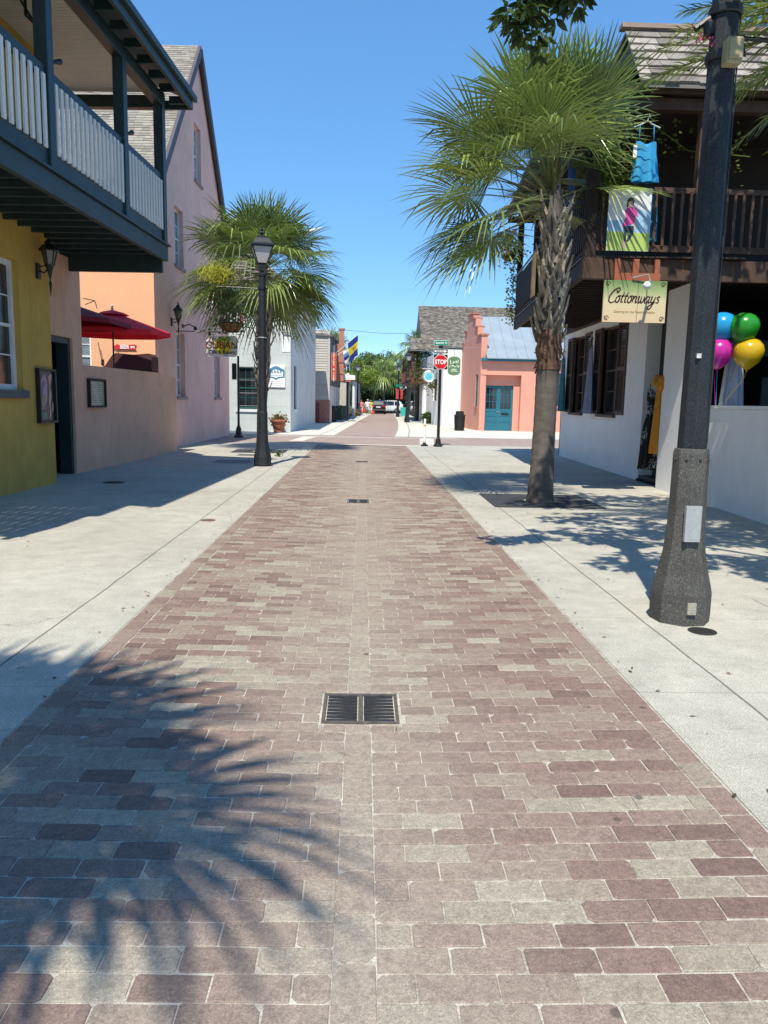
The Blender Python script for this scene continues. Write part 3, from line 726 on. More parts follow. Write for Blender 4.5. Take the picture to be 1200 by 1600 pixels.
# storefronts farther up on the left
sf = thing('porch_storefront', (-1.9, 66, 0), 'low storefront with white porch columns and dark awning beyond the clapboard building', 'building')
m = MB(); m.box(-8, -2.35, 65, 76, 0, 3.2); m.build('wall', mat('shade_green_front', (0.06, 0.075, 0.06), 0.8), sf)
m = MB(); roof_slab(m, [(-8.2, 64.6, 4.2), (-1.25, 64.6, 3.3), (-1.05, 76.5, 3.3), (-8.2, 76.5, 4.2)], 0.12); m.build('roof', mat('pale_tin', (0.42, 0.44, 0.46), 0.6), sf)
for k in range(6):
    m = MB(); m.box(-1.45, -1.31, 64.9+k*2.2, 65.04+k*2.2, 0, 3.18); m.build('porch_column', M_black if k < 2 else M_white, sf)
sg = thing('tile_roofed_storefront', (-0.9, 78, 0), 'far white columned storefront with an orange tiled pent roof on the left', 'building')
m = MB(); m.box(-8, -1.5, 78, 92, 0, 4.2); m.build('wall', mat('far_cream_wall', (0.5, 0.48, 0.42), 0.8), sg)
m = MB()
roof_slab(m, [(-1.9, 77.6, 4.3), (-0.85, 77.6, 3.7), (-0.5, 92, 3.7), (-1.6, 92, 4.3)], 0.1); m.build('roof', mat('terracotta_tile', (0.45, 0.14, 0.07), 0.8, .2, 5), sg)
for k in range(6):
    m = MB(); x = -1.0+k*.07; m.lathe([(.16, 0), (.16, 3.5)], (x, 78.2+k*2.6, 0), 10); m.build('porch_column', M_white, sg)
m = MB(); m.box(-1.49, -1.42, 79, 91, 0.8, 2.6); m.build('shop_window', M_glass, sg)
# ============================================================= RIGHT ROW: white shop with brown timber gallery
sp = thing('gallery_shop', (6.0, 17, 0), 'white plastered clothing shop with a dark brown timber gallery on the right', 'building')
wdir = Vector((0.21, 7.62, 0)).normalized()
WN = Vector((6.20, 24.13, 0))                     # far corner; frame a runs from far corner towards the viewer
FW = frame(WN, -wdir, (-1, 0.0276, 0))
holes = [(0.55, 3.25, 1.38, 3.56), (3.55, 6.35, 1.38, 3.56)]
m = MB(FW); m.wall([(0, 0), (7.63, 0), (7.63, 3.72), (0, 3.72)], holes, 0, -0.48)
m.build('wall', M_shop, sp)
m = MB(); m.box(6.25, 6.6, 24.13, 24.4, 0, 3.7); m.box(6.7, 11, 24.1, 24.4, 0, 3.8); m.build('end_wall', M_dark, sp)
M_shut = mat('brown_shutter', (0.105, 0.062, 0.046), 0.7, 0.12, 6, 0.1)
for a0, a1, z0, z1 in holes:
    w_ = window(sp, FW, a0+0.62, a1-0.62, z0, z1, 2, 4, 0.16, frame_m=M_shut, sill=0.07, sill_m=M_shut, ov=0.0)
    bl = MB(FW); bl.box(a0, a0+0.619, -0.40, -0.22, z0, z1); bl.build('jamb_panel', M_dark, w_); bl = MB(FW); bl.box(a1-0.619, a1, -0.40, -0.22, z0, z1); bl.build('jamb_panel', M_dark, w_)
    for s0, s1 in ((a0+0.02, a0+0.66), (a1-0.68, a1-0.02)):
        s_ = MB(FW); s_.box(s0, s0+0.06, -0.05, 0.03, z0+.01, z1-.01); s_.box(s1-.06, s1, -0.05, 0.03, z0+.01, z1-.01)
        for zz in (z0+.01, (z0+z1)/2-.04, z1-.09): s_.box(s0+.06, s1-.06, -0.05, 0.028, zz, zz+.08)
        z = z0+0.1
        while z < z1-0.12:
            s_.add([(s0+.06, 0.02, z), (s1-.06, 0.02, z), (s1-.06, -0.04, z+0.05), (s0+.06, -0.04, z+0.05), (s0+.06, 0.012, z-.008), (s1-.06, 0.012, z-.008)], [(0,1,2,3), (4,5,1,0)]); z += 0.052
        s_.build('shutter', M_shut, sp)
# door opening, pillar wall and parapet wall towards the viewer
FV = frame((5.79, 14.95, 0), Vector((-0.13, -4.33, 0)), (-1, 0.03, 0))
m = MB(FV); m.wall([(0, 0), (12, 0), (12, 1.58), (1.22, 1.58), (1.22, 3.78), (0, 3.78)], [], 0, -0.26)
m.build('parapet_wall', M_shop, sp)
m = MB(FV); m.box(1.225, 12, -0.285, 0.025, 1.583, 1.635); m.build('coping', M_shop, sp)
m = MB(); m.box(6.3, 6.36, 15.0, 16.5, 0.12, 3.7); m.box(6.0, 7.2, 14.96, 16.48, 0, 0.12); m.build('door_recess', mat('teal_black_door', (0.018, 0.03, 0.032), 0.5), sp)
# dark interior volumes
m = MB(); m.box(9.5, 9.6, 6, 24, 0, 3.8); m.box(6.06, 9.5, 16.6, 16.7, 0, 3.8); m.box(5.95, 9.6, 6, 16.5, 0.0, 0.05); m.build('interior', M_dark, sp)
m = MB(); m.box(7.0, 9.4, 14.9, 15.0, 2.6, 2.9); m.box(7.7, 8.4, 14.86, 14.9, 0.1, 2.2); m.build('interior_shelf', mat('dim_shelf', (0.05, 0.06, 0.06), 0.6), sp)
# lintel / ledger
m = MB(FW); m.box(-0.1, 9.2, -0.40, 0.05, 3.723, 3.83); m.build('ledger', M_timber, sp)
m = MB(FV); m.box(-0.1, 1.5, -0.3, 0.035, 3.785, 3.85); m.build('lintel', M_timber, sp)
# gallery
gd = (Vector((4.31, 22.7, 0))-Vector((3.59, 13.0, 0))); gl = gd.length
FS = frame((4.31, 22.7, 0), -gd, Vector((-gd.y, gd.x, 0)))       # a: 0 far -> gl near corner ; b outwards (street)
FF = frame((3.59, 13.0, 0), (1, 0, 0), (0, -1, 0))                # front face
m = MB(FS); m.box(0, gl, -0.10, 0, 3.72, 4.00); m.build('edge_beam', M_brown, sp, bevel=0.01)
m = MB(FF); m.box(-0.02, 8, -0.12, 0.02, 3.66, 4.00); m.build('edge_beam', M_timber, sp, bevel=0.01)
m = MB(FS); a = 0.12
while a < gl-0.05:
    m.box(a, a+0.045, -2.6, -0.101, 3.78, 4.0); a += 0.30
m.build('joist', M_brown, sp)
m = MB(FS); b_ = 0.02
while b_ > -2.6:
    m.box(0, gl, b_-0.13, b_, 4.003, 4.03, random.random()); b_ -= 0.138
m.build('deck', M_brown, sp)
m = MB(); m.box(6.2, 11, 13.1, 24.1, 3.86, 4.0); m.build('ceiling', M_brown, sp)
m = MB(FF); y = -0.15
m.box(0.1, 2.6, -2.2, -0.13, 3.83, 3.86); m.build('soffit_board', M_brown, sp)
# second storey walls; gallery shade is put into the near-black timber colour
M_dkw = mat('shaded_timber', (0.022, 0.014, 0.010), 0.8, 0.3, 4, 0.2)
m = MB(); m.box(5.5, 11, 15.3, 15.5, 4.03, 6.6); m.box(5.5, 5.7, 15.5, 23.2, 4.03, 7.2); m.box(5.55, 11, 23.2, 23.4, 4.03, 8); m.build('upper_wall', M_dkw, sp)
m = MB(); m.box(5.44, 5.495, 19.8, 20.9, 4.1, 6.2); m.build('upper_door', mat('teal_door', (0.02, 0.11, 0.13), 0.5), sp)
# posts
def bpost(F, a, b, z0, z1, w_=0.15, m_=None):
    q = MB(F); q.box(a-w_/2, a+w_/2, b-w_, b, z0, z1); q.build('post', m_ or M_timber, sp, bevel=0.01)
bpost(FF, 0.10, -0.02, 4.03, 6.5, 0.17, M_brown); bpost(FF, 1.86, -0.02, 4.03, 6.5, 0.15); bpost(FF, 3.6, -0.02, 4.03, 6.5)
bpost(FS, 0.12, -0.02, 4.03, 6.9, 0.15, M_brown); bpost(FS, 3.4, -0.02, 4.03, 6.9, 0.15, M_brown); bpost(FS, 6.7, -0.02, 4.03, 6.9, 0.15, M_brown)
bpost(FF, 2.13, -0.15, 0.0, 3.66, 0.14)
rail_bay(sp, FF, 0.19, 1.78, -0.05, 4.12, 5.14, 0.145, M_timber, M_timber, 0.045, top=0.09, bot=0.11)
rail_bay(sp, FF, 1.94, 3.52, -0.05, 4.12, 5.14, 0.145, M_timber, M_timber, 0.045, top=0.09, bot=0.11)
for a0, a1 in ((0.22, 3.30), (3.50, 6.60), (6.80, gl-0.1)):
    rail_bay(sp, FS, a0, a1, -0.05, 4.10, 5.16, 0.175, M_brown, M_brown, 0.11, top=0.09, bot=0.10)
# string lights / pale lashing on the side rail: small pale clips
m = MB(FS); a = 0.2
while a < gl-0.2:
    m.box(a, a+0.05, -0.02, 0.035, 5.165, 5.185); m.box(a, a+0.06, 0.002, 0.03, 4.005, 4.022); a += 0.16
m.build('rail_clip', M_steel, sp)
# eaves, roof
m = MB(FF); m.box(-0.25, 8, -0.17, 0.0, 6.32, 6.50); m.box(-0.3, 8, 0.12, 0.17, 6.50, 6.62); m.box(-0.3, 8, -0.05, 0.10, 6.56, 6.60); m.build('eave_beam', M_timber, sp, bevel=0.008)
rd = random.Random(11)
O = Vector((4.30, 12.72, 6.60)); Vv = Vector((0, 1.03, 1.22)); 
m = MB(); roof_slab(m, [O, O+Vector((7, 0, 0)), O+Vector((7, 0, 0))+Vv, O+Vv], 0.06); roof_slab(m, [O+Vv, O+Vv+Vector((7,0,0)), O+Vector((7, 6, .2)), O+Vector((0, 6, .2))], 0.06)
m.add([tuple(O+Vector((0.1,.1,-.05))), tuple(O+Vv+Vector((.1,0,-.1))), tuple(O+Vector((.1,5.8,.1)))], [(0,1,2)])
rf_ = m.build('roof', MC['grey_felt'], sp)
m = MB(); shingle_slope(m, O-Vector((0.05,0,0)), Vector((1,0,0)), Vv, 0, 7, Vv.length, 0.26, 0.225, 0.030, rd, 0.22)
M_ced2 = mat('silvered_cedar_shingle', (0.27, 0.24, 0.215), 0.9, 0.15, 3, 0.6, 60, tone=0.42)
m.build('shingles', M_ced2, rf_)
m = MB(); m.box(4.2, 11.3, 13.66, 13.86, 7.83, 7.90); k = 4.2
m.build('ridge_cap', mat('ridge_board', (0.33, 0.25, 0.2), 0.9, .2, 6), rf_)
m = MB(FF); m.box(-0.3, 0.8, -9.6, 0.35, 6.63, 6.68)
# pent roof over the side gallery
Oa = FS(-0.25, 0.32, 6.98); Ob = FS(6.4, 0.32, 6.98); up_ = Vector((0, 0, 0.85))
q0 = FS(-0.25, -1.6, 7.75); q1 = FS(6.4, -1.6, 7.75)
m = MB(); roof_slab(m, [Oa, Ob, q1, q0], 0.06); pf = m.build('side_roof', MC['grey_felt'], sp)
m = MB(); shingle_slope(m, Oa, (Ob-Oa), (q0-Oa), 0, (Ob-Oa).length, (q0-Oa).length, 0.2, 0.17, 0.022, rd, 0.35); m.build('shingles', M_ced2, pf)
m = MB(FS); m.box(-0.2, gl+0.2, 0.20, 0.26, 6.80, 6.92); m.box(-0.1, gl+0.1, -0.17, 0.02, 6.68, 6.86); m.box(-0.25, -0.20, -1.6, 0.26, 6.74, 6.92); m.build('side_eave_beam', M_timber, sp, bevel=0.008)
m = MB(FS); m.box(0, gl, -1.5, -0.18, 6.87, 6.90); m.build('side_ceiling', M_dkw, sp)
m = MB(); m.box(3.8, 11, 13.05, 15.3, 6.52, 6.55); m.build('front_ceiling', M_dkw, sp)
m = MB(FS); m.tube([(6.2, -0.3, 3.70), (7.6, -0.02, 3.68), (8.4, 0.05, 3.75)], 0.018, 6); m.build('conduit', M_white, sp)

# ------------------------------------------------------------- salmon corner shop with metal roof
ps = thing('salmon_shop', (6.7, 44.8, 0), 'salmon pink corner shop with teal double doors, stepped parapet and metal roof', 'building')
FQ = frame((6.72, 44.8, 0), (1, 0.0, 0), (0, -1, 0)); FQl = frame((6.72, 44.8, 0), (-0.06, 1, 0), (-1, -0.06, 0))
M_sp = mat('bright_salmon_plaster', (0.66, 0.30, 0.225), 0.9, 0.06, 0.8, 0.15, 30, streak=0.08)
M_spl = M_sp
M_teal = mat('teal_paint', (0.018, 0.14, 0.20), 0.45, 0.15, 6, 0.08)
m = MB(FQ); m.wall([(0, 0), (0.34, 0), (0.34, 2.62), (2.02, 2.62), (2.02, 0), (2.38, 0), (2.38, 3.22), (0, 3.22)], [], -0.40, -0.7); m.build('entry_wall', M_sp, ps)
m = MB(FQ); m.wall([(0, 3.22), (2.38, 3.22), (2.38, 0), (8, 0), (8, 4.0), (0, 4.0)], [(4.2, 5.6, 1.5, 3.4)], 0, -0.39); m.build('front_wall', M_sp, ps)
w_ = window(ps, FQ, 4.202, 5.598, 1.5, 3.4, 3, 4, 0.1, frame_m=M_teal)
m = MB(FQl); m.wall([(0.02, 0), (9, 0), (9, 4.6), (5.9, 4.6), (5.9, 5.3), (5.2, 5.3), (5.2, 6.0), (4.3, 6.0), (4.3, 6.9), (2.6, 6.9), (2.6, 6.55), (1.9, 6.55), (1.9, 6.0), (1.2, 6.0), (1.2, 5.45), (0.02, 5.45)], [(0.7, 1.3, 1.35, 3.25)], 0, -0.34)
m.build('parapet_gable', M_spl, ps)
m = MB(FQl)
for a0, a1, z in ((-0.05, 1.25, 5.45), (1.21, 1.95, 6.0), (1.91, 2.65, 6.55), (2.55, 4.35, 6.9), (4.31, 5.25, 6.0), (5.21, 5.95, 5.3)): m.box(a0, a1, -0.42, 0.07, z+.002, z+0.09)
m.build('brick_coping', mat('coping_brick', (0.42, 0.17, 0.12), 0.9, .2, 9, .3), ps)
window(ps, FQl, .702, 1.298, 1.35, 3.25, 2, 4, 0.05, frame_m=M_teal, sill=0.1, sill_m=MC['coping_brick'])
for i, (a0, a1) in enumerate(((0.345, 1.177), (1.183, 2.015))):
    d_ = MB(FQ); b0 = -0.50
    d_.box(a0, a0+.11, b0-.05, b0, 0.02, 2.60); d_.box(a1-.11, a1, b0-.05, b0, 0.02, 2.60)
    for zz, hh in ((0.02, .2), (0.52, .06), (0.84, .06), (1.12, .16), (2.48, .12)): d_.box(a0+.11, a1-.11, b0-.05, b0-.002, zz, zz+hh)
    d_.box(a0+.11, a1-.11, b0-.045, b0-.02, .22, 1.12)
    for k in range(1, 3): x_ = a0+.11+(a1-a0-.22)*k/3; d_.box(x_-.012, x_+.012, b0-.04, b0-.006, 1.28, 2.48)
    for k in range(1, 3): z_ = 1.28+1.2*k/3; d_.box(a0+.11, a1-.11, b0-.042, b0-.01, z_-.012, z_+.012)
    do = d_.build('door', M_teal, ps)
    q = MB(FQ); q.box(a0+.11, a1-.11, b0-.06, b0-.046, 1.28, 2.48); q.build('pane', M_glass, do)
    q = MB(FQ); q.ball(((a1-.05) if i == 0 else (a0+.05), b0+.03, 1.1), .035, 8, 6); q.build('handle', M_steel, do)
    if i == 1: q = MB(FQ); q.box(a0+.2, a1-.2, b0-.001, b0+.012, .92, 1.04); q.build('letter_slot', M_black, do)
m = MB(FQ); m.box(-0.0, 8, 0.05, 0.3, 4.0, 4.16); m.build('teal_fascia', M_teal, ps)
M_tin = mat('blue_grey_metal_roof', (0.33, 0.39, 0.44), 0.5, 0.1, 1.2, 0.05, metal=0.25, stain=0.2, streak=0.2)
m = MB(FQ); R0 = [FQ(0.28, 0.42, 4.17), FQ(8.2, 0.42, 4.17), FQ(8.2, -3.4, 6.85), FQ(0.28, -3.4, 6.85)]
m = MB(); roof_slab(m, R0, 0.05)
for k in range(14): 
    t_ = k/13*7.7; a = R0[0].lerp(R0[3], 0)+Vector((t_, 0, .03)); b2 = R0[3]+Vector((t_, 0, .03)); m.bar(a, b2, 0.035, 0.05)
m.build('metal_roof', M_tin, ps)
m = MB(FQ); m.box(0.4, 8, -9, -0.8, 0, 3.9); m.build('core', M_dark, ps)
m = MB(FQ); m.wall([(3.2, 6.7), (9, 6.7), (9, 8.6), (5.9, 8.6)], [], -3.6, -3.8); m.build('pink_rear_gable', mat('pink_boards', (0.62, 0.34, 0.30), 0.8), ps)
sc = MB(FQ); sc.tube([(4.05, 0.02, 3.7), (4.0, 0.25, 3.75), (3.92, 0.3, 3.5), (4.0, 0.25, 3.3), (4.03, .02, 3.25)], 0.02, 6); sc.build('scroll_bracket', M_black, ps)

# ------------------------------------------------------------- large shingle roofed building behind
lg = thing('shingle_roofed_building', (5.2, 52, 0), 'large two storey building with dark shingle roof, white lower wall and maroon porch', 'building')
M_wh2 = mat('bright_white_plaster', (0.76, 0.78, 0.79), 0.85, 0.03, 1, 0.1, 20)
FK = frame((5.18, 50.8, 0), (1, 0, 0), (0, -1, 0)); FKl = frame((5.18, 50.8, 0), (-0.03, 1, 0), (-1, -0.03, 0))
m = MB(FK); m.wall([(0, 0), (3, 0), (3, 5.0), (0, 5.0)], [], 0, -.3); m.build('front_wall', M_wh2, lg)
m = MB(FKl); m.wall([(0.3, 0), (13, 0), (13, 5.0), (0.3, 5.0)], [(3.2, 5.2, 1.7, 3.2)], 0, -.3); m.build('side_wall', M_shop, lg)
m = MB(FK); m.box(.4, 8, -12, -.5, 0, 5); m.build('core', M_dark, lg)
window(lg, FKl, 3.202, 5.198, 1.7, 3.2, 4, 3, 0.1, frame_m=M_black)
O = Vector((4.49, 61.2, 5.85)); Vv = Vector((0, 5.3, 3.75)); m = MB()
roof_slab(m, [O, O+Vector((11, 0, 0)), O+Vector((11, 0, 0))+Vv, O+Vv+Vector((0.1, 0, 0))], 0.12)
O2 = Vector((3.55, 60.0, 5.55)); roof_slab(m, [O2, O2+Vector((0, 17, 0)), O2+Vector((1.3, 17, 1.0)), O2+Vector((1.3, 1.2, 1.0))], 0.1); roof_slab(m, [O2, O2+Vector((1.3, 1.2, 0.98)), O2+Vector((8, 1.2, 0.98)), O2+Vector((8, 0, 0))], 0.1)
m.add([(4.53, 61.2, 5.8), (4.55, 66.5, 9.55), (4.53, 71.8, 5.8)], [(0,1,2)])
lr = m.build('roof', MC['grey_felt'], lg)
m = MB(); shingle_slope(m, O, Vector((1, 0, 0)), Vv, 0, 11, Vv.length, 0.22, 0.155, 0.03, rd, 0.35)
shingle_slope(m, O2+Vector((0,0,.01)), Vector((1, 0, 0)), Vector((0, 1.2, .98)), 0, 8, 1.5, 0.22, 0.155, 0.03, rd, 0.35)
m.build('shingles', M_cedar, lr)
M_mar = mat('maroon_paint', (0.16, 0.045, 0.045), 0.6, 0.1, 4)
m = MB(); m.box(5.0, 9.5, 51.2, 51.5, 5.0, 5.2); m.build('eave_board', M_green, lg)
for y in (60.5, 64, 67.5, 71, 74.5):
    m = MB(); m.box(3.68, 3.86, y, y+.17, 3.2, 5.5); m.build('porch_post', M_mar, lg)
for y in (60.8, 64.3, 67.8):
    m = MB(); m.lathe([(.20, 0), (.17, 3.0)], (4.75+(y-60)*.02, y, 0), 10); m.build('column', M_white, lg)
m = MB(); m.box(3.66, 5.9, 60.5, 76, 3.03, 3.2); m.build('porch_floor', M_mar, lg)
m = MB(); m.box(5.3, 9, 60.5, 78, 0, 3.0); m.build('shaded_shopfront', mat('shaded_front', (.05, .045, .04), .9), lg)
fr0 = frame((3.70, 60.6, 0), (0, 1, 0), (-1, 0, 0))
rail_bay(lg, fr0, 0.1, 15, 0, 3.3, 4.2, .5, M_mar, M_mar, .05, top=.07, bot=.07)
fr1 = frame((3.88, 60.55, 0), (1, 0, 0), (0, -1, 0)); rail_bay(lg, fr1, 0, 1.9, 0, 3.3, 4.2, .2, M_mar, M_mar, .04, top=.07, bot=.07)
m = MB(); m.box(5.8, 5.9, 60.6, 76, 3.2, 5.5); m.box(5.9, 9, 60.6, 60.8, 3.2, 5.6); m.build('porch_back_wall', mat('dark_red_wall', (0.22, 0.09, 0.08), 0.8), lg)
# farther right shops
fr = thing('far_right_shops', (5, 70, 0), 'low shaded shopfronts under trees far up the right side of the lane', 'building')
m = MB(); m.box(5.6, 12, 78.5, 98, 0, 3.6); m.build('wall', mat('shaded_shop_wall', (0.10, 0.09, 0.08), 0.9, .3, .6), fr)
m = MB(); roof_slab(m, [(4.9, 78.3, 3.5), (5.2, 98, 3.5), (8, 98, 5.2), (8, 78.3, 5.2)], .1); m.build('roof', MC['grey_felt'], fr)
for y in (80, 87):
    m = MB(); m.box(5.54, 5.595, y, y+4, .3, 2.6); m.build('shop_window', M_glass, fr)
# ============================================================= PALMS AND TREES
def fan_leaf(mb, hub, d, side, up, Lb, rnd, n=38, spread=118, droop=0.35, tone=None):
    """costapalmate blade: narrow folded segments fused near the hub, free and drooping at the tips"""
    d = d.normalized()
    base = rnd.uniform(0.05, 0.9) if tone is None else tone
    for i in range(n):
        q = R(-spread + 2*spread*(i+0.5)/n + rnd.uniform(-1.2, 1.2)); c = math.cos(q); s = math.sin(q)
        L = Lb*(0.80+0.22*math.cos(q*0.7))*rnd.uniform(0.9, 1.06)
        dirv = (d*c + side*s + up*(0.12*abs(s)*1.2 - 0.03)).normalized()
        lat = (side*c - d*s).normalized()
        W_ = math.pi*2*spread/360/n; pts = []
        dr = droop*rnd.uniform(0.6, 1.5)
        ks = (0.04, 0.25, 0.46, 0.66, 0.84, 1.0)
        wd = (0.06, 0.60, 1.20, 1.02, 0.62, 0.05)
        kink = rnd.random() < 0.25
        for k, ww in zip(ks, wd):
            p = hub + dirv*(L*k) - Vector((0,0,1))*(L*dr*max(0, k-0.35)**1.7*1.5)
            if kink and k > 0.6: p -= Vector((0,0,1))*(L*(k-0.6)*0.55); p -= dirv*(L*(k-0.6)*0.25)
            h = ww*W_*L*0.29
            pts.append((p-lat*h, p-up*h*0.45, p+lat*h))
        tn = min(1, max(0, base+rnd.uniform(-0.18, 0.18)))
        vs = [tuple(p) for tr in pts for p in tr]; fs = []
        for k in range(5): a = 3*k; fs += [(a, a+1, a+4, a+3), (a+1, a+2, a+5, a+4)]
        mb.add(vs, fs, tn)

def palm_crown(mb, st, C, n, pet, blade, rnd, el_hi=82, el_lo=-38, droop=0.35, skew=None, seg=38, zs=0.25, spread=118, keep=None):
    for i in range(n):
        t = (i+0.5)/n
        el = R(el_hi + (el_lo-el_hi)*t**0.85 + rnd.uniform(-8, 8)); az = i*2.39996 + rnd.uniform(-0.25, 0.25)
        hd = Vector((math.cos(az), math.sin(az), 0)); d = hd*math.cos(el)+Vector((0,0,1))*math.sin(el)
        if keep and not keep(hd, math.degrees(el)): continue
        lp = pet*rnd.uniform(0.85, 1.15)*(0.8+0.35*math.sin(math.pi*t))
        lb = blade*rnd.uniform(0.88, 1.1)
        if skew: f = 1+skew*hd.x; lp *= f
        p0 = C + Vector((0, 0, zs*(1-t)-zs/2)) + hd*0.08
        sag = 0.22*lp*(1-abs(d.z))
        pts = [p0 + d*(lp*k) - Vector((0,0,1))*(sag*k*k) for k in (0, .35, .7, 1)]
        st.smooth = True; st.tube([tuple(p) for p in pts], [0.028, 0.020, 0.016, 0.012], 5, tone=rnd.random()*.6+.2, flat=0.6)
        hub = pts[-1]; dd = (pts[-1]-pts[-2]).normalized()
        side = dd.cross(Vector((0,0,1)))
        if side.length < 0.1: side = Vector((-hd.y, hd.x, 0))
        side.normalize()
        up = side.cross(dd).normalized(); rl = rnd.uniform(-.5, .5)
        side = (side*math.cos(rl)+up*math.sin(rl)).normalized(); up = side.cross(dd).normalized()
        if up.z < 0 and dd.z < 0.9: up = -up
        fan_leaf(mb, hub, dd, side, up, lb, rnd, seg, spread, droop*(0.6+0.8*t))

M_frond = leaf_mat('palm_frond', (0.020, 0.048, 0.010), (0.33, 0.42, 0.10), 0.30, 0.15, 0.75)
M_dead = leaf_mat('dead_palm_leaf', (0.10, 0.06, 0.025), (0.34, 0.24, 0.12), .7, .1)
M_pet = leaf_mat('palm_stalk', (0.10, 0.12, 0.035), (0.26, 0.27, 0.10), 0.5, 0.05)
M_boot = mat('palm_boot', (0.33, 0.275, 0.215), 0.85, 0.4, 6, 0.5, 60, tone=0.35, stain=0.3)
M_trunk = mat('palm_trunk', (0.115, 0.10, 0.088), 0.92, 0.3, 3.5, 0.45, 22, stain=0.45, streak=0.5, bdist=0.02, stretch=(1, 1, 1.8))
M_fib = mat('palm_fibre', (0.13, 0.075, 0.048), 0.95, 0.4, 9, 0.8, 40, bdist=0.03)

def trunk_mesh(prof, base, rnd, n=20, ring=0.0025):
    mb = MB(); mb.smooth = True; vs = []; fs = []; k = len(prof)
    for i, (r, z, dx, dy) in enumerate(prof):
        for j in range(n):
            q = 2*math.pi*j/n; rr = r*(1+0.035*noise.noise(Vector((math.cos(q)*1.5, math.sin(q)*1.5, z*2.2)))) + ring*math.sin(z*38+noise.noise(Vector((q, z*3, 0)))*2)
            vs.append((base[0]+dx+rr*math.cos(q), base[1]+dy+rr*math.sin(q), z))
    for i in range(k-1):
        for j in range(n): fs.append((i*n+j, i*n+(j+1) % n, (i+1)*n+(j+1) % n, (i+1)*n+j))
    fs.append(tuple(range((k-1)*n, k*n)))
    return mb.add(vs, fs)
def interp(tab, z):
    for (z0, *a), (z1, *b) in zip(tab, tab[1:]):
        if z <= z1: t = max(0, (z-z0)/(z1-z0)); return [p+(q-p)*t for p, q in zip(a, b)]
    return list(tab[-1][1:])
def boots(mb, base, tab, z0, z1, n, rnd, ln=0.36, wd=0.070, out=0.35):
    """criss-cross split leaf bases"""
    for i in range(n):
        t = i/n; z = z0+(z1-z0)*t+rnd.uniform(-.02, .02); q = i*2.39996+rnd.uniform(-.22, .22); z += rnd.uniform(-.04, .04)
        r, dx, dy = interp(tab, z); hd = Vector((math.cos(q), math.sin(q), 0)); lt = Vector((-hd.y, hd.x, 0))
        c = Vector((base[0]+dx, base[1]+dy, z)) + hd*(r-0.02)
        tn = rnd.random(); L = ln*rnd.uniform(.7, 1.35); out = rnd.uniform(.12, .42)
        for sg in (-1, 1):      # two legs of the split boot
            lean = lt*sg
            pts = []
            for k, (o_, l_, w_, th) in enumerate(((0.0, .95, 1.25, .035), (.45, .55, 1.0, .035), (.85, .10, .85, .03), (1.15, -.15, .55, .015))):
                p = c + Vector((0,0,1))*(L*(k/3)*1.0) + hd*(out*L*o_) + lean*(wd*l_)
                hw = wd*w_*0.45
                pts += [p-lt*hw, p+hd*th, p+lt*hw]
            fs = []
            for k in range(3): a = 3*k; fs += [(a, a+1, a+4, a+3), (a+1, a+2, a+5, a+4)]
            fs.append((9, 10, 11))
            mb.add([tuple(p) for p in pts], fs, tn)

def sabal(name, loc, label, prof_tab, boot_rng, nboot, crown_z, crown_dxy, n, pet, blade, seed, group='cabbage palms planted along the lane', fib=None, **kw):
    rnd = random.Random(seed); t = thing(name, (*loc, 0), label, 'palm tree', group)
    zz = []; z = 0; ztop = prof_tab[-1][0]
    while z <= ztop: zz.append(z); z += 0.05
    trunk_mesh([(*interp(prof_tab, q)[:1], q, *interp(prof_tab, q)[1:]) for q in zz], loc, rnd).build('trunk', M_trunk, t)
    if boot_rng:
        b = MB(); boots(b, loc, prof_tab, boot_rng[0], boot_rng[1], nboot, rnd); b.build('leaf_base', M_boot, t, recalc=False)
    if fib:
        f = MB(); f.smooth = True; a = []
        for k in range(9):
            z = fib[0]+(fib[1]-fib[0])*k/8; r, dx, dy = interp(prof_tab, z); a.append((r+.012+.012*math.sin(k*2.2), z, dx, dy))
        f = trunk_mesh(a, loc, rnd)
        for k in range(40):
            q = rnd.random()*6.28; z = rnd.uniform(fib[0], fib[1]-.1); r, dx, dy = interp(prof_tab, z); c, s = math.cos(q), math.sin(q)
            f.bar((loc[0]+dx+c*(r+.01), loc[1]+dy+s*(r+.01), z), (loc[0]+dx+c*(r+.06), loc[1]+dy+s*(r+.06), z+rnd.uniform(-.14, .1)), .03, .008)
        f.build('fibre_band', M_fib, t)
    cr = MB(); st = MB(); C = Vector((loc[0]+crown_dxy[0], loc[1]+crown_dxy[1], crown_z))
    palm_crown(cr, st, C, n, pet, blade, rnd, **kw)
    cr.build('crown', M_frond, t, recalc=False); st.build('leaf_stalk', M_pet, t)
    for k in range(1):          # spent brown fans hanging under the crown
        az = 3.4+k*1.15+rnd.uniform(-.3, .3); hd = Vector((math.cos(az), math.sin(az), 0)); d = (hd*.75-Vector((0, 0, 1))*.65).normalized(); hb = C+hd*.22-Vector((0, 0, .25))+d*pet*.45
        dm = MB(); dm.tube([tuple(C+hd*.15-Vector((0, 0, .2))), tuple(hb)], [.014, .008], 5, tone=.4)
        fan_leaf(dm, hb, d, Vector((-hd.y, hd.x, 0)), (hd*.65+Vector((0, 0, .75))).normalized(), blade*.40, rnd, 18, 50, 1.0); dm.build('dead_leaf', M_dead, t, recalc=False)
    return t
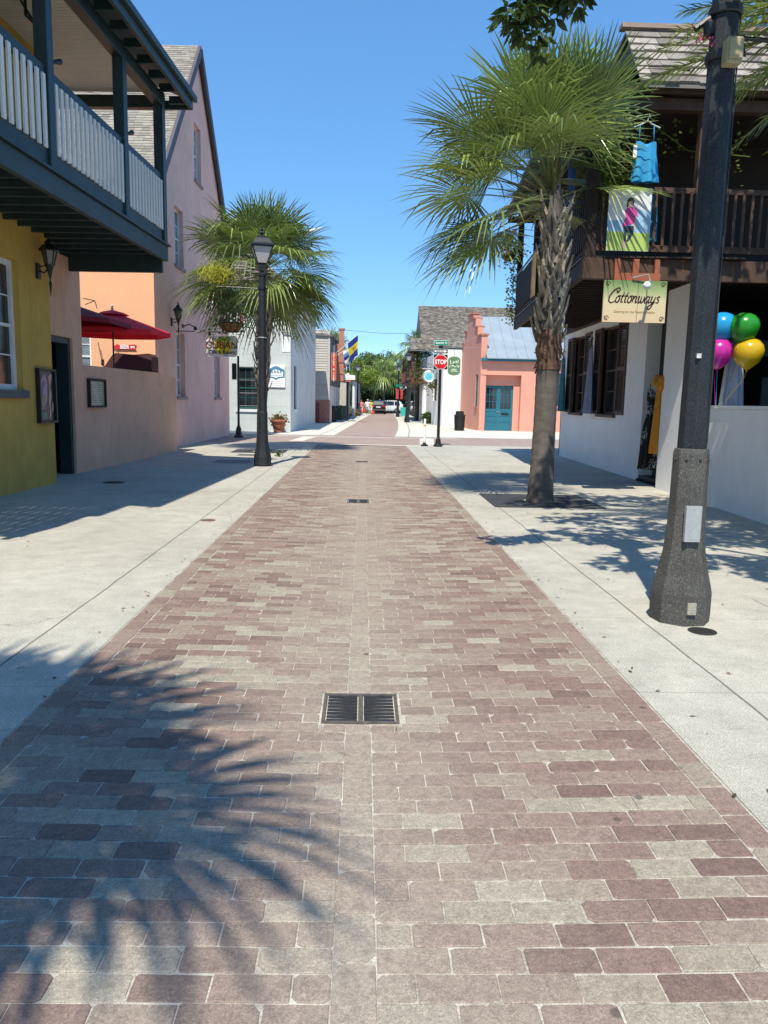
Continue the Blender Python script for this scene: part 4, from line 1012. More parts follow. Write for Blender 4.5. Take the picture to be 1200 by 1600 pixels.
# right palm (trunk measured on the photograph: slim smooth stem, boots from 2.6 m)
sabal('palm_tree', (2.94, 12.5), 'tall cabbage palm with criss-cross leaf bases on the right pavement before the clothing shop',
      [(0, .235, 0, 0), (.12, .215, 0, 0), (.5, .195, .005, 0), (1.2, .180, .01, 0), (2.3, .185, .02, 0), (2.5, .20, .02, 0), (3.0, .16, .03, 0), (3.6, .155, .03, 0), (4.2, .15, 0.0, 0), (4.9, .14, -.02, 0)],
      (2.6, 4.5), 70, 4.85, (-0.05, 0), 64, 1.0, 1.22, 24, fib=(2.15, 2.8), el_hi=88, el_lo=-14, droop=0.17, skew=-0.10, zs=0.8, seg=44, keep=lambda h, e: not (e < 12 and h.x > -0.35) and not (e < 58 and h.x > 0.25 and h.y < 0.35) and not (e < 22 and h.y < -0.75))
lp = sabal('palm_tree', (-3.10, 23.7), 'cabbage palm directly behind the left street lamp',
      [(0, .20, 0, 0), (.4, .16, 0, 0), (1.5, .15, .02, 0), (2.0, .17, .03, 0), (3.6, .18, .06, 0), (4.6, .2, .08, 0), (5.2, .12, .08, 0)],
      (1.8, 4.9), 100, 5.35, (0.05, 0), 64, 1.05, 1.35, 35, el_hi=86, el_lo=-40, droop=0.30, skew=-0.04, zs=0.5, seg=42, keep=lambda h, e: not (e < -18 and h.y < -0.2 and abs(h.x) < 0.85))
# bright flower plume of the left palm
fl = MB(); rnd = random.Random(5)
for k in range(1000):
    c = Vector((-4.0, 21.9, 5.0)); v = Vector((rnd.gauss(0, .24), rnd.gauss(0, .16), rnd.gauss(0, .14))); p = c+v
    q = p+Vector((rnd.uniform(-.10, .06), rnd.uniform(-.06, .06), rnd.uniform(-.10, .03)))
    fl.bar(tuple(p), tuple(q), .009, .009, tone=rnd.random())
fl.build('flower_plume', leaf_mat('yellow_green_flower', (0.30, 0.34, 0.03), (0.58, 0.55, 0.06), .7, .2), lp)
# the palm behind the viewer that throws the fan shaped shade on the lane
sabal('palm_tree', (-3.45, -1.6), 'cabbage palm beside the viewer whose crown shades the near left of the lane',
      [(0, .22, 0, 0), (1, .19, 0, 0), (3, .19, 0, 0), (6.4, .19, .25, 0), (7.2, .12, .3, 0)], (4.5, 6.6), 60, 7.1, (0.35, 0), 44, 0.85, 1.15, 8, el_hi=74, el_lo=-40, droop=0.4, seg=22, spread=112, keep=lambda h, e: not (h.y < -0.5 and e < 35))

# broadleaf limb hanging into the top of the picture, carried by a tree beyond the right edge
def leaf_cluster(mb, p, d, rnd, L=0.13, k=7):
    for i in range(k):
        q = rnd.uniform(0, 6.28); v = (d*rnd.uniform(.1, 1)+Vector((math.cos(q), math.sin(q), rnd.uniform(-.9, .3)))*.8).normalized()
        s = v.cross(Vector((rnd.uniform(-1, 1), rnd.uniform(-1, 1), 1))).normalized(); u = s.cross(v)
        l = L*rnd.uniform(.6, 1.2); w_ = l*.20; o = p+v*.01; cv = -Vector((0, 0, 1))*l*.18
        P = [o, o+v*l*.3-s*w_+cv*.2, o+v*l*.28+u*.006, o+v*l*.3+s*w_+cv*.2, o+v*l*.65-s*w_*.85+cv*.6, o+v*l*.65+cv*.5, o+v*l*.65+s*w_*.85+cv*.6, o+v*l+cv]
        mb.add([tuple(x) for x in P], [(0,1,2), (0,2,3), (1,4,5,2), (2,5,6,3), (4,7,5), (5,7,6)], rnd.random())
bt = thing('broadleaf_tree', (5.0, 4.1, 0), 'leafy tree whose dark branch hangs into view above the right palm', 'tree')
rnd = random.Random(17)
tr = MB(); tr.smooth = True
tr.tube([(5.0, 4.1, 0), (4.95, 4.2, 1.5), (4.8, 4.4, 3.2), (4.5, 4.7, 4.6), (4.1, 5.0, 5.6)], [.2, .16, .13, .1, .06], 12)
ends = []
def limb(a, b, r0, r1):
    a = Vector(a); b = Vector(b); m_ = a.lerp(b, .5)+Vector((0, 0, .12)); tr.tube([tuple(a), tuple(m_), tuple(b)], [r0, (r0+r1)/2, r1], 7); ends.append((m_, b))
limb((4.7, 4.5, 3.9), (3.3, 5.6, 4.95), .06, .035); limb((3.3, 5.6, 4.95), (2.0, 6.0, 4.95), .035, .02); limb((2.0, 6.0, 4.95), (1.25, 6.1, 4.6), .02, .01)
limb((2.3, 5.95, 5.0), (1.6, 6.6, 4.85), .02, .01); limb((4.2, 4.9, 5.4), (3.4, 6.6, 5.9), .05, .02); limb((4.1, 5.0, 5.6), (3.2, 5.2, 6.4), .05, .02); limb((4.4, 4.8, 4.9), (4.8, 6.4, 5.8), .05, .02); limb((4.1, 5.0, 5.5), (5.0, 8.0, 7.2), .06, .04); limb((4.6, 7.0, 6.5), (3.0, 8.6, 7.0), .03, .015); limb((5.0, 8.0, 7.2), (5.6, 10.5, 8.2), .04, .02); limb((5.3, 9.4, 7.8), (7.2, 10.6, 8.2), .03, .015)
tr.build('trunk', mat('tree_bark', (0.09, 0.07, 0.055), 0.95, .3, 6, .8, 30), bt)
lv = MB()
def puff(c, rad, n, k=6, L=.13):
    for i in range(n):
        v = Vector((rnd.gauss(0, 1), rnd.gauss(0, 1), rnd.gauss(0, 1))); v = v/max(v.length, .01)*(rnd.random()**.45)
        p = Vector(c)+Vector((v.x*rad[0], v.y*rad[1], v.z*rad[2])); leaf_cluster(lv, p, v, rnd, L, k)
puff((1.30, 6.1, 4.60), (.27, .22, .17), 50, 7, .11); puff((1.06, 6.0, 4.38), (.15, .18, .14), 26, 7, .10); puff((1.56, 6.15, 4.66), (.20, .2, .10), 22, 7, .11); puff((1.28, 6.1, 4.27), (.09, .1, .10), 7, 6, .10); puff((1.0, 6.05, 4.68), (.16, .2, .08), 12, 7, .11)
for c, r_, n in (((2.0, 6.0, 5.2), (.8, .6, .25), 80), ((3.1, 6.2, 5.55), (1.0, .9, .4), 170), ((4.2, 5.9, 5.9), (1.0, 1.0, .45), 170), ((3.4, 5.3, 6.3), (.9, .8, .35), 110), ((5.0, 6.5, 5.9), (.8, .9, .4), 110), ((2.6, 7.0, 5.8), (.9, .6, .2), 80), ((3.2, 8.6, 7.0), (1.1, .9, .4), 150), ((4.6, 8.4, 7.2), (1.0, .9, .4), 150), ((2.3, 8.0, 6.8), (.8, .6, .3), 80), ((2.3, 4.5, 5.1), (.7, .5, .3), 90), ((3.4, 4.3, 5.3), (.9, .6, .3), 130), ((4.6, 4.6, 5.4), (.9, .7, .3), 120), ((4.9, 10.8, 8.1), (.9, .5, .4), 90), ((6.2, 10.7, 8.2), (1.0, .6, .5), 150), ((7.4, 10.6, 8.2), (1.0, .6, .5), 130)):
    puff(c, r_, n, 7, .15)
lv.build('crown', leaf_mat('dark_oak_leaf', (0.018, 0.040, 0.012), (0.075, 0.12, 0.03), .4, .25), bt, recalc=False)

# feather palm at the top right corner
def pinnate(mb, st, C, az, el, L, rnd, n=46, droop=.55, ll=.36):
    hd = Vector((math.cos(az), math.sin(az), 0)); pts = []
    d0 = hd*math.cos(el)+Vector((0, 0, 1))*math.sin(el)
    for k in range(9): t = k/8; pts.append(C+d0*(L*t)-Vector((0,0,1))*(droop*L*t*t))
    st.smooth = True; st.tube([tuple(p) for p in pts], [.022-.002*k for k in range(9)], 5, tone=rnd.random())
    for i in range(n):
        t = .12+.88*i/n; f = t*8; k = min(7, int(f)); p = pts[k].lerp(pts[k+1], f-k); dd = (pts[k+1]-pts[k]).normalized()
        sd = dd.cross(Vector((0,0,1))).normalized(); up = sd.cross(dd)
        for sg in (-1, 1):
            v = (sd*sg*.75+dd*.75+up*rnd.uniform(-.15, .35)).normalized(); l = ll*(.55+.6*math.sin(math.pi*min(1, t*1.05+.05)))*rnd.uniform(.85, 1.1)
            lt = v.cross(up).normalized(); dn = Vector((0,0,-1))*l*.25; w_ = .011
            P = [p-lt*w_*.5, p+lt*w_*.5, p+v*l*.5-lt*w_+dn*.25, p+v*l*.5+lt*w_+dn*.25, p+v*l+dn]
            mb.add([tuple(x) for x in P], [(0,1,3,2), (2,3,4)], rnd.random())
dp = thing('feather_palm', (5.3, 7.9, 0), 'feather leaved palm arching in at the top right corner behind the large lamp post', 'palm tree')
cr = MB(); st = MB(); rnd = random.Random(4); C = Vector((5.3, 7.9, 5.35))
tk = MB(); tk.smooth = True; tk.tube([(5.3, 7.9, 0), (5.28, 7.9, 2.5), (5.3, 7.9, 5.3)], [.2, .15, .13], 14); tk.build('trunk', M_trunk, dp)
for i in range(34):
    az = i*2.39996; el = R(75-105*((i+.5)/34)); pinnate(cr, st, C, az, el, 1.75*rnd.uniform(.85, 1.1), rnd, droop=.35)
for az, el, L in ((2.75, .42, 2.35), (2.95, .25, 2.3), (3.3, .1, 2.0), (2.5, .5, 2.2), (3.05, -.1, 1.7), (3.5, .5, 2.1), (2.2, .15, 2.0), (3.02, .02, 2.75), (2.85, .08, 2.7), (3.1, .12, 2.5)): pinnate(cr, st, C, az, el, L, rnd, 56, droop=.24, ll=.40)
cr.build('crown', M_frond, dp, recalc=False); st.build('leaf_stalk', M_pet, dp)

# hedge closing the view below the far trees
hg = MB(); rnd = random.Random(77)
for k in range(5200):
    p = Vector((rnd.uniform(-14, 18), 114+rnd.uniform(-.8, .8), 0)); p.z = rnd.uniform(0, 3.4+.6*noise.noise(p*.4)); a = Vector((rnd.gauss(0, 1), rnd.gauss(0, 1), rnd.gauss(0, 1))).normalized()*.28; b_ = a.cross(Vector((rnd.random(), 1, rnd.random()))).normalized()*.2
    hg.add([tuple(p-a), tuple(p+b_), tuple(p+a), tuple(p-b_)], [(0,1,2,3)], rnd.random())
tag(hg.build('hedge', leaf_mat('dark_hedge_leaf', (.015, .03, .012), (.05, .085, .03), .6, .15), recalc=False), 'dark hedge closing the end of the lane behind the cars', 'hedge')
# ------------------------------------------------------------- far trees
def far_tree(label, loc, R_, zc, seed, mat_, n=2600, trunk=True, size=.34, cat='tree', group='trees closing the end of the lane', name='broadleaf_tree', squash=.8):
    rnd = random.Random(seed); t = thing(name, (*loc, 0), label, cat, group)
    cr = MB(); blobs = []
    for k in range(15):
        v = Vector((rnd.gauss(0, 1), rnd.gauss(0, 1), rnd.gauss(0, .8))).normalized()*rnd.uniform(.3, .85)*R_
        blobs.append((Vector((loc[0], loc[1], zc))+Vector((v.x, v.y, v.z*squash)), R_*rnd.uniform(.25, .48)))
    for i in range(n):
        c, r = blobs[i % 15]; v = Vector((rnd.gauss(0, 1), rnd.gauss(0, 1), rnd.gauss(0, 1))).normalized()*r*rnd.uniform(.55, 1.08); p = c+Vector((v.x, v.y, v.z*.8))
        a = Vector((rnd.gauss(0, 1), rnd.gauss(0, 1), rnd.gauss(0, 1))).normalized(); b_ = a.cross(v+Vector((.01, 0, 0))).normalized(); s = size*rnd.uniform(.5, 1.2)
        tn = .5+.25*noise.noise(p*.5)+rnd.uniform(-.25, .25)
        cr.add([tuple(p-a*s*.5), tuple(p+b_*s*.45), tuple(p+a*s*.5+Vector((0, 0, -.1*s))), tuple(p-b_*s*.45)], [(0,1,2,3)], min(1, max(0, tn)))
    cr.build('crown', mat_, t, recalc=False)
    if trunk:
        tb = MB(); tb.smooth = True; tb.tube([(loc[0], loc[1], 0), (loc[0]+.1, loc[1], zc*.5), (loc[0], loc[1], zc)], [.28, .2, .12], 9)
        for k in range(5): c, r = blobs[k]; tb.tube([(loc[0]+.05, loc[1], zc*.55), tuple(c)], [.1, .04], 6)
        tb.build('trunk', MC['tree_bark'], t)
    return t
M_l1 = leaf_mat('lime_leaf', (0.07, 0.12, 0.012), (0.27, 0.35, 0.035), .5, .3)
M_l2 = leaf_mat('mid_leaf', (0.035, 0.07, 0.02), (0.13, 0.19, 0.05), .5, .25)
M_l3 = leaf_mat('deep_leaf', (0.025, 0.05, 0.022), (0.085, 0.135, 0.055), .5, .25)
far_tree('bright lime green tree beyond the flags at the far end of the lane', (-0.6, 98), 2.7, 4.6, 1, M_l1, 5200, size=.22)
far_tree('tall dark green tree rising highest at the left of the far tree line', (0.8, 126), 4.2, 8.0, 2, M_l3, 4500)
far_tree('mid green tree in the centre of the far tree line', (3.9, 122), 3.8, 6.3, 3, M_l2, 4500)
far_tree('dark green tree at the right of the far tree line beside the porch roof', (7.6, 118), 3.9, 6.0, 4, M_l3, 4500)
far_tree('low bushy dark tree just behind the parked white cars', (3.6, 113), 3.0, 2.6, 5, M_l3, 4000)
far_tree('low shaded tree behind the walking people', (-1.6, 112), 3.4, 3.4, 6, M_l3, 4000)
far_tree('green tree far left beyond the clapboard building roof', (-5.5, 112), 4.5, 5.5, 7, M_l2, 3500)
far_tree('dark tree far right behind the maroon porch', (12.5, 116), 4.5, 4.5, 8, M_l3, 3500)
def small_palm(loc, z, label, seed, r=1.0, tr=.16, mat_=None):
    rnd = random.Random(seed); t = thing('palm_tree', (*loc, 0), label, 'palm tree', 'distant cabbage palms')
    cr = MB(); st = MB(); palm_crown(cr, st, Vector((*loc, z)), 26, .8*r, 1.1*r, rnd, 80, -50, .6, seg=16)
    cr.build('crown', M_frond, t, recalc=False); st.build('leaf_stalk', M_pet, t)
    b = MB(); b.smooth = True; b.tube([(*loc, 0), (*loc, z)], [tr*1.2, tr], 9); b.build('trunk', M_trunk, t)
small_palm((-2.9, 70), 6.3, 'small palm crown showing above the clapboard building roof by the chimney', 51, 1.1)
small_palm((4.55, 66), 6.3, 'palm crown peeping out left of the large shingle roof', 52, 1.0)
small_palm((2.7, 104), 5.2, 'yellowish drooping palm in front of the far trees above the black car', 53, 1.5)
small_palm((4.9, 110), 6.4, 'second far palm right of the drooping palm above the white car', 54, 1.5)
small_palm((1.5, 112), 6.6, 'far palm left of centre in the tree line beyond the crossing', 55, 1.4)
# ============================================================= STREET LAMPS
def speck(name, base, s, rough=0.6):
    m, t, b = nodes(name); co = coord(t)
    f = noise_(t, co, 95, 3, .8); f2 = noise_(t, co, 3, 4)
    c = ramp(t, f, [(.42, base), (.56, tuple(x*1.5+.01 for x in base)), (.64, s)])
    c = mixc(t, .6, c, ramp(t, f2, [(.3, .6), (.7, 1.3)]), 'MULTIPLY'); b.inputs['Specular IOR Level'].default_value = .28
    t.links.new(c, b.inputs['Base Color']); b.inputs['Roughness'].default_value = rough; bump(t, b, f, .5, .003); return m
M_pole = speck('dark_cast_pole', (.013, .016, .020), (.040, .042, .045), .5)
M_polebase = speck('worn_aggregate_base', (.055, .054, .050), (.17, .165, .15), .75)
M_lens = mat('milky_lamp_glass', (0.55, 0.55, 0.56), 0.35, 0.05, 3, 0)
def lamp_parts(t, far=False, base_m=None, lantern=True):
    F = ident
    m = MB(); n = 8; ro = R(22.5+8)
    prof = [(.214, -.02), (.217, .0), (.221, .06), (.221, .22), (.208, .28), (.178, .40), (.153, .54), (.138, .72), (.133, .95), (.130, 1.26), (.121, 1.30)]
    m.lathe(prof, n=n, rot=ro); m.build('base', base_m or M_pole, t, bevel=0 if far else .006)
    m = MB(); m.lathe([(.104, 1.29), (.106, 1.32), (.098, 2.0), (.092, 4.40), (.108, 4.41), (.108, 4.47), (.07, 4.48)], n=n, rot=ro); m.build('shaft', M_pole, t, bevel=0 if far else .005)
    if lantern:
        r4 = R(45+12); k = 1.414
        m = MB(); m.lathe([(.05, 4.47), (.05, 4.52), (.085*k, 4.52), (.085*k, 4.68), (.11*k, 4.70)], n=4, rot=r4)
        m.lathe([(.265*k, 5.07), (.265*k, 5.09), (.22*k, 5.13), (.15*k, 5.24), (.07*k, 5.32), (.035*k, 5.33)], n=4, rot=r4)
        m.lathe([(.03, 5.33), (.03, 5.36), (.095, 5.37), (.085, 5.395), (.03, 5.42), (.045, 5.45), (.02, 5.48), (.03, 5.50), (.004, 5.55)], n=12)
        for q in range(4):
            a = r4+q*math.pi/2; c, s = math.cos(a), math.sin(a)
            m.bar((.105*k*c, .105*k*s, 4.69), (.235*k*c, .235*k*s, 5.075), .018, .018)
            a2 = a+math.pi/2; c2, s2 = math.cos(a2), math.sin(a2)
            m.bar((.235*k*c, .235*k*s, 5.06), (.235*k*c2, .235*k*s2, 5.06), .02, .03)
        lt = m.build('lantern', M_black, t)
        m = MB(); m.lathe([(.098*k, 4.70), (.225*k, 5.06)], n=4, rot=r4, cap=False); m.build('glass', M_lens, lt)
def lamp(x, y, label, rz=0, far=False, bm=None):
    t = thing('street_lamp', (x, y, 0), label, 'street lamp', 'street lamps along the lane'); 
    t.location = (0, 0, 0); lamp_parts(t, far, bm); t.location = (x, y, 0); t.rotation_euler.z = rz
    return t
lL = lamp(-2.40, 18.5, 'black lantern street lamp in front of the left palm, carrying a hanging flower basket')
lR = lamp(2.43, 5.62, 'very large dark lamp post close to the viewer on the right pavement', bm=M_polebase)
fl0 = lamp(3.39, 59.8, 'black lantern street lamp on the far right pavement in front of the maroon porch', far=True)
lamp(-1.42, 69.5, 'black lantern street lamp on the far left pavement behind the white sign', far=True)
lamp(-.62, 82, 'smaller black street lamp far up the left side near the white columned storefront', far=True)
fl4 = lamp(3.55, 80, 'black street lamp far up the right side carrying a red and white banner', far=True)
for args in ():
    pass
def add_part(par, name, mb, m_, **kw): return mb.build(name, m_, par, **kw)
# arm and straps
m = MB(); m.tube([(-2.45, 18.5, 4.13), (-3.45, 18.5, 4.16)], .012, 6); m.lathe([(.112, 0), (.112, .05)], (-2.4, 18.5, 4.11), 8, R(30)); m.build('basket_arm', M_black, lL)
m = MB(); m.lathe([(.113, 0), (.113, .03)], (-2.4, 18.5, 3.0), 8, R(30)); m.build('strap', M_steel, lL)
X, Y = 2.43, 5.62
for z, r in ((3.95, .106), (4.24, .106)):
    m = MB(); m.lathe([(r, 0), (r+.006, .01), (r+.006, .05), (r, .06)], (X, Y, z), 16); m.build('strap', M_black, lR)
m = MB(); m.tube([(X+.08, Y, 4.12), (X+.5, Y+.02, 4.10), (X+1.2, Y+.02, 4.07)], .014, 6); m.tube([(X+.09, Y, 4.02), (X+.16, Y, 4.0), (X+.14, Y, 4.09)], .008, 5); m.tube([(X-.09, Y, 4.24), (X-.2, Y, 4.16)], .02, 6); m.build('banner_arm', M_black, lR)
m = MB()
for k in range(8): a_ = R(22.5+8+22.5)+k*math.pi/4; m.ball((X+.121*math.cos(a_), Y+.121*math.sin(a_), 1.22), .012, 8, 6)
m.tube([(X+.095, Y-.035, 1.34), (X+.092, Y-.035, 4.3)], .006, 5)
m.build('bolts', M_iron, lR)
jb = thing('junction_box', (X+.05, Y-.15, 4.1), 'weathered beige plastic junction box strapped high on the large right lamp post', 'junction box')
p = at(1147, 79, 5.46); m = MB(); m.box(p.x-.055, p.x+.055, 5.44, 5.53, p.z-.085, p.z+.085); m.build('housing', mat('aged_beige_plastic', (.34, .30, .17), .6, .12, 20, .1, stain=.35), jb, bevel=.012)
m = MB(); m.box(p.x-.045, p.x+.05, 5.425, 5.438, p.z-.06, p.z+.07); m.build('lid', MC['aged_beige_plastic'], jb, bevel=.008)
def face_plate(px0, py0, px1, py1, r, label, m_):
    a = at(px0, py0, Y-r); b = at(px1, py1, Y-r); q = MB()
    cx = (a.x+b.x)/2; q.box(a.x, b.x, Y-r-.004, Y-r+.03, b.z, a.z); q.ball((cx, Y-r-.004, a.z-.02), .006, 6, 4); q.ball((cx, Y-r-.004, b.z+.02), .006, 6, 4)
    tag(q.build('plate', m_), label, 'plate')
face_plate(1073, 791, 1093, 847, .170, 'blank grey metal plate screwed to the lower part of the large right lamp post', mat('dull_aluminium', (.36, .38, .38), .5, .12, 20, .05, metal=.2, stain=.15))
face_plate(1075, 943, 1087, 961, .226, 'tiny scratched plate near the foot of the large right lamp post', mat('scratched_plate', (.32, .30, .25), .7, .2, 40, .1))
q = at(1092, 556, Y-.10); m = MB(); m.box(q.x-.016, q.x+.016, Y-.106, Y-.09, q.z-.016, q.z+.016); tag(m.build('sticker', mat('torn_sticker', (.5, .5, .5), .7, .5, 90)), 'small torn pale sticker halfway up the large right lamp post', 'sticker')
# flower tuft beside the big pole
ft = thing('flower_basket', (2.2, 5.6, 4.2), 'small dark hanging pot with pink blossoms at the top left of the large lamp post', 'hanging basket')
p = at(1108, 42, 5.6); m = MB(); m.lathe([(.012, -.07), (.034, -.05), (.04, .02), (.03, .035)], tuple(p), 12); m.build('pot', M_black, ft)
m = MB(); rnd = random.Random(3)
for k in range(46):
    a = Vector((p.x+rnd.gauss(-.01, .045), p.y+rnd.gauss(0, .03), p.z-.06+rnd.gauss(0, .05))); v = Vector((rnd.uniform(-1, 1), rnd.uniform(-1, 1), -1))*.014; s = Vector((v.y, -v.x, .004)).normalized()*.008
    m.add([tuple(a-s), tuple(a+v), tuple(a+s), tuple(a-v*.6)], [(0,1,2,3)], rnd.random())
m.build('blossoms', leaf_mat('pink_blossom', (.35, .02, .08), (.65, .10, .22), .6, .3), ft, recalc=False)
# far lamp banners
bn = thing('lamp_banner', (3.5, 79.8, 2.6), 'small red and white banner with a green plate above it on the far right lamp', 'banner')
for a, b, c in ((at(619.5, 613, 79.8), at(621, 622, 79.8), 'r'),):
    m = MB(); m.box(a.x-.05, a.x+.22, 79.79, 79.82, b.z-.1, a.z+.35); m.box(a.x+.42, a.x+.66, 79.79, 79.82, b.z-.1, a.z+.35); m.build('cloth', mat('banner_red', (.5, .05, .06), .8, .35, 2.5), bn)
    m = MB(); m.box(a.x-.1, a.x+.7, 79.8, 79.82, a.z+.55, a.z+.8); m.build('name_plate', mat('sign_green', (.0, .20, .13), .5, .1), bn)

# ============================================================= HANGING BASKETS, PLANTERS
M_coir = mat('coir_liner', (.25, .12, .04), .95, .35, 12, .6, 60)
M_leafy = leaf_mat('basket_leaf', (.03, .06, .015), (.12, .2, .04), .5, .25)
M_petal = leaf_mat('pink_petal', (.45, .02, .08), (.85, .30, .40), .6, .3)
def tuft(mb, c, rad, n, s, rnd, down=0):
    for k in range(n):
        v = Vector((rnd.gauss(0, .5), rnd.gauss(0, .5), rnd.gauss(0, .5))); p = Vector(c)+Vector((v.x*rad[0], v.y*rad[1], v.z*rad[2]))
        a = Vector((rnd.gauss(0, 1), rnd.gauss(0, 1), rnd.gauss(0, .6))).normalized()*s; b = a.cross(Vector((rnd.random(), rnd.random(), 1))).normalized()*s*.4
        mb.add([tuple(p), tuple(p+a*.5+b), tuple(p+a), tuple(p+a*.5-b)], [(0,1,2,3)], rnd.random())
def basket(c, r, label, seed, spread=(.5, .4, .5), nf=24, hang=.55, n=420, lf=.09):
    rnd = random.Random(seed); t = thing('hanging_basket', c, label, 'hanging basket', 'hanging flower baskets')
    m = MB(); m.smooth = True; pr = [(r*math.cos(a), -r*.72*math.sin(a)) for a in [math.pi/2*.98*(1-i/7) for i in range(8)]]; m.lathe(pr, c, 20); m.build('liner', M_coir, t)
    w_ = MB()
    for k in range(9):
        a = k*2*math.pi/9; w_.tube([(c[0]+r*1.03*math.cos(e)*math.cos(a), c[1]+r*1.03*math.cos(e)*math.sin(a), c[2]-r*.75*math.sin(e)) for e in (0, .4, .8, 1.2, 1.55)], .010, 5)
    w_.tube([(c[0]+r*1.03*math.cos(a), c[1]+r*1.03*math.sin(a), c[2]) for a in [i*2*math.pi/20 for i in range(21)]], .012, 5)
    for k in range(3): a = k*2.09; w_.tube([(c[0]+r*math.cos(a), c[1]+r*math.sin(a), c[2]), (c[0], c[1], c[2]+hang)], .005, 4)
    w_.build('wire_frame', M_black, t)
    l = MB(); tuft(l, (c[0], c[1], c[2]+spread[2]*.35), spread, n, lf, rnd); l.build('foliage', M_leafy, t, recalc=False)
    f = MB()
    for k in range(nf):
        p = (c[0]+rnd.gauss(0, spread[0]*.45), c[1]-abs(rnd.gauss(0, spread[1]*.4)), c[2]+abs(rnd.gauss(.1, spread[2]*.35)))
        tuft(f, p, (.05, .05, .05), 9, .05, rnd)
    f.build('flowers', M_petal, t, recalc=False)
basket((-3.13, 18.5, 3.33), .275, 'wire hanging basket of pink and white flowers on the arm of the left street lamp', 1, (.42, .35, .5), 6, .8, 300)
basket((3.95, 57.5, 3.25), .3, 'overflowing hanging basket with red flowers in front of the maroon porch rail', 2, (.9, .6, 1.1), 26, .9, 500, .14)
basket((4.75, 54.0, 2.75), .28, 'leafy hanging basket under the round blue sign', 3, (.8, .6, .8), 4, .6, 420, .13)
b3 = FS(.2, .25, 5.75); basket((b3.x, b3.y, b3.z), .18, 'hanging basket of orange red flowers at the far end of the timber gallery', 4, (.5, .4, .4), 16, .8, 260, .08)
# vine trailing down the far end of the gallery
vn = MB(); rnd = random.Random(8)
for k in range(420):
    z = rnd.uniform(3.9, 6.2); c = FS(-.05+rnd.gauss(0, .10), .06+rnd.gauss(0, .10), z); tuft(vn, c, (.1, .1, .12), 1, .09, rnd)
vn.tube([tuple(FS(-.05, .05, z)) for z in (3.9, 4.6, 5.3, 6.3)], .01, 5)
tag(vn.build('climbing_plant', leaf_mat('vine_leaf', (.06, .10, .03), (.22, .30, .10), .5, .3), recalc=False), 'thin green climbing plant on the far end post of the timber gallery', 'climbing plant')
# vine hanging in the gallery opening by the blue dress
vn = MB()
for cx, cz, n in ((3.95, 6.1, 330), (4.1, 5.6, 380), (3.9, 5.2, 230), (4.9, 6.15, 60), (5.9, 5.8, 70)):
    for k in range(n): tuft(vn, (cx+rnd.gauss(0, .22), 13.35+rnd.gauss(0, .12), cz+rnd.gauss(0, .25)), (.08, .08, .1), 1, .075, rnd)
vn.tube([(3.7, 13.4, 6.4), (4.0, 13.35, 5.9), (3.95, 13.3, 5.2)], .012, 5); vn.tube([(4.6, 13.4, 6.3), (5.3, 13.3, 5.8), (6.3, 13.2, 5.7)], .010, 5)
tag(vn.build('trailing_vine', leaf_mat('olive_vine', (.05, .075, .015), (.20, .26, .05), .5, .3), recalc=False), 'olive green vine trailing from the gallery eave round the blue dress', 'vine')
def planter(c, r, h, label, mat_, leaf, seed, rim=True, green=(.35, .35, .22)):
    rnd = random.Random(seed); t = thing('planter', c, label, 'planter')
    m = MB(); m.smooth = True; m.lathe([(r*.62, 0), (r*.68, .04), (r*.60, .07), (r*.95, h*.75), (r*1.12, h*.80), (r*1.15, h*.92), (r*1.08, h), (r*.95, h*.96)], c, 24); pt = m.build('pot', mat_, t)
    g_ = MB(); g_.tube([(c[0]+r*.98*math.cos(a), c[1]+r*.98*math.sin(a), c[2]+h*.62-.05*abs(math.sin(a*3))) for a in [i*2*math.pi/36 for i in range(37)]], .018, 5); g_.build('garland', mat_, pt)
    l = MB(); tuft(l, (c[0], c[1], c[2]+h+green[2]*.3), green, 170, .16, rnd); l.build('plants', leaf, t, recalc=False)
planter((-4.07, 37.3, 0), .36, .62, 'terracotta pot of succulents standing at the corner of the pale grey building', mat('terracotta', (.30, .10, .05), .8, .2, 8, .2, stain=.2), leaf_mat('ruddy_leaf', (.12, .10, .04), (.35, .28, .12), .6, .15), 2)
planter((-1.1, 78.5, 0), .3, .3, 'low pot of yellow flowers on the far left pavement', M_brown, leaf_mat('yellow_petal', (.4, .25, .03), (.7, .5, .1), .6, .2), 4, green=(.7, .6, .45))
# clipped bush on the far right pavement
bs = MB(); rnd = random.Random(12)
for k in range(1500):
    v = Vector((rnd.gauss(0, 1), rnd.gauss(0, 1), rnd.gauss(0, 1))).normalized()*rnd.uniform(.7, 1.02)
    tuft(bs, (4.78+v.x*.5, 57.2+v.y*.5, .42+v.z*.42), (.03, .03, .03), 1, .12, rnd)
tag(bs.build('bush', M_l2, recalc=False), 'low round green bush beside the white bollard at the foot of the far right wall', 'bush')

# ============================================================= SIGNS
def octo(mb, F_, cx, cz, r, b0, b1, n=8, rot=22.5, sx=1):
    P = [(cx+sx*r*math.cos(R(rot+360*k/n)), cz+r*math.sin(R(rot+360*k/n))) for k in range(n)]; mb.wall(P, [], b0, b1)
M_sred = mat('sign_red', (.62, .008, .012), .4, .04); M_swhite = mat('sign_white', (.85, .85, .85), .5, .03); M_sgreen = mat('street_sign_green', (.0, .27, .17), .45, .05); M_sblack = mat('sign_black', (.01, .01, .01), .5, .05)
ss = thing('stop_sign_post', (2.73, 27.9, 0), 'black post with red stop sign, one way arrow and green street name sign', 'stop sign')
F = frame((2.73, 27.82, 0), (1, 0, 0), (0, -1, 0))
m = MB(); m.lathe([(.17, 0), (.17, .05), (.12, .10), (.08, .28), (.055, .34), (.05, 3.3)], (2.73, 27.9, 0), 12); m.build('post', M_black, ss)
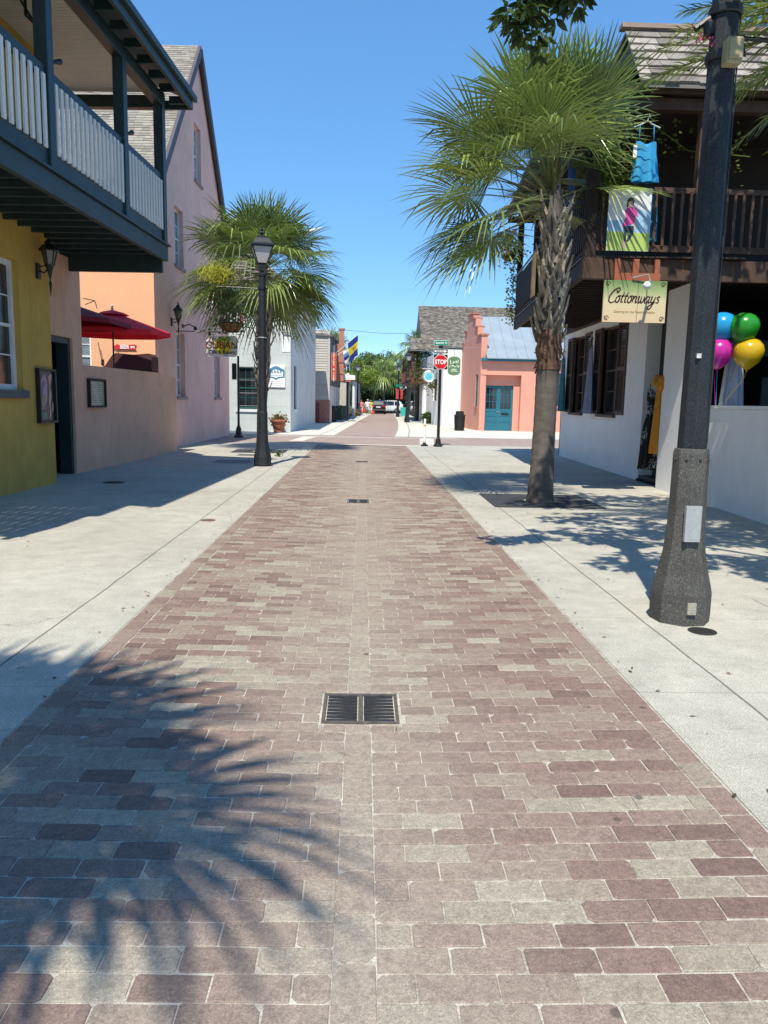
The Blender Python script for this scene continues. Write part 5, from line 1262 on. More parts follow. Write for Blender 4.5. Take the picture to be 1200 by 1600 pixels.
m = MB(); m.lathe([(.03, 3.3), (.03, 3.42), (.045, 3.44), (.012, 3.50), (.015, 3.72), (.03, 3.75), (.005, 3.8)], (2.73, 27.9, 0), 10); m.build('finial', M_steel, ss)
m = MB(F); m.box(-.245, .245, -.03, -.012, 2.76, 3.28); m.build('back_board', M_sblack, ss)
m = MB(F); octo(m, F, 0, 3.02, .275, .0, -.010); w_ = m.build('stop_sign', M_swhite, ss)
m = MB(F); octo(m, F, 0, 3.02, .255, .004, .001); m.build('red_field', M_sred, w_)
text('lettering', 'STOP', .215, lambda a, b, c: F(a, .006+b, c+3.015), M_swhite, w_, bold=.008, sx=.78, space=1.05)
m = MB(F); m.box(-.25, .25, -.01, 0, 3.315, 3.475); w_ = m.build('one_way_sign', M_swhite, ss)
m = MB(F); m.box(-.24, .24, .001, .003, 3.325, 3.465); m.build('black_field', M_sblack, w_)
m = MB(F); m.wall([(-.22, 3.36), (.13, 3.36), (.13, 3.335), (.225, 3.395), (.13, 3.455), (.13, 3.43), (-.22, 3.43)], [], .006, .004); m.build('arrow', M_swhite, w_)
text('lettering', 'ONE WAY', .062, lambda a, b, c: F(a-.03, .009+b, c+3.395), M_sblack, w_, bold=.001)
F2 = frame((2.74, 27.85, 0), (1, .12, 0), (.12, -1, 0))
m = MB(F2); m.box(-.27, .27, -.01, 0, 3.595, 3.775); w_ = m.build('street_name_sign', M_swhite, ss, bevel=.004)
m = MB(F2); m.box(-.26, .26, .001, .004, 3.605, 3.765); m.build('green_field', M_sgreen, w_)
text('lettering', 'Spanish St', .115, lambda a, b, c: F2(a, .007+b, c+3.69), M_swhite, w_, bold=.002, sx=.92)
m = MB(); m.box(2.66, 2.80, 27.86, 27.92, 3.49, 3.6); m.build('sign_clamp', M_black, ss)

bo = thing('bollard', (2.25, 28.1, 0), 'thin white plastic bollard with yellow bands beside the stop sign post', 'bollard')
m = MB(); m.lathe([(.045, .1), (.042, .95), (.03, .99)], (2.25, 28.1, 0), 12); m.build('tube', M_swhite, bo)
m = MB(); m.lathe([(.14, 0), (.13, .05), (.07, .07), (.06, .12)], (2.25, 28.1, 0), 12); m.build('foot', M_black, bo)
m = MB(); m.lathe([(.047, .72), (.047, .78)], (2.25, 28.1, 0), 12); m.lathe([(.048, .13), (.048, .17)], (2.25, 28.1, 0), 12); m.build('band', mat('worn_yellow', (.55, .38, .06), .6), bo)

ov = thing('hanging_shop_sign', (5.2, 44.9, 3.6), 'green oval ended shop sign hanging from a long bracket off the salmon shop', 'sign')
F = frame((5.19, 44.9, 0), (1, 0, 0), (0, -1, 0)); P = []
for k in range(13): a = math.pi*k/12; P.append((.36*math.cos(a), 4.02+.20*math.sin(a)))
for k in range(13): a = math.pi+math.pi*k/12; P.append((.36*math.cos(a), 3.34+.20*math.sin(a)))
m = MB(F); m.wall(P, [], 0, -.03); bo_ = m.build('board', mat('sage_green_sign', (.10, .19, .09), .6, .12, 6), ov)
m = MB(F); M_cream2 = mat('cream_lettering', (.66, .70, .54), .6, .05)
def stroke(mb, pts, r, b=.006):
    # smooth flat brush stroke through the points
    P = []
    for i in range(len(pts)-1):
        p0 = pts[max(i-1, 0)]; p1 = pts[i]; p2 = pts[i+1]; p3 = pts[min(i+2, len(pts)-1)]
        for k in range(5):
            t = k/5; P.append(tuple(.5*((2*p1[j])+(-p0[j]+p2[j])*t+(2*p0[j]-5*p1[j]+4*p2[j]-p3[j])*t*t+(-p0[j]+3*p1[j]-3*p2[j]+p3[j])*t**3) for j in (0, 1)))
    P.append(tuple(pts[-1])); n = len(P); rs = r if isinstance(r, list) else [r*(.6+.4*math.sin(math.pi*min(1, max(0, i/(n-1)))))for i in range(n)]
    vs = []
    for i, (x, z) in enumerate(P):
        a = P[max(i-1, 0)]; c = P[min(i+1, n-1)]; dx, dz = c[0]-a[0], c[1]-a[1]; l = math.hypot(dx, dz) or 1; vs += [(x-dz/l*rs[i], b, z+dx/l*rs[i]), (x+dz/l*rs[i], b, z-dx/l*rs[i])]
    mb.add(vs, [(2*i, 2*i+1, 2*i+3, 2*i+2) for i in range(n-1)])
for pts in ([(-.22, 4.02), (-.22, 3.85), (-.1, 3.84)], [(-.06, 3.95), (-.05, 3.85), (.02, 3.86), (.03, 3.96)], [(.17, 3.97), (.09, 3.95), (.16, 3.9), (.08, 3.85)], [(.22, 4.03), (.22, 3.84)],
            [(-.27, 3.66), (-.2, 3.74), (-.28, 3.58)], [(-.12, 3.62), (-.1, 3.72), (.02, 3.66), (.12, 3.62)], [(.14, 3.68), (.2, 3.72), (.24, 3.6), (.28, 3.7)], [(-.15, 3.48), (0, 3.5), (.15, 3.47)], [(-.2, 3.38), (0, 3.40), (.22, 3.37)]):
    stroke(m, pts, .022, .004)
m.build('lettering', M_cream2, bo_, recalc=False)
m = MB(F); m.ball((.02, .006, 3.78), (.04, .004, .06), 10, 6); m.build('bird_mark', M_sblack, bo_)
m = MB(); m.tube([(4.4, 44.9, 4.70), (6.6, 44.9, 4.74)], .012, 6); m.tube([(5.0, 44.9, 4.7), (6.55, 44.9, 5.42)], .008, 6); m.tube([(5.19, 44.9, 4.7), (5.19, 44.9, 4.23)], .012, 6); m.build('bracket', mat('dull_grey_rod', (.2, .2, .2), .5), ov)

rs_ = thing('round_sign', (5.0, 55, 3.2), 'round pale blue sign in a grey scroll frame left of the stop sign', 'sign')
c = at(670.2, 588.3, 52); m = MB()
m.tube([(c.x+.40*math.cos(a), c.y, c.z+.34*math.sin(a)) for a in [i*2*math.pi/24 for i in range(25)]], .05, 6); m.tube([(c.x-.45, c.y, c.z+.5), (c.x+1.0, c.y, c.z+.5)], .02, 5); m.tube([(c.x, c.y, c.z+.3), (c.x, c.y, c.z+.5)], .015, 5); m.build('frame', M_steel, rs_)
m = MB(); mbF = frame((c.x, c.y, c.z), (1, 0, 0), (0, -1, 0)); m = MB(mbF); octo(m, mbF, 0, 0, .36, .02, -.02, 24, 0); m.build('board', mat('pale_board', (.5, .6, .62), .6), rs_)
m = MB(mbF); octo(m, mbF, 0, 0, .24, .026, .022, 24, 0); m.build('disc', mat('aqua_disc', (.10, .50, .62), .5, .2, 6), rs_)

cf = thing('cafe_sign', (-4.5, 25, 3.2), 'white cafe sign with yellow sun, green palm and maroon lettering on the pink gabled building', 'sign')
F = frame((-4.52, 25.0, 3.22), (1, 0, 0), (0, -1, 0)); wd, ht = .49, .325; ch = .07
m = MB(F); m.wall([(-wd+ch, -ht), (wd-ch, -ht), (wd, -ht+ch), (wd, ht-ch), (wd-ch, ht), (-wd+ch, ht), (-wd, ht-ch), (-wd, -ht+ch)], [], 0, -.03); bo_ = m.build('board', M_swhite, cf)
m = MB(F); m.wall([(.04+.27*math.cos(R(15*k)), .02+.28*math.sin(R(15*k))) for k in range(24)], [], .004, .001); m.build('sun', mat('sun_yellow', (.80, .70, .03), .5, .05), bo_)
m = MB(F)
for pts in ([(.08, .2), (.0, .27), (-.1, .24), (-.14, .16)], [(.08, .2), (.16, .27), (.24, .25), (.29, .18)], [(.08, .2), (.0, .2), (-.08, .16), (-.1, .09)], [(.08, .2), (.16, .2), (.22, .15), (.23, .08)], [(.08, .2), (.09, .05), (.06, -.2)]): stroke(m, pts, .022, .006)
m.build('palm_drawing', mat('sign_leaf_green', (.05, .30, .08), .6), bo_, recalc=False)
M_mn = mat('maroon_lettering', (.22, .015, .03), .6)
text('lettering', 'The', .13, lambda a, b, c: F(a-.3, .009+b, c+.22), M_mn, bo_); text('lettering', 'CUBAN', .31, lambda a, b, c: F(a, .009+b, c+.02), M_mn, bo_, sx=.98, bold=.002)
text('lettering', 'Cafe & Bakery', .145, lambda a, b, c: F(a, .009+b, c-.19), mat('navy_lettering', (.02, .03, .07), .6), bo_, bold=.003)
m = MB(F); stroke(m, [(.05, -.26), (.12, -.29), (.2, -.26)], .015, .006); m.build('wave', mat('aqua', (.2, .5, .65), .6), bo_, recalc=False)
m = MB(); m.tube([(-5.96, 25.0, 3.66), (-4.0, 25.0, 3.66)], .016, 6); m.tube([(-4.9, 25, 3.66), (-4.9, 25, 3.54)], .008, 5); m.tube([(-4.15, 25, 3.66), (-4.15, 25, 3.54)], .008, 5); m.build('bracket', M_black, cf)
for i, (px, py) in enumerate(((304, 510), (324, 519))):
    c = at(px, py, 25.8+i*2.4); t = thing('wall_spotlight', (-5.95, 25.8+i*2.4, c.z), ('nearer' if i == 0 else 'farther')+' of the two small black gooseneck lights on the pink wall above the cafe sign', 'light')
    Y_ = 25.8+i*2.4; m = MB(); m.tube([(-5.96, Y_, c.z), (-5.7, Y_, c.z+.06), (-5.55, Y_, c.z-.02)], .02, 6); m.ball((-5.93, Y_, c.z), .07, 8, 6); m.build('arm', M_black, t)
    m = MB(); m.lathe([(.07, -.12), (.03, 0)], (-5.52, Y_, c.z), 10); m.build('shade', M_black, t)

bks = thing('shop_sign', (-4.25, 37.95, 2.7), 'white board with a blue scalloped crest on the pale grey corner building', 'sign')
F = frame((-4.26, 37.93, 2.70), (1, 0, 0), (0, -1, 0)); m = MB(F); m.box(-.44, .44, -.03, 0, -.54, .54); bo_ = m.build('board', M_swhite, bks)
M_sb = mat('crest_blue', (.06, .22, .38), .6, .15, 10); cr_ = [(-.42, -.08), (-.2, -.1), (-.08, -.14), (0, -.2), (.08, -.14), (.2, -.1), (.42, -.08), (.42, .3), (.3, .34), (.16, .42), (0, .48), (-.16, .42), (-.3, .34), (-.42, .3)]
m = MB(F); m.wall(cr_, [], .004, .001); m.build('crest', M_sb, bo_); m = MB(F); m.wall([(x*.8, z*.62+.02) for x, z in cr_], [], .007, .0045); m.build('crest_panel', M_swhite, bo_)
m = MB(F)
for k in range(4): x0 = -.24+k*.14; stroke(m, [(x0, .12), (x0+.04, .26), (x0+.09, .12)], .02, .010); stroke(m, [(x0+.02, .17), (x0+.09, .18)], .012, .010)
for k in range(7): x0 = -.26+k*.08; stroke(m, [(x0, .0), (x0+.04, .05), (x0+.045, -.02)], .009, .010)
m.build('lettering', M_sb, bo_, recalc=False)
m = MB(F); 
for z, x0, x1 in ((-.26, -.35, .35), (-.36, -.3, .3), (-.44, -.2, .22)):
    x = x0
    while x < x1: m.box(x, x+.035, .001, .003, z-.012, z+.012); x += .05
m.build('small_print', mat('grey_print', (.45, .45, .46), .7), bo_)

sg2 = thing('vertical_shop_sign', (-2.2, 54, 4), 'tall narrow red sign reading SPICES & TEAS on the corner of the clapboard building', 'sign')
a = at(518, 551, 53.8); b = at(525, 594, 53.8); F = frame(((a.x+b.x)/2, 53.8, (a.z+b.z)/2), (1, 0, 0), (0, -1, 0)); hw = (b.x-a.x)/2; hh = (a.z-b.z)/2
m = MB(F); m.box(-hw, hw, -.05, 0, -hh, hh); bo_ = m.build('board', mat('pale_red_edge', (.6, .3, .25), .6), sg2); m = MB(F); m.box(-hw*.85, hw*.85, .001, .004, -hh*.97, hh*.97); m.build('red_field', mat('spice_red', (.5, .04, .025), .6), bo_)
s_ = 'SPICES&TEAS'; 
for k, chh in enumerate(s_): 
    kk = k+(1 if k >= 6 else 0)+(1 if k >= 7 else 0)
    text('lettering', chh, .22, (lambda kk: lambda a, b, c: F(a, .008+b, c+hh*.9-kk*.148))(kk), M_cream2, bo_, bold=.004)
ws = thing('hanging_sign', (-1.2, 65, 3.4), 'white hanging sign with a thin red strip below, beside the far left street lamp', 'sign')
a = at(536, 586, 64.4); b = at(555, 593, 64.4); F = frame(((a.x+b.x)/2, 64.4, (a.z+b.z)/2), (1, 0, 0), (0, -1, 0)); m = MB(F); m.wall([(-.5, -.2), (.5, -.2), (.5, .16), (.08, .2), (-.08, .38), (-.22, .26), (-.5, .2)], [], 0, -.04); bo_ = m.build('board', M_swhite, ws)
m = MB(F); stroke(m, [(-.3, .02), (-.1, .2), (.05, .22)], .015, .004); stroke(m, [(-.4, -.08), (0, -.06), (.4, -.09)], .012, .004); m.build('lettering', mat('grey_print', ()), bo_, recalc=False)
m = MB(F); m.box(-.48, .14, -.03, 0, -.36, -.25); m.build('red_strip', mat('soft_red', (.55, .15, .12), .6), ws); m = MB(F); m.tube([(-.6, -.02, .5), (.75, -.02, .5)], .02, 5); m.tube([(-.3, -.02, .2), (-.3, -.02, .5)], .01, 4); m.tube([(.4, -.02, .15), (.4, -.02, .5)], .01, 4); m.build('bracket', M_black, ws)

# beer arrow, menu case, poster
be = thing('arrow_sign', (-6.8, 22.6, 3), 'small red arrow sign reading BEER on the sunlit peach wall', 'sign')
F = frame((-6.86, 22.72, 2.99), (1, 0, 0), (0, -1, 0)); m = MB(F); m.wall([(-.37, 0), (-.22, -.09), (-.22, -.055), (.30, -.075), (.26, 0), (.30, .075), (-.22, .055), (-.22, .09)], [], 0, -.02); bo_ = m.build('arrow', mat('arrow_red', (.6, .02, .04), .5), be)
text('lettering', 'BEER', .15, lambda a, b, c: F(a-.03, .004+b, c), M_swhite, bo_, bold=.005, sx=.8); text('lettering', 'BAR', .085, lambda a, b, c: F(a+.2, .004+b, c), M_swhite, bo_, bold=.003, sx=.8)
mc = thing('menu_case', (-5.8, 17, 1.6), 'small dark framed menu case on the low salmon courtyard wall', 'menu case')
m = MB(FC); a0, a1 = 2.43, 3.33; m.box(a0, a1, .003, .07, 1.34, 1.38); m.box(a0, a1, .003, .07, 1.90, 1.95); m.box(a0, a0+.05, .003, .07, 1.38, 1.90); m.box(a1-.05, a1, .003, .07, 1.38, 1.90); m.build('frame', M_brown, mc)
m = MB(FC); m.box(a0+.05, a1-.05, .003, .03, 1.38, 1.90); mp = m.build('menu_sheet', mat('parchment_menu', (.42, .40, .29), .4, .22, 6), mc); m = MB(FC)
for r in range(9):
    for k in range(2): m.box(a0+.12+k*.4, a0+.12+k*.4+random.uniform(.15, .3), .031, .033, 1.44+r*.047, 1.452+r*.047)
m.build('small_print', mat('brown_print', (.2, .16, .1), .7), mp)
ps2 = thing('art_poster', (-5.55, 13.8, 1.6), 'framed abstract purple and tan poster by the doorway of the ochre building', 'poster')
m = MB(FY); a0, a1, z0, z1 = -.66, -.02, 1.10, 2.04; m.box(a0, a1, .003, .08, z0, z0+.04); m.box(a0, a1, .003, .08, z1-.04, z1); m.box(a0, a0+.045, .003, .08, z0+.04, z1-.04); m.box(a1-.045, a1, .003, .08, z0+.04, z1-.04); m.build('frame', M_sblack, ps2)
m = MB(FY); m.box(a0+.045, a1-.045, .003, .04, z0+.04, z1-.04); bo_ = m.build('print', mat('poster_ground', (.015, .03, .035), .35), ps2)
def sh2(pts, col, b, name): m = MB(FY); m.wall([(a0+.05+x*.54, z0+.05+z*.84) for x, z in pts], [], b, b-.002); m.build('shape', mat(name, col, .35, .2, 12), bo_)
sh2([(0, .2), (.3, .25), (.52, .45), (.55, .8), (.4, .95), (.25, .9), (0, .7)], (.30, .19, .30), .043, 'poster_mauve')
sh2([(.0, .45), (.2, .5), (.4, .78), (.3, .85), (.05, .6)], (.08, .07, .22), .046, 'poster_violet')
sh2([(.05, .22), (.3, .28), (.4, .5), (.3, .55), (.05, .5)], (.16, .17, .12), .0455, 'poster_olive')
sh2([(.62, .02), (.78, .1), (.72, .35), (.85, .5), (.72, .7), (.9, .9), (.8, .98), (.64, .9), (.7, .6), (.62, .4), (.66, .2)], (.50, .30, .19), .044, 'poster_tan')
sh2([(.8, .15), (.92, .2), (.95, .35), (.86, .38)], (.42, .28, .2), .044, 'poster_tan2')
sh2([(.0, .02), (.5, .03), (.45, .16), (0, .18)], (.02, .10, .10), .044, 'poster_teal')

# Cottonways sign
cs = thing('clothing_shop_sign', (4.4, 12.9, 3.3), 'green to cream sign with curly maroon lettering Cottonways hanging under the timber gallery', 'sign')
F = frame((4.43, 12.88, 3.30), (1, 0, 0), (0, -1, 0)); hw, hh = .52, .335
def grad_mat():
    m, t, b = nodes('green_to_cream_board'); co = coord(t); s = N(t, 'ShaderNodeSeparateXYZ'); t.links.new(co, s.inputs[0])
    f = math_(t, 'ADD', math_(t, 'MULTIPLY', s.outputs[2], 1.4), .5); f = math_(t, 'ADD', f, math_(t, 'MULTIPLY', noise_(t, co, 6, 4), .12))
    c = ramp(t, f, [(.12, (.66, .50, .32)), (.58, (.60, .54, .33)), (.84, (.28, .36, .15)), (1, (.16, .25, .09))]); t.links.new(c, b.inputs['Base Color']); b.inputs['Roughness'].default_value = .55; return m
m = MB(F); m.box(-hw, .045, -.04, 0, -hh, hh); m.box(.052, hw, -.04, 0, -hh, hh); m.v = m.v; bo_ = m.build('board', grad_mat(), cs)
M_lt = mat('maroon_script', (.05, .008, .012), .6)
G = {'C': ([[(1.5, 1.75), (1.5, 2.05), (1.15, 2.2), (.55, 1.8), (.12, 1.0), (.18, .25), (.65, -.05), (1.3, .25)], [(1.5, 1.75), (1.3, 1.5), (1.08, 1.68), (1.22, 1.88)]], 1.25),
 'o': ([[(.35, .98), (.08, .7), (.08, .2), (.35, .0), (.62, .25), (.62, .75), (.35, .98), (.6, 1.05), (.8, .95)]], .82),
 't': ([[(.35, 1.55), (.2, .6), (.25, .08), (.55, .12)], [(.0, 1.0), (.6, 1.02)]], .62),
 'n': ([[(0, .85), (.14, 1.0), (.1, .5), (.1, 0)], [(.1, .45), (.4, .98), (.62, .85), (.6, .2), (.72, .0), (.9, .2)]], .95),
 'w': ([[(0, .85), (.12, 1.0), (.1, .3), (.3, 0), (.52, .4), (.52, .98)], [(.52, .4), (.68, .0), (.95, .25), (1.05, .8), (.95, 1.0)]], 1.18),
 'a': ([[(.72, .85), (.4, 1.0), (.08, .6), (.12, .1), (.4, .0), (.7, .5)], [(.76, 1.0), (.7, .3), (.82, .0), (1.0, .2)]], 1.02),
 'y': ([[(0, .85), (.12, 1.0), (.1, .3), (.32, .05), (.62, .4), (.7, 1.0)], [(.7, 1.0), (.6, .0), (.3, -.85), (-.1, -.9), (-.05, -.5), (.45, -.1), (.85, .15)]], .88),
 's': ([[(.62, .85), (.38, 1.02), (.18, .75), (.5, .4), (.4, .05), (.08, .12)]], .6)}
m = MB(F); x = -.455; s = .105
for chh in 'Cottonways':
    st_, adv = G[chh]
    for pts in st_: stroke(m, [(x+(px_+pz*.30)*s*.92, -.02+pz*s) for px_, pz in pts], .0125 if chh == 'C' else .0115, .004)
    x += adv*s*.92
m.build('lettering', M_lt, bo_, recalc=False)
text('lettering', 'Clothing for the Resort Lifestyle', .052, lambda a, b, c: F(a, .004+b, c-.165), mat('faded_print', (.38, .26, .12), .6), bo_)
m = MB(F)
for sx_ in (-1, 1):
    for sz_ in (-1, 1):
        cx, cz = sx_*(hw-.06), sz_*(hh-.06); stroke(m, [(cx+.045*math.cos(R(a))*(1-a/600), cz+.045*math.sin(R(a))*(1-a/600)) for a in range(0, 420, 60)], .006, .004); stroke(m, [(cx-.02*sx_, cz-.03), (cx, cz), (cx+.03*sx_, cz+.02)], .005, .004)
m.build('corner_scroll', mat('scroll_print', (.10, .04, .03), .6), bo_, recalc=False)
m = MB(F); M_org = mat('red_brown_bracket', (.30, .085, .04), .7, .2, 6, .2)
m.box(-.36, .40, -.06, -.002, hh+.002, hh+.12); m.box(-.36, -.27, -.06, -.003, hh+.122, hh+.34); m.box(-.06, .04, -.06, -.003, hh+.122, hh+.34); m.box(.30, .38, -.06, -.003, hh+.122, hh+.34); m.build('bracket', M_org, cs)
fl_ = thing('flood_lamp', (4.85, 12.7, 3.6), 'small white flood lamp on a bent arm above the Cottonways sign'.replace('Cottonways', 'green and cream shop'), 'light')
p = at(1011, 446, 12.5); m = MB(); m.smooth = True; m.ball(tuple(p), .062, 14, 10); m.build('head', M_swhite, fl_)
m = MB(); m.tube([(p.x+.02, p.y, p.z+.03), (p.x+.1, p.y+.15, p.z+.10)], .022, 8); m.tube([(p.x+.1, p.y+.15, p.z+.10), (p.x+.12, p.y+.3, p.z+.22), (p.x-.12, p.y+.35, p.z+.17)], .012, 6); m.build('arm', M_steel, fl_)

# fashion banner on the railing
fb = thing('fashion_banner', (4.25, 12.9, 4.6), 'fabric banner picturing a woman in a pink top, tied to the gallery railing', 'banner')
F = frame((4.26, 12.90, 4.59), (1, 0, 0), (0, -1, 0))
def bsh(pts, col, b, name, nm='shape', par=None):
    m = MB(F); m.wall([(-.345+x*.69, -.485+z*.97) for x, z in pts], [], b, b-.0015); return m.build(nm, mat(name, col, .75, .12, 9), par)
m = MB(F); m.box(-.35, .35, -.008, 0, -.49, .49); bo_ = m.build('cloth', mat('banner_white', (.70, .72, .74), .8, .08, 5), fb)
bsh([(.0, .28), (1, .28), (1, .62), (.7, .68), (.45, .5), (0, .48)], (.30, .48, .64), .002, 'banner_blue', 'sea', bo_)
bsh([(.0, .0), (1, .0), (1, .29), (.0, .31)], (.40, .52, .13), .0025, 'banner_grass', 'grass', bo_)
bsh([(.36, .04), (.44, .04), (.46, .17), (.40, .17)], (.60, .38, .3), .0045, 'banner_skin', 'feet', bo_); bsh([(.58, .33), (.63, .33), (.68, .62), (.62, .62)], (.60, .38, .3), .0045, 'banner_skin', 'arm', bo_)
bsh([(.36, .40), (.62, .40), (.62, .28), (.5, .14), (.45, .15), (.53, .28), (.46, .3), (.45, .15), (.41, .15)], (.03, .05, .07), .005, 'banner_trousers', 'trousers', bo_)
bsh([(.33, .38), (.62, .44), (.64, .56), (.70, .55), (.66, .68), (.56, .70), (.46, .69), (.38, .64), (.42, .55)], (.62, .08, .32), .006, 'banner_pink', 'pink_top', bo_)
bsh([(.46, .70), (.56, .70), (.56, .80), (.5, .83), (.46, .79)], (.60, .38, .3), .0068, 'banner_skin', 'face', bo_); bsh([(.42, .70), (.46, .70), (.46, .79), (.55, .80), (.57, .72), (.60, .80), (.55, .85), (.47, .85), (.43, .8)], (.03, .015, .012), .0075, 'banner_hair', 'hair', bo_)
# orange-pink banner on the side railing
F = FS; m = MB(FS); a0 = 3.75; m.wall([(a0, 4.12), (a0+.75, 4.10), (a0+.75, 5.1), (a0, 5.1)], [], .055, .05); b_ = tag(m.build('side_banner', mat('orange_pink_banner', (.75, .20, .16), .8, .5, 1.6, col2=(.85, .45, .12))), 'orange and pink banner on the side railing of the timber gallery behind the palm trunk', 'banner')

# ============================================================= CLOTHES
def garment(par, name, mt, c, ang, zt, zb, wt, wb, rnd, dep=.07, folds=7, waist=None, n=40, neck=.5, straps=.0):
    """hollow draped cloth: a ring swept downward with folds deepening to the hem"""
    m = MB(); m.smooth = True; ca, sa = math.cos(ang), math.sin(ang); vs = []; K = 14; ph = rnd.random()*6
    for k in range(K+1):
        t = k/K; z = zt+(zb-zt)*t; w_ = wt+(wb-wt)*t
        if waist: w_ *= 1-waist*math.exp(-((t-.28)/.12)**2)
        for j in range(n):
            q = 2*math.pi*j/n; f = 1+(.02+.16*t)*math.sin(folds*q+ph+t*1.5); x = w_/2*math.cos(q)*f; y = dep*(.5+.7*t)*math.sin(q)*(1+(.1+.5*t)*math.sin(folds*q*1.3+ph))
            zz = z - (neck*.22*max(0, 1-abs(math.cos(q))*1.6) if k == 0 else 0)*(zt-zb)*.35
            vs.append((c[0]+x*ca-y*sa, c[1]+x*sa+y*ca, zz))
    fs = [(k*n+j, k*n+(j+1) % n, (k+1)*n+(j+1) % n, (k+1)*n+j) for k in range(K) for j in range(n)]
    m.add(vs, fs)
    if straps:
        for sg in (-1, 1): x = sg*wt*.36; m.tube([(c[0]+x*ca, c[1]+x*sa, zt-.02), (c[0]+x*ca*.95, c[1]+x*sa*.95, zt+straps)], .009, 5)
    return m.build(name, mt, par)
def hanger(par, c, ang, w_, z, m_):
    ca, sa = math.cos(ang), math.sin(ang); m = MB(); m.tube([(c[0]-w_*ca, c[1]-w_*sa, z-.05), (c[0]-w_*.4*ca, c[1]-w_*.4*sa, z), (c[0], c[1], z+.05), (c[0]+w_*.4*ca, c[1]+w_*.4*sa, z), (c[0]+w_*ca, c[1]+w_*sa, z-.05)], .012, 6)
    m.tube([(c[0], c[1], z+.05), (c[0]+.01, c[1], z+.1), (c[0]+.04, c[1], z+.12), (c[0]+.02, c[1], z+.15)], .006, 5); m.build('hanger', m_, par)
rnd = random.Random(31)
M_blue = mat('turquoise_cloth', (.015, .26, .52), .7, .22, 6, .3, 90); M_clear = mat('clear_hanger', (.45, .52, .52), .2, .05)
c = at(1009, 235, 12.86); d1 = thing('blue_dress', (c.x, c.y, 5.2), 'turquoise blue strappy dress on a hanger above the gallery railing', 'dress')
zt = at(1009, 215, 12.86).z; garment(d1, 'cloth', M_blue, (c.x, c.y), 0, zt-.06, 5.16, .33, .42, rnd, .05, 5, .05, straps=.25, neck=1.2); hanger(d1, (c.x, c.y), 0, .21, zt+.20, M_clear)
m = MB(); m.box(c.x-.23, c.x-.17, c.y-.09, c.y-.085, zt-.33, zt-.13); m.build('price_tag', M_swhite, d1)
c = at(1018, 345, 13.1); m = MB(); d = thing('blue_scarf', (c.x, c.y, 4.4), 'darker blue cloth hanging just behind the railing beside the banner', 'cloth'); garment(d, 'cloth', M_blue, (c.x, 13.12), 0, 5.05, 4.3, .16, .2, rnd, .04, 3)
c = at(893, 290, 15.5); d = thing('patterned_scarf', (c.x, 15.5, 5.3), 'blue and white speckled scarf hanging in the gallery behind the palm trunk top', 'scarf'); garment(d, 'cloth', mat('speckled_blue_cloth', (.05, .10, .25), .8, .6, 60), (c.x, 15.5), 0, at(893, 262, 15.5).z, at(893, 330, 15.5).z, .14, .16, rnd, .04, 3)
def wall_at(a, b, z): return FW(a, b, z)
ang = math.atan2(-wdir.y, -wdir.x)
for a, zt, zb, wt, wb, mt, nm, lb in ((.50, 3.0, 1.40, .34, .62, mat('dark_teal_cloth', (.012, .13, .16), .8, .45, 9), 'teal_dress', 'dark teal patterned dress hanging at the far window of the clothing shop'),
                                 (3.62, 3.15, 1.38, .30, .62, mat('slate_blue_cloth', (.17, .21, .31), .8, .2, 4), 'slate_blue_dress', 'slate blue long dress hanging at the near window of the clothing shop')):
    p = FW(a+.1, .14, 0); d = thing(nm, (p.x, p.y, zb), lb, 'dress'); garment(d, 'cloth', mt, (p.x, p.y), ang, zt, zb, wt, wb, rnd, .06, 6, .1, straps=.18, neck=1); hanger(d, (p.x, p.y), ang, .17, zt+.22, M_clear)
p = at(1017, 640, 15.6); d = thing('black_white_dress', (p.x, 15.6, .4), 'black and white patterned maxi dress hanging in the shop doorway', 'dress')
def bw():
    m, t, b = nodes('black_white_print'); co = coord(t); v = N(t, 'ShaderNodeTexVoronoi', Scale=16.0, feature='DISTANCE_TO_EDGE'); t.links.new(co, v.inputs['Vector']); n = noise_(t, co, 3.2, 3); n2 = noise_(t, co, 40, 3)
    f = math_(t, 'MULTIPLY', ramp(t, v.outputs[0], [(.06, 1), (.12, 0)]), ramp(t, n, [(.5, 0), (.56, 1)])); f = math_(t, 'MULTIPLY', f, ramp(t, n2, [(.4, .3), (.6, 1)])); t.links.new(ramp(t, f, [(.2, .006), (.7, .5)]), b.inputs['Base Color']); b.inputs['Roughness'].default_value = .8; return m
garment(d, 'cloth', bw(), (p.x+.04, 15.5), R(-12), 1.95, .32, .32, .46, rnd, .12, 6, .25, straps=.1); hanger(d, (p.x+.04, 15.5), R(-12), .12, 2.05, M_clear)
p = at(1036, 600, 15.05); d = thing('orange_scarf', (p.x, 15.05, .7), 'long mustard orange scarf hanging beside the white pillar from a ruffled top', 'scarf'); M_must = mat('mustard_cloth', (.52, .22, .012), .75, .12, 8, .3, 80)
zt = at(1036, 605, 15.05).z; zb = at(1030, 709, 15.05).z; garment(d, 'cloth', M_must, (p.x-.06, 15.03), R(-25), zt, zb, .12, .25, rnd, .05, 4)
m = MB(); m.smooth = True
for k in range(9): m.ball((p.x-.10+rnd.uniform(-.06, .06), 15.0+rnd.uniform(-.05, .05), zt+.08+rnd.uniform(-.07, .09)), rnd.uniform(.07, .11), 10, 7)
m.build('ruffle', M_must, d)
p = at(1146, 590, 13.2); d = thing('grey_gown', (p.x, 13.2, 1.2), 'pale grey long gown hanging inside the open shopfront under the balloons', 'dress'); garment(d, 'cloth', mat('pale_grey_cloth', (.42, .40, .44), .8, .1, 6, .2), (p.x, 13.2), 0, at(1146, 555, 13.2).z, 1.15, .28, .44, rnd, .1, 5); 
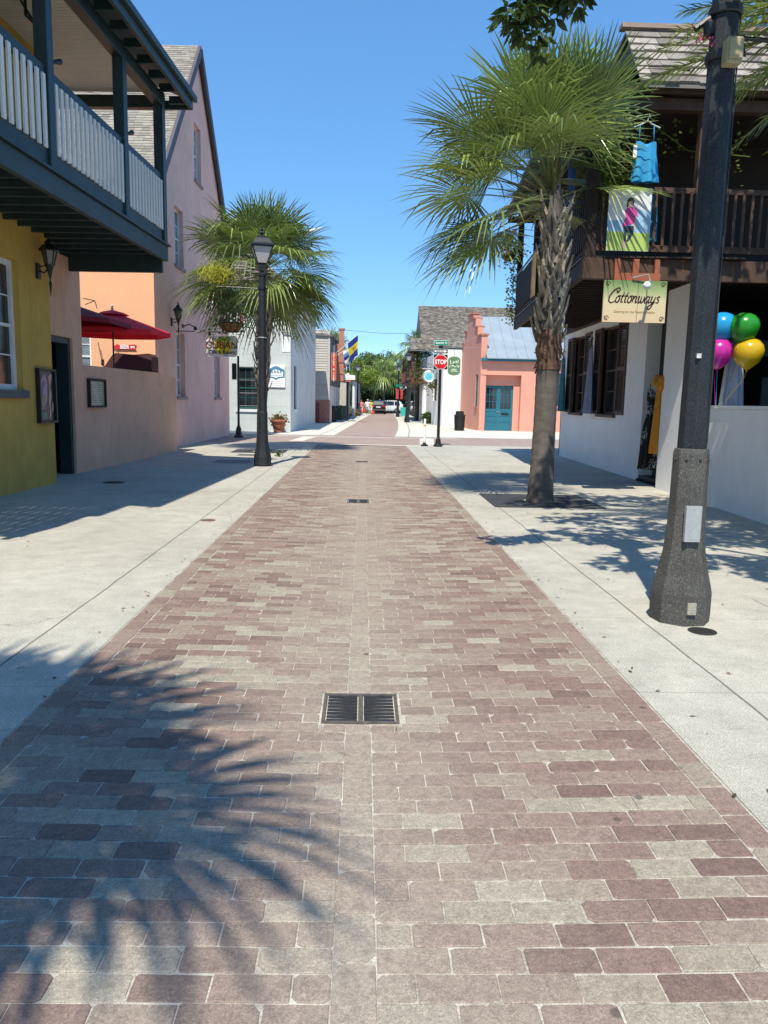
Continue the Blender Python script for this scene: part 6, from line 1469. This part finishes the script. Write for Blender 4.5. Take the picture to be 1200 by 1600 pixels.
m = MB(); q = at(1138, 560, 13.1); m.tube([(q.x-.1, 13.1, 1.3), (q.x-.03, 13.1, q.z-.3), (q.x+.02, 13.1, q.z+.25)], .035, 8); m.build('sash', mat('pale_grey_cloth', ()), d)
for px, py, r, col, nm in ((1128, 512, .245, (.015, .28, .58), 'turquoise'), (1162, 513, .245, (.02, .24, .02), 'green'), (1122, 552, .245, (.48, .02, .28), 'magenta'), (1169, 552, .245, (.58, .36, .01), 'golden yellow')):
    p = at(px, py, 12.6 if nm in ('green', 'golden yellow') else 12.8); t = thing('balloon', tuple(p), nm+' balloon in the bunch of four inside the open shopfront', 'balloon', 'bunch of four balloons')
    m = MB(); m.smooth = True; tl = .25; vs = []
    m.lathe([(.001, -r*1.12), (.03, -r*1.08), (r*.35, -r*.93), (r*.72, -r*.6), (r*.95, -r*.15), (r, r*.2), (r*.9, r*.55), (r*.65, r*.83), (r*.3, r*.98), (.001, r*1.02)], tuple(p), 28, cap=False); m.build('skin', mat('balloon_'+nm.split()[0], col, .22, .03, 3, 0), t)
    m = MB(); m.lathe([(.03, -r*1.2), (.008, -r*1.13), (.012, -r*1.09)], tuple(p), 10); m.tube([(p.x, p.y, p.z-r*1.15), (p.x-.03, p.y, p.z-r*1.6), (5.98, 13.0, 1.5)], .004, 4); m.build('knot', MC['balloon_'+nm.split()[0]], t)

# ============================================================= WALL LANTERNS
def wall_lantern(F0, a, z, label, sz=.86):
    F = lambda p, q, r: F0(a+(p-a)*sz, q*sz if q > .01 else q, z+(r-z)*sz)
    c = F(a, .26, z); t = thing('wall_lantern', tuple(F(a, 0, z)), label, 'wall lantern', 'black wall lanterns')
    m = MB(F); m.box(a-.07, a+.07, .002, .05, z-.28, z+.02); m.build('back_plate', M_black, t, bevel=.01)
    m = MB(F); m.tube([(a, .05, z-.12), (a, .14, z-.16), (a, .22, z-.10), (a, .26, z-.04)], .018, 6); m.tube([(a, .05, z-.05), (a, .15, z-.02), (a, .24, z-.06)], .012, 5)
    m.lathe([(.004, -.62), (.03, -.36), (.012, -.30), (.05, -.12), (.09, -.02)], (a, .26, z), 10); m.build('arm', M_black, t)
    m = MB(F); n = 6
    m.lathe([(.09, -.02), (.095, .0)], (a, .26, z), n); m.lathe([(.19, .25), (.20, .265), (.13, .36), (.07, .40), (.09, .42), (.05, .46), (.02, .50), (.03, .52), (.004, .58)], (a, .26, z), n)
    for k in range(n): q = 2*math.pi*k/n; m.bar((a+.09*math.cos(q), .26+.09*math.sin(q), z), (a+.145*math.cos(q), .26+.145*math.sin(q), z+.26), .014, .014)
    lt = m.build('cage', M_black, t); m = MB(F); m.lathe([(.083, 0), (.137, .255)], (a, .26, z), n, cap=False); m.build('glass', glass_mat('smoked_glass', (.10, .10, .09), .15), lt)
wall_lantern(FY, -.42, 3.78, 'black wall lantern on the ochre wall above the framed poster')
wall_lantern(FP, 1.72, 4.0, 'black wall lantern on the pink gabled building beside the red parasol')
# thin street post between buildings
tp = thing('sign_post', (-5.13, 32, 0), 'thin black post with small dark box at the corner of the pink gabled building', 'post')
m = MB(); m.lathe([(.2, 0), (.2, .05), (.13, .1), (.11, .35), (.07, .45), (.05, .5), (.045, 3.3)], (-5.13, 32, 0), 12); m.build('post', M_black, tp); m = MB(); m.box(-5.38, -5.2, 31.95, 32.05, 2.35, 3.0); m.build('box', M_black, tp)
bkt = thing('scroll_bracket', (-3.4, 37.9, 4.7), 'black scroll bracket on the corner of the pale grey building', 'bracket')
m = MB(); m.tube([(-3.95, 37.9, 4.78), (-3.1, 37.9, 4.72)], .035, 6); m.tube([(-3.5, 37.9, 4.45), (-3.35, 37.9, 4.6), (-3.2, 37.9, 4.5), (-3.3, 37.9, 4.38), (-3.1, 37.9, 4.72)], .025, 6); m.build('arm', M_black, bkt)

# ============================================================= PARASOLS AND COURTYARD
def parasol(c, r, zt, zr, mt, label, rot):
    t = thing('parasol', (c[0], c[1], 0), label, 'parasol', 'courtyard parasols')
    m = MB(); n = 8; P = [(c[0]+r*math.cos(R(rot)+2*math.pi*k/n), c[1]+r*math.sin(R(rot)+2*math.pi*k/n)) for k in range(n)]
    vs = [(c[0], c[1], zt)]; ring = []
    for s in (.22, .6, 1.0): 
        for p in P: vs.append((c[0]+(p[0]-c[0])*s, c[1]+(p[1]-c[1])*s, zt-(zt-zr)*(s**1.05)))
    for p in P: vs.append((p[0], p[1], zr-.10))
    fs = [(0, 1+k, 1+(k+1) % n) for k in range(n)]
    for l in range(3): fs += [(1+l*n+k, 1+l*n+(k+1) % n, 1+(l+1)*n+(k+1) % n, 1+(l+1)*n+k) for k in range(n)]
    m.add(vs, fs); cp_ = m.build('canopy', mt, t)
    m = MB(); m.lathe([(r*.30, -.0), (r*.2, .06), (.03, .12)], (c[0], c[1], zt-.075), n, R(rot)); m.build('vent_cap', mt, cp_)
    m = MB(); m.lathe([(.022, 0), (.022, zt+.02)], (c[0], c[1], 0), 10); m.lathe([(.22, 0), (.2, .08)], (c[0], c[1], 0), 16)
    for p in P: m.tube([(c[0], c[1], zr+.1), (c[0]+(p[0]-c[0])*.55, c[1]+(p[1]-c[1])*.55, zt-(zt-zr)*.6-.02)], .008, 4)
    m.build('pole', M_black, t); m = MB(); m.lathe([(.02, 0), (.04, .03), (.02, .06), (.03, .09), (.005, .13)], (c[0], c[1], zt+.05), 10); m.build('finial', M_steel, t)
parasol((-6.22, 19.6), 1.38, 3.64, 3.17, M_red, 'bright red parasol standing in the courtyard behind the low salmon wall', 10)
parasol((-7.0, 17.6), 1.75, 3.75, 3.22, mat('shaded_red_canvas', (.20, .012, .035), .85, .1, 5, .1), 'red parasol in shade-darkened canvas nearer the doorway overlapping the bright one', 20)  # same red canvas, its shade put into the colour
m = MB(); m.wall([(-7.5, 1.4), (-5.72, 1.4), (-5.72, 2.66), (-5.80, 2.74), (-6.2, 2.70), (-6.65, 2.735), (-6.75, 2.70), (-7.1, 2.2)], [], 21.2, 21.9)
tag(m.build('canvas_screen', M_brownred), 'dark maroon canvas screen behind the parasol pole in the courtyard', 'screen')
m = MB(); m.tube([(-7.62, 22.66, 3.1), (-7.5, 22.62, 2.5), (-7.32, 22.66, 1.9)], .012, 5); m.box(-7.53, -7.46, 22.6, 22.66, 2.45, 2.62); tag(m.build('wall_cable', M_black), 'thin dark cable running down the sunlit peach wall', 'cable')
m = MB(); pts = [(at(130, 466, 19), at(148, 470, 19)), (at(148, 470, 19), at(152, 482, 19)), (at(133, 476, 19), at(148, 470, 19))]
for a, b in pts: m.tube([tuple(a), tuple(b)], .010, 5)
tag(m.build('wire_frame', M_brown), 'rusty bent wire above the shade-darkened red parasol', 'wire')

# ============================================================= BINS, FLAGS
def bin_(c, r, h, label, mt, slots=True):
    t = thing('trash_can', (*c, 0), label, 'trash can', 'black trash cans on the pavements')
    m = MB(); m.lathe([(r*.9, 0), (r*.92, .03), (r*.86, .05), (r, h*.74), (r*1.03, h*.76)], (*c, 0), 24)
    for k in range(24): q = k*2*math.pi/24; m.bar((c[0]+r*.88*math.cos(q), c[1]+r*.88*math.sin(q), .05), (c[0]+r*1.01*math.cos(q), c[1]+r*1.01*math.sin(q), h*.73), .03, .03)
    m.build('body', mt, t); m = MB(); m.lathe([(r*1.13, h*.76), (r*1.13, h*.80), (r*.95, h*.82), (r*.80, h*.84), (r*.80, h*.97), (r*.6, h)], (*c, 0), 24); m.build('lid', mt, t)
bin_((5.52, 44.2), .30, 1.12, 'black ribbed trash can against the white wall near the teal double doors', M_black)
bin_((-2.28, 57.2), .30, 1.2, 'dark trash can on the far left pavement beside the brick pier', M_black)
for x, y, lb, mt in ((-1.95, 60.5, 'dark green wheeled bin between the trash can and the grey green cabinet', mat('bin_green', (.02, .045, .03), .5)), (-1.65, 64.0, 'grey green utility cabinet next to the far left lamp base', mat('cabinet_green', (.10, .12, .09), .6))):
    t = thing('street_bin', (x, y, 0), lb, 'bin'); m = MB(); m.box(x-.28, x+.28, y-.3, y+.3, .08, 1.05); m.box(x-.2, x+.2, y-.31, y-.3, .3, .8); m.build('body', mt, t, bevel=.02); m = MB(); m.box(x-.31, x+.31, y-.34, y+.33, 1.055, 1.16); m.build('lid', mt, t, bevel=.02); m = MB(); m.lathe([(.1, -.03), (.1, .03)], (0, 0, 0), 10); m.v = [Vector((x+.3*s_+v.z, y+v.x, .1+v.y)) for s_ in (1,) for v in m.v]; m.build('wheel', M_black, t)
def flag(base, tip, label, draw, seed, drop=1.1, along=(.45, .98)):
    base, tip = Vector(base), Vector(tip); t = thing('flag', tuple(base), label, 'flag', 'flags on white poles on the clapboard building')
    m = MB(); m.tube([tuple(base), tuple(tip)], [.025, .018], 7); m.ball(tuple(tip), .04, 8, 6); m.build('pole', M_swhite, t)
    draw(t, base, tip, drop, along)
def cloth_strip(t, base, tip, s0, s1, d0, d1, mt, name, sway=.12, ph=0, off=0):
    m = MB(); m.smooth = True; nu, nv = 14, 8; vs = []
    for i in range(nu+1):
        u = s0+(s1-s0)*i/nu; p = base.lerp(tip, u)
        for j in range(nv+1):
            d = d0+(d1-d0)*j/nv; w_ = sway*d*math.sin(9*u+2.2*d+ph)
            vs.append((p.x+w_*.5+.10*d+.05*d*math.sin(5*u), p.y+w_+off, p.z-d))
    m.add(vs, [(i*(nv+1)+j, (i+1)*(nv+1)+j, (i+1)*(nv+1)+j+1, i*(nv+1)+j+1) for i in range(nu) for j in range(nv)]); return m.build(name, mt, t, recalc=False)
M_fb = mat('flag_blue', (.015, .03, .22), .8, .1, 3); M_fy = mat('flag_gold', (.65, .48, .03), .8, .08, 3); M_fg = mat('flag_green', (.01, .22, .10), .8, .1, 3)
def barb(t, base, tip, drop, along):
    cloth_strip(t, base, tip, *along, .0, .42, M_fb, 'upper_band', .10); cloth_strip(t, base, tip, *along, .42, .92, M_fy, 'gold_band', .10); cloth_strip(t, base, tip, *along, .92, 1.42, M_fb, 'lower_band', .10)
    p = base.lerp(tip, sum(along)/2); m = MB(frame((p.x+.07, p.y-.14, p.z-.66), (1, 0, .35), (0, -1, 0))); stroke(m, [(0, -.17), (0, .18)], .02, 0); stroke(m, [(-.13, .15), (-.11, .02), (0, -.02), (.11, .02), (.13, .15)], .02, 0); m.build('trident', M_sblack, t, recalc=False)
def mixed(cols):
    def f(t, base, tip, drop, along):
        n = len(cols)
        for k, mt in enumerate(cols): cloth_strip(t, base, tip, *along, drop*k/n, drop*(k+1)/n, mt, 'stripe', .16, k*.0)
    return f
flag(at(524, 552, 57), at(559.5, 523, 56), 'large blue and gold flag with a black trident on the topmost white pole', barb, 1, along=(.55, .99))
flag(at(525, 556, 57.6), at(545.5, 543, 57.2), 'crumpled blue and white flag on the middle pole', mixed([M_swhite, mat('flag_sky', (.10, .30, .55), .8, .1, 3), M_fb, M_swhite, mat('flag_sky', ())]), 2, 1.15, (.55, .99))
flag(at(527, 560, 58.2), at(543, 551, 58), 'crumpled green and red flag on the lowest pole', mixed([M_fg, M_swhite, M_fg, mat('flag_red', (.5, .03, .04), .8)]), 3, .95, (.45, .99))

# ============================================================= VEHICLES
def suv(name, label, loc, rz, paint, rear=True):
    t = thing(name, (0, 0, 0), label, 'car', 'cars at the end of the lane')
    # stations along y (front = +y): y, z low, z belt, z roof, half width at belt, half width at roof
    st = [(-2.28, .48, .92, .95, .80, .78), (-2.22, .36, 1.02, 1.15, .90, .78), (-1.95, .32, 1.05, 1.55, .93, .70), (-1.6, .30, 1.05, 1.68, .93, .68), (-.6, .28, 1.03, 1.72, .93, .69), (.4, .28, 1.00, 1.66, .93, .68), (.85, .28, .99, 1.40, .93, .72), (1.25, .28, .98, 1.04, .92, .80), (1.9, .30, .90, .93, .88, .78), (2.22, .36, .78, .80, .80, .70), (2.3, .45, .65, .66, .70, .62)]
    m = MB(); m.smooth = False; vs = []; K = 10
    for y, zl, zb, zr, wb, wr in st:
        half = [(wb*.93, zl), (wb*1.0, zl+.18), (wb*1.01, (zl+zb)/2+.08), (wb*.97, zb), (wr, zr-.05 if zr-zb > .1 else zr-.01)]
        top = [(wr*.82, zr)]
        pr = half+top; ring = [(x, z) for x, z in pr]+[(-x, z) for x, z in reversed(pr)]
        vs += [(x, y, z) for x, z in ring]
    n = 12; fs = [(i*n+j, i*n+(j+1) % n, (i+1)*n+(j+1) % n, (i+1)*n+j) for i in range(len(st)-1) for j in range(n)]; fs.append(tuple(range(n))); fs.append(tuple(range((len(st)-1)*n, len(st)*n)))
    m.add(vs, fs); m.build('body', paint, t, bevel=.03)
    M_t = mat('car_glass', (.012, .015, .02), .1, .1, 1, 0, spec=.8)
    for sg in (-1, 1):
        m = MB(); 
        for y0, y1, y0t, y1t in ((-1.85, -1.1, -1.7, -1.1), (-1.02, -.15, -1.02, -.15), (-.08, .95, -.08, .5)):
            m.add([(sg*.925, y0, 1.09), (sg*.925, y1, 1.07), (sg*.735, y1t, 1.58), (sg*.735, y0t, 1.58)], [(0,1,2,3)])
        m.v = [Vector((v[0]*1.012, v[1], v[2])) for v in m.v]; m.build('side_window', M_t, t, recalc=False)
        m = MB(); m.box(sg*.5, sg*.86, -2.3, -2.2, .88, 1.08) if sg > 0 else m.box(sg*.86, sg*.5, -2.3, -2.2, .88, 1.08); m.build('taillight', mat('tail_red', (.45, .01, .01), .3), t)
        m = MB(); m.box(*sorted((sg*.45, sg*.78)), 2.16, 2.28, .62, .76); m.build('headlight', M_swhite, t)
        m = MB(); m.box(*sorted((sg*.93, sg*1.1)), .55, .72, 1.0, 1.15); m.build('mirror', paint, t, bevel=.02)
        for y in (-1.42, 1.42):
            m = MB(); x = sg*.84; prof = [(.18, -.1), (.34, -.1), (.36, -.05), (.36, .07), (.33, .1), (.2, .1)]; m.lathe(prof, (0, 0, 0), 20); m.v = [Vector((x+v.z, y+v.x, .36+v.y)) for v in m.v]; w_ = m.build('wheel', M_black, t)
            m = MB(); m.lathe([(.04, .1), (.2, .105)], (0, 0, 0), 10); 
            for k in range(5): q = k*1.2566; m.bar((0, 0, .11), (.2*math.cos(q), .2*math.sin(q), .11), .06, .02)
            m.v = [Vector((x+sg*abs(v.z), y+v.x, .36+v.y)) for v in m.v]; m.build('rim', M_steel, w_)
    m = MB(); m.add([(-.66, -2.13, 1.14), (.66, -2.13, 1.14), (.58, -1.93, 1.50), (-.58, -1.93, 1.50)], [(0,1,2,3)]); m.v = [Vector((v[0], v[1]-.05, v[2])) for v in m.v]; m.build('rear_window', M_t, t, recalc=False)
    m = MB(); m.add([(-.7, 1.22, 1.06), (.7, 1.22, 1.06), (.6, .62, 1.56), (-.6, .62, 1.56)], [(0,1,2,3)]); m.v = [Vector((v[0], v[1]+.03, v[2]+.03)) for v in m.v]; m.build('windscreen', M_t, t, recalc=False)
    m = MB(); m.box(-.26, .26, -2.31, -2.27, .80, .92); m.build('number_plate', M_swhite, t); m = MB(); m.box(-.85, .85, -2.34, -2.2, .45, .60); m.build('bumper', mat('bumper_grey', (.08, .08, .085), .5), t)
    t.location = loc; t.rotation_euler.z = rz; return t
def paint(name, col): 
    m, t, b = nodes(name); b.inputs['Base Color'].default_value = (*col, 1); b.inputs['Roughness'].default_value = .25; b.inputs['Coat Weight'].default_value = .6; t.links.new(ramp(t, noise_(t, coord(t), 2, 3), [(.3, tuple(c*.9 for c in col)), (.7, col)]), b.inputs['Base Color']); return m
P_bk = paint('black_car_paint', (.008, .009, .010)); P_w = paint('white_car_paint', (.72, .73, .74)); P_g = paint('grey_car_paint', (.12, .13, .14))
p = at(591, 646, 95); suv('parked_car', 'black car seen from behind at the far end of the brick lane', (p.x, 97.3, 0), 0, P_bk)
p = at(603, 644, 104); suv('parked_car', 'white car seen side on behind the black car at the end of the lane', (p.x, 104, 0), R(90), P_w)
p = at(581, 640, 108); suv('parked_car', 'dark grey car left of the white car beneath the far trees', (p.x, 108, 0), R(90), P_g)

# ============================================================= PEOPLE
M_skin = mat('skin', (.42, .22, .15), .6, .06)
def person(loc, rz, label, cloth, step=.18, h=1.7, hair=(.05, .03, .02), top=None, bottom=None, skirt=False, bag=None):
    t = thing('person', (0, 0, 0), label, 'person'); k = h/1.7
    J = {'pel': (0, 0, .95), 'ch': (0, .01, 1.25), 'nk': (0, .01, 1.44), 'hd': (0, -.01, 1.60), 'top': (0, 0, 1.68)}
    J['hipL'] = (.09, 0, .90); J['knL'] = (.10, -step*.6, .50); J['anL'] = (.10, -step*.6+.02, .09); J['toL'] = (.11, -step*.6-.15, .04)
    J['hipR'] = (-.09, 0, .90); J['knR'] = (-.10, step*.3, .50); J['anR'] = (-.10, step+.05, .12); J['toR'] = (-.11, step-.09, .04)
    J['shL'] = (.18, .01, 1.38); J['elL'] = (.23, .06, 1.12); J['haL'] = (.24, -.02, .88); J['fiL'] = (.24, -.05, .80)
    J['shR'] = (-.18, .01, 1.38); J['elR'] = (-.23, .0, 1.12); J['haR'] = (-.24, -.12, .90); J['fiR'] = (-.24, -.16, .83)
    E = [('pel', 'ch'), ('ch', 'nk'), ('nk', 'hd'), ('hd', 'top'), ('pel', 'hipL'), ('hipL', 'knL'), ('knL', 'anL'), ('anL', 'toL'), ('pel', 'hipR'), ('hipR', 'knR'), ('knR', 'anR'), ('anR', 'toR'), ('ch', 'shL'), ('shL', 'elL'), ('elL', 'haL'), ('haL', 'fiL'), ('ch', 'shR'), ('shR', 'elR'), ('elR', 'haR'), ('haR', 'fiR')]
    rad = dict(pel=.13, ch=.14, nk=.055, hd=.085, top=.07, hipL=.09, hipR=.09, knL=.055, knR=.055, anL=.038, anR=.038, toL=.03, toR=.03, shL=.06, shR=.06, elL=.042, elR=.042, haL=.028, haR=.028, fiL=.018, fiR=.018)
    names = list(J); me = bpy.data.meshes.new('body'); me.from_pydata([tuple(c*k for c in J[n_]) for n_ in names], [(names.index(a), names.index(b)) for a, b in E], [])
    o = bpy.data.objects.new('body', me); COL.objects.link(o)
    sk = o.modifiers.new('skin', 'SKIN'); o.modifiers.new('sub', 'SUBSURF').levels = 1
    for i, n_ in enumerate(names): me.skin_vertices[0].data[i].radius = (rad[n_]*k, rad[n_]*k*(.75 if n_ in ('ch', 'pel') else 1))
    me.skin_vertices[0].data[0].use_root = True
    bpy.context.view_layer.update(); me2 = bpy.data.meshes.new_from_object(o.evaluated_get(bpy.context.evaluated_depsgraph_get())); bpy.data.objects.remove(o)
    mb = MB(); mb.smooth = True; mb.add([tuple(v.co) for v in me2.vertices], [tuple(p_.vertices) for p_ in me2.polygons]); bpy.data.meshes.remove(me2)
    for sd in ('L', 'R'):     # fingers and thumb
        a = Vector(J['fi'+sd])*k
        for i in range(4): q = a+Vector((0, (i-1.5)*.018, 0)); mb.tube([tuple(q+Vector((0, 0, .02))), tuple(q+Vector((0, -.01, -.03))), tuple(q+Vector((0, -.025, -.055+abs(i-1.5)*.008)))], [.009, .008, .006], 5)
        mb.tube([tuple(a+Vector((0, -.03, .04))), tuple(a+Vector((0, -.06, .0)))], [.010, .007], 5)
    mb.ball((0, -.105*k, 1.60*k), .014, 6, 5)                      # nose
    mb.build('body', M_skin, t)
    f = MB(); 
    for sx_ in (-1, 1): f.ball((sx_*.032*k, -.085*k, 1.625*k), .010, 6, 4)
    f.box(-.025, .025, -.095*k, -.085*k, 1.555*k, 1.562*k); f.build('face_features', M_dark, t)
    hb = MB(); hb.smooth = True; hb.ball((0, .03*k, 1.64*k), (.10*k, .10*k, .10*k), 12, 8); hb.build('hair', mat('hair_%d' % int(hair[0]*1000), hair, .7, .2, 30), t)
    tp_ = MB(); tp_.smooth = True; tp_.lathe([(.12, 1.44), (.19, 1.40), (.205, 1.25), (.18, 1.08), (.19, .95), (.20, .86)], (0, 0, 0), 18); tp_.v = [Vector((v.x*k, v.y*.72*k, v.z*k)) for v in tp_.v]
    for sd in ('L', 'R'): a, b = Vector(J['sh'+sd])*k, Vector(J['el'+sd])*k; tp_.tube([tuple(a+Vector((0, 0, .02))), tuple(a.lerp(b, .5)), tuple(b)], [.085, .075, .07], 10)
    tp_.build('top', top, t)
    lg_ = MB(); lg_.smooth = True
    for sd in ('L', 'R'):
        a, b, c_ = (Vector(J[q+sd])*k for q in ('hip', 'kn', 'an')); 
        if skirt: lg_.tube([tuple(a), tuple(a.lerp(b, .5)), tuple(b)], [.115, .105, .10], 10)
        else: lg_.tube([tuple(a), tuple(b), tuple(c_)], [.115, .085, .085], 10)
    lg_.lathe([(.17, .84), (.18, .98)], (0, 0, 0), 16); lg_.build('trousers' if not skirt else 'shorts', bottom, t)
    t.location = loc; t.rotation_euler.z = rz; return t
p = at(564.5, 648, 86.7); person((p.x, 86.5, 0), R(4), 'woman in a coral pink outfit walking towards the viewer up the far left pavement', None, top=mat('coral_top', (.62, .22, .20), .8), bottom=mat('pale_coral', (.66, .34, .30), .8))
p = at(574, 648, 86.7); person((p.x, 86.2, 0), R(-6), 'person in a loose white shirt and shorts walking beside the woman in coral', None, top=mat('white_shirt', (.72, .73, .76), .8), bottom=mat('pale_shorts', (.45, .47, .52), .8), skirt=True, h=1.75, hair=(.35, .32, .28))
p = at(579, 646, 90); person((p.x, 90, 0), R(0), 'person in a yellow top and pale trousers behind the white shirted walker', None, top=mat('yellow_top', (.62, .50, .05), .8), bottom=mat('cream_trousers', (.6, .56, .48), .8))
for px, py, lb, nm in ((570.5, 642, 'coral red bag carried between the two walkers', 'bag'), (582.5, 643, 'bright orange red box bag standing by the white car', 'bag')):
    p = at(px, py, 86.4 if nm == 'bag' and px < 575 else 92); t = thing('bag', (p.x, p.y, 0), lb, 'bag'); z0 = .35 if px < 575 else 0.02
    m = MB(); m.add([(p.x-.2, p.y-.08, z0), (p.x+.2, p.y-.08, z0), (p.x+.2, p.y+.08, z0), (p.x-.2, p.y+.08, z0), (p.x-.16, p.y-.05, z0+.4), (p.x+.16, p.y-.05, z0+.4), (p.x+.16, p.y+.05, z0+.4), (p.x-.16, p.y+.05, z0+.4)], [(0,3,2,1), (4,5,6,7), (0,1,5,4), (1,2,6,5), (2,3,7,6), (3,0,4,7)]); m.build('sack', mat('bag_red', (.6, .06, .03), .7), t); m = MB(); m.tube([(p.x-.1, p.y, z0+.4), (p.x-.06, p.y, z0+.58), (p.x+.06, p.y, z0+.58), (p.x+.1, p.y, z0+.4)], .012, 5); m.build('handle', MC['bag_red'], t)
p = at(630, 640, 86); t = thing('sandwich_board', (p.x, 86, 0), 'teal sandwich board standing near the far right lamp', 'board')
for sg in (-1, 1): m = MB(); m.bar((p.x, 86+sg*.25, 0), (p.x, 86+sg*.02, .95), .6, .04, (0, 1, 0)); m.build('panel', mat('teal_board', (.01, .30, .26), .6), t)
# fallen leaves and crumbs along the pavement edges
fl2 = MB(); rnd = random.Random(41)
for k in range(340):
    sd = rnd.random()
    if sd < .3: x, y = rnd.gauss(-1.72, .05), rnd.uniform(2.2, 24)
    elif sd < .6: x, y = rnd.gauss(1.66, .05), rnd.uniform(2.2, 24)
    elif sd < .8: x, y = rnd.uniform(1.7, 5.3), rnd.uniform(4, 18)
    else: x, y = rnd.uniform(-5.4, -1.7), rnd.uniform(4, 20)
    q = rnd.random()*6.28; l = rnd.uniform(.008, .024); w_ = l*.4; c_, s_ = math.cos(q), math.sin(q); z = .007
    fl2.add([(x-c_*l, y-s_*l, z), (x-s_*w_, y+c_*w_, z+rnd.random()*.006), (x+c_*l, y+s_*l, z), (x+s_*w_, y-c_*w_, z+rnd.random()*.006)], [(0,1,2,3)], rnd.random())
tag(fl2.build('fallen_leaves', mat('dry_leaf', (.14, .085, .04), .9, .3, 4, 0, tone=.5), recalc=False), 'tiny dry leaves and crumbs scattered along the pavement edges', 'leaves', kind='stuff')
m = MB(); m.tube([(-1.7, 58.2, 6.75), (1.5, 59, 6.62), (4.6, 60.5, 6.85)], .012, 4); tag(m.build('overhead_wire', M_black), 'thin wire spanning the lane from the brick chimney to the big shingle roof', 'wire')
# grass sprig by the lamp
m = MB(); rnd = random.Random(2); tuft(m, (-2.35, 21.6, .06), (.08, .08, .10), 36, .09, rnd); tag(m.build('weed', M_l2, recalc=False), 'small green weed sprouting behind the left lamp base', 'weed')
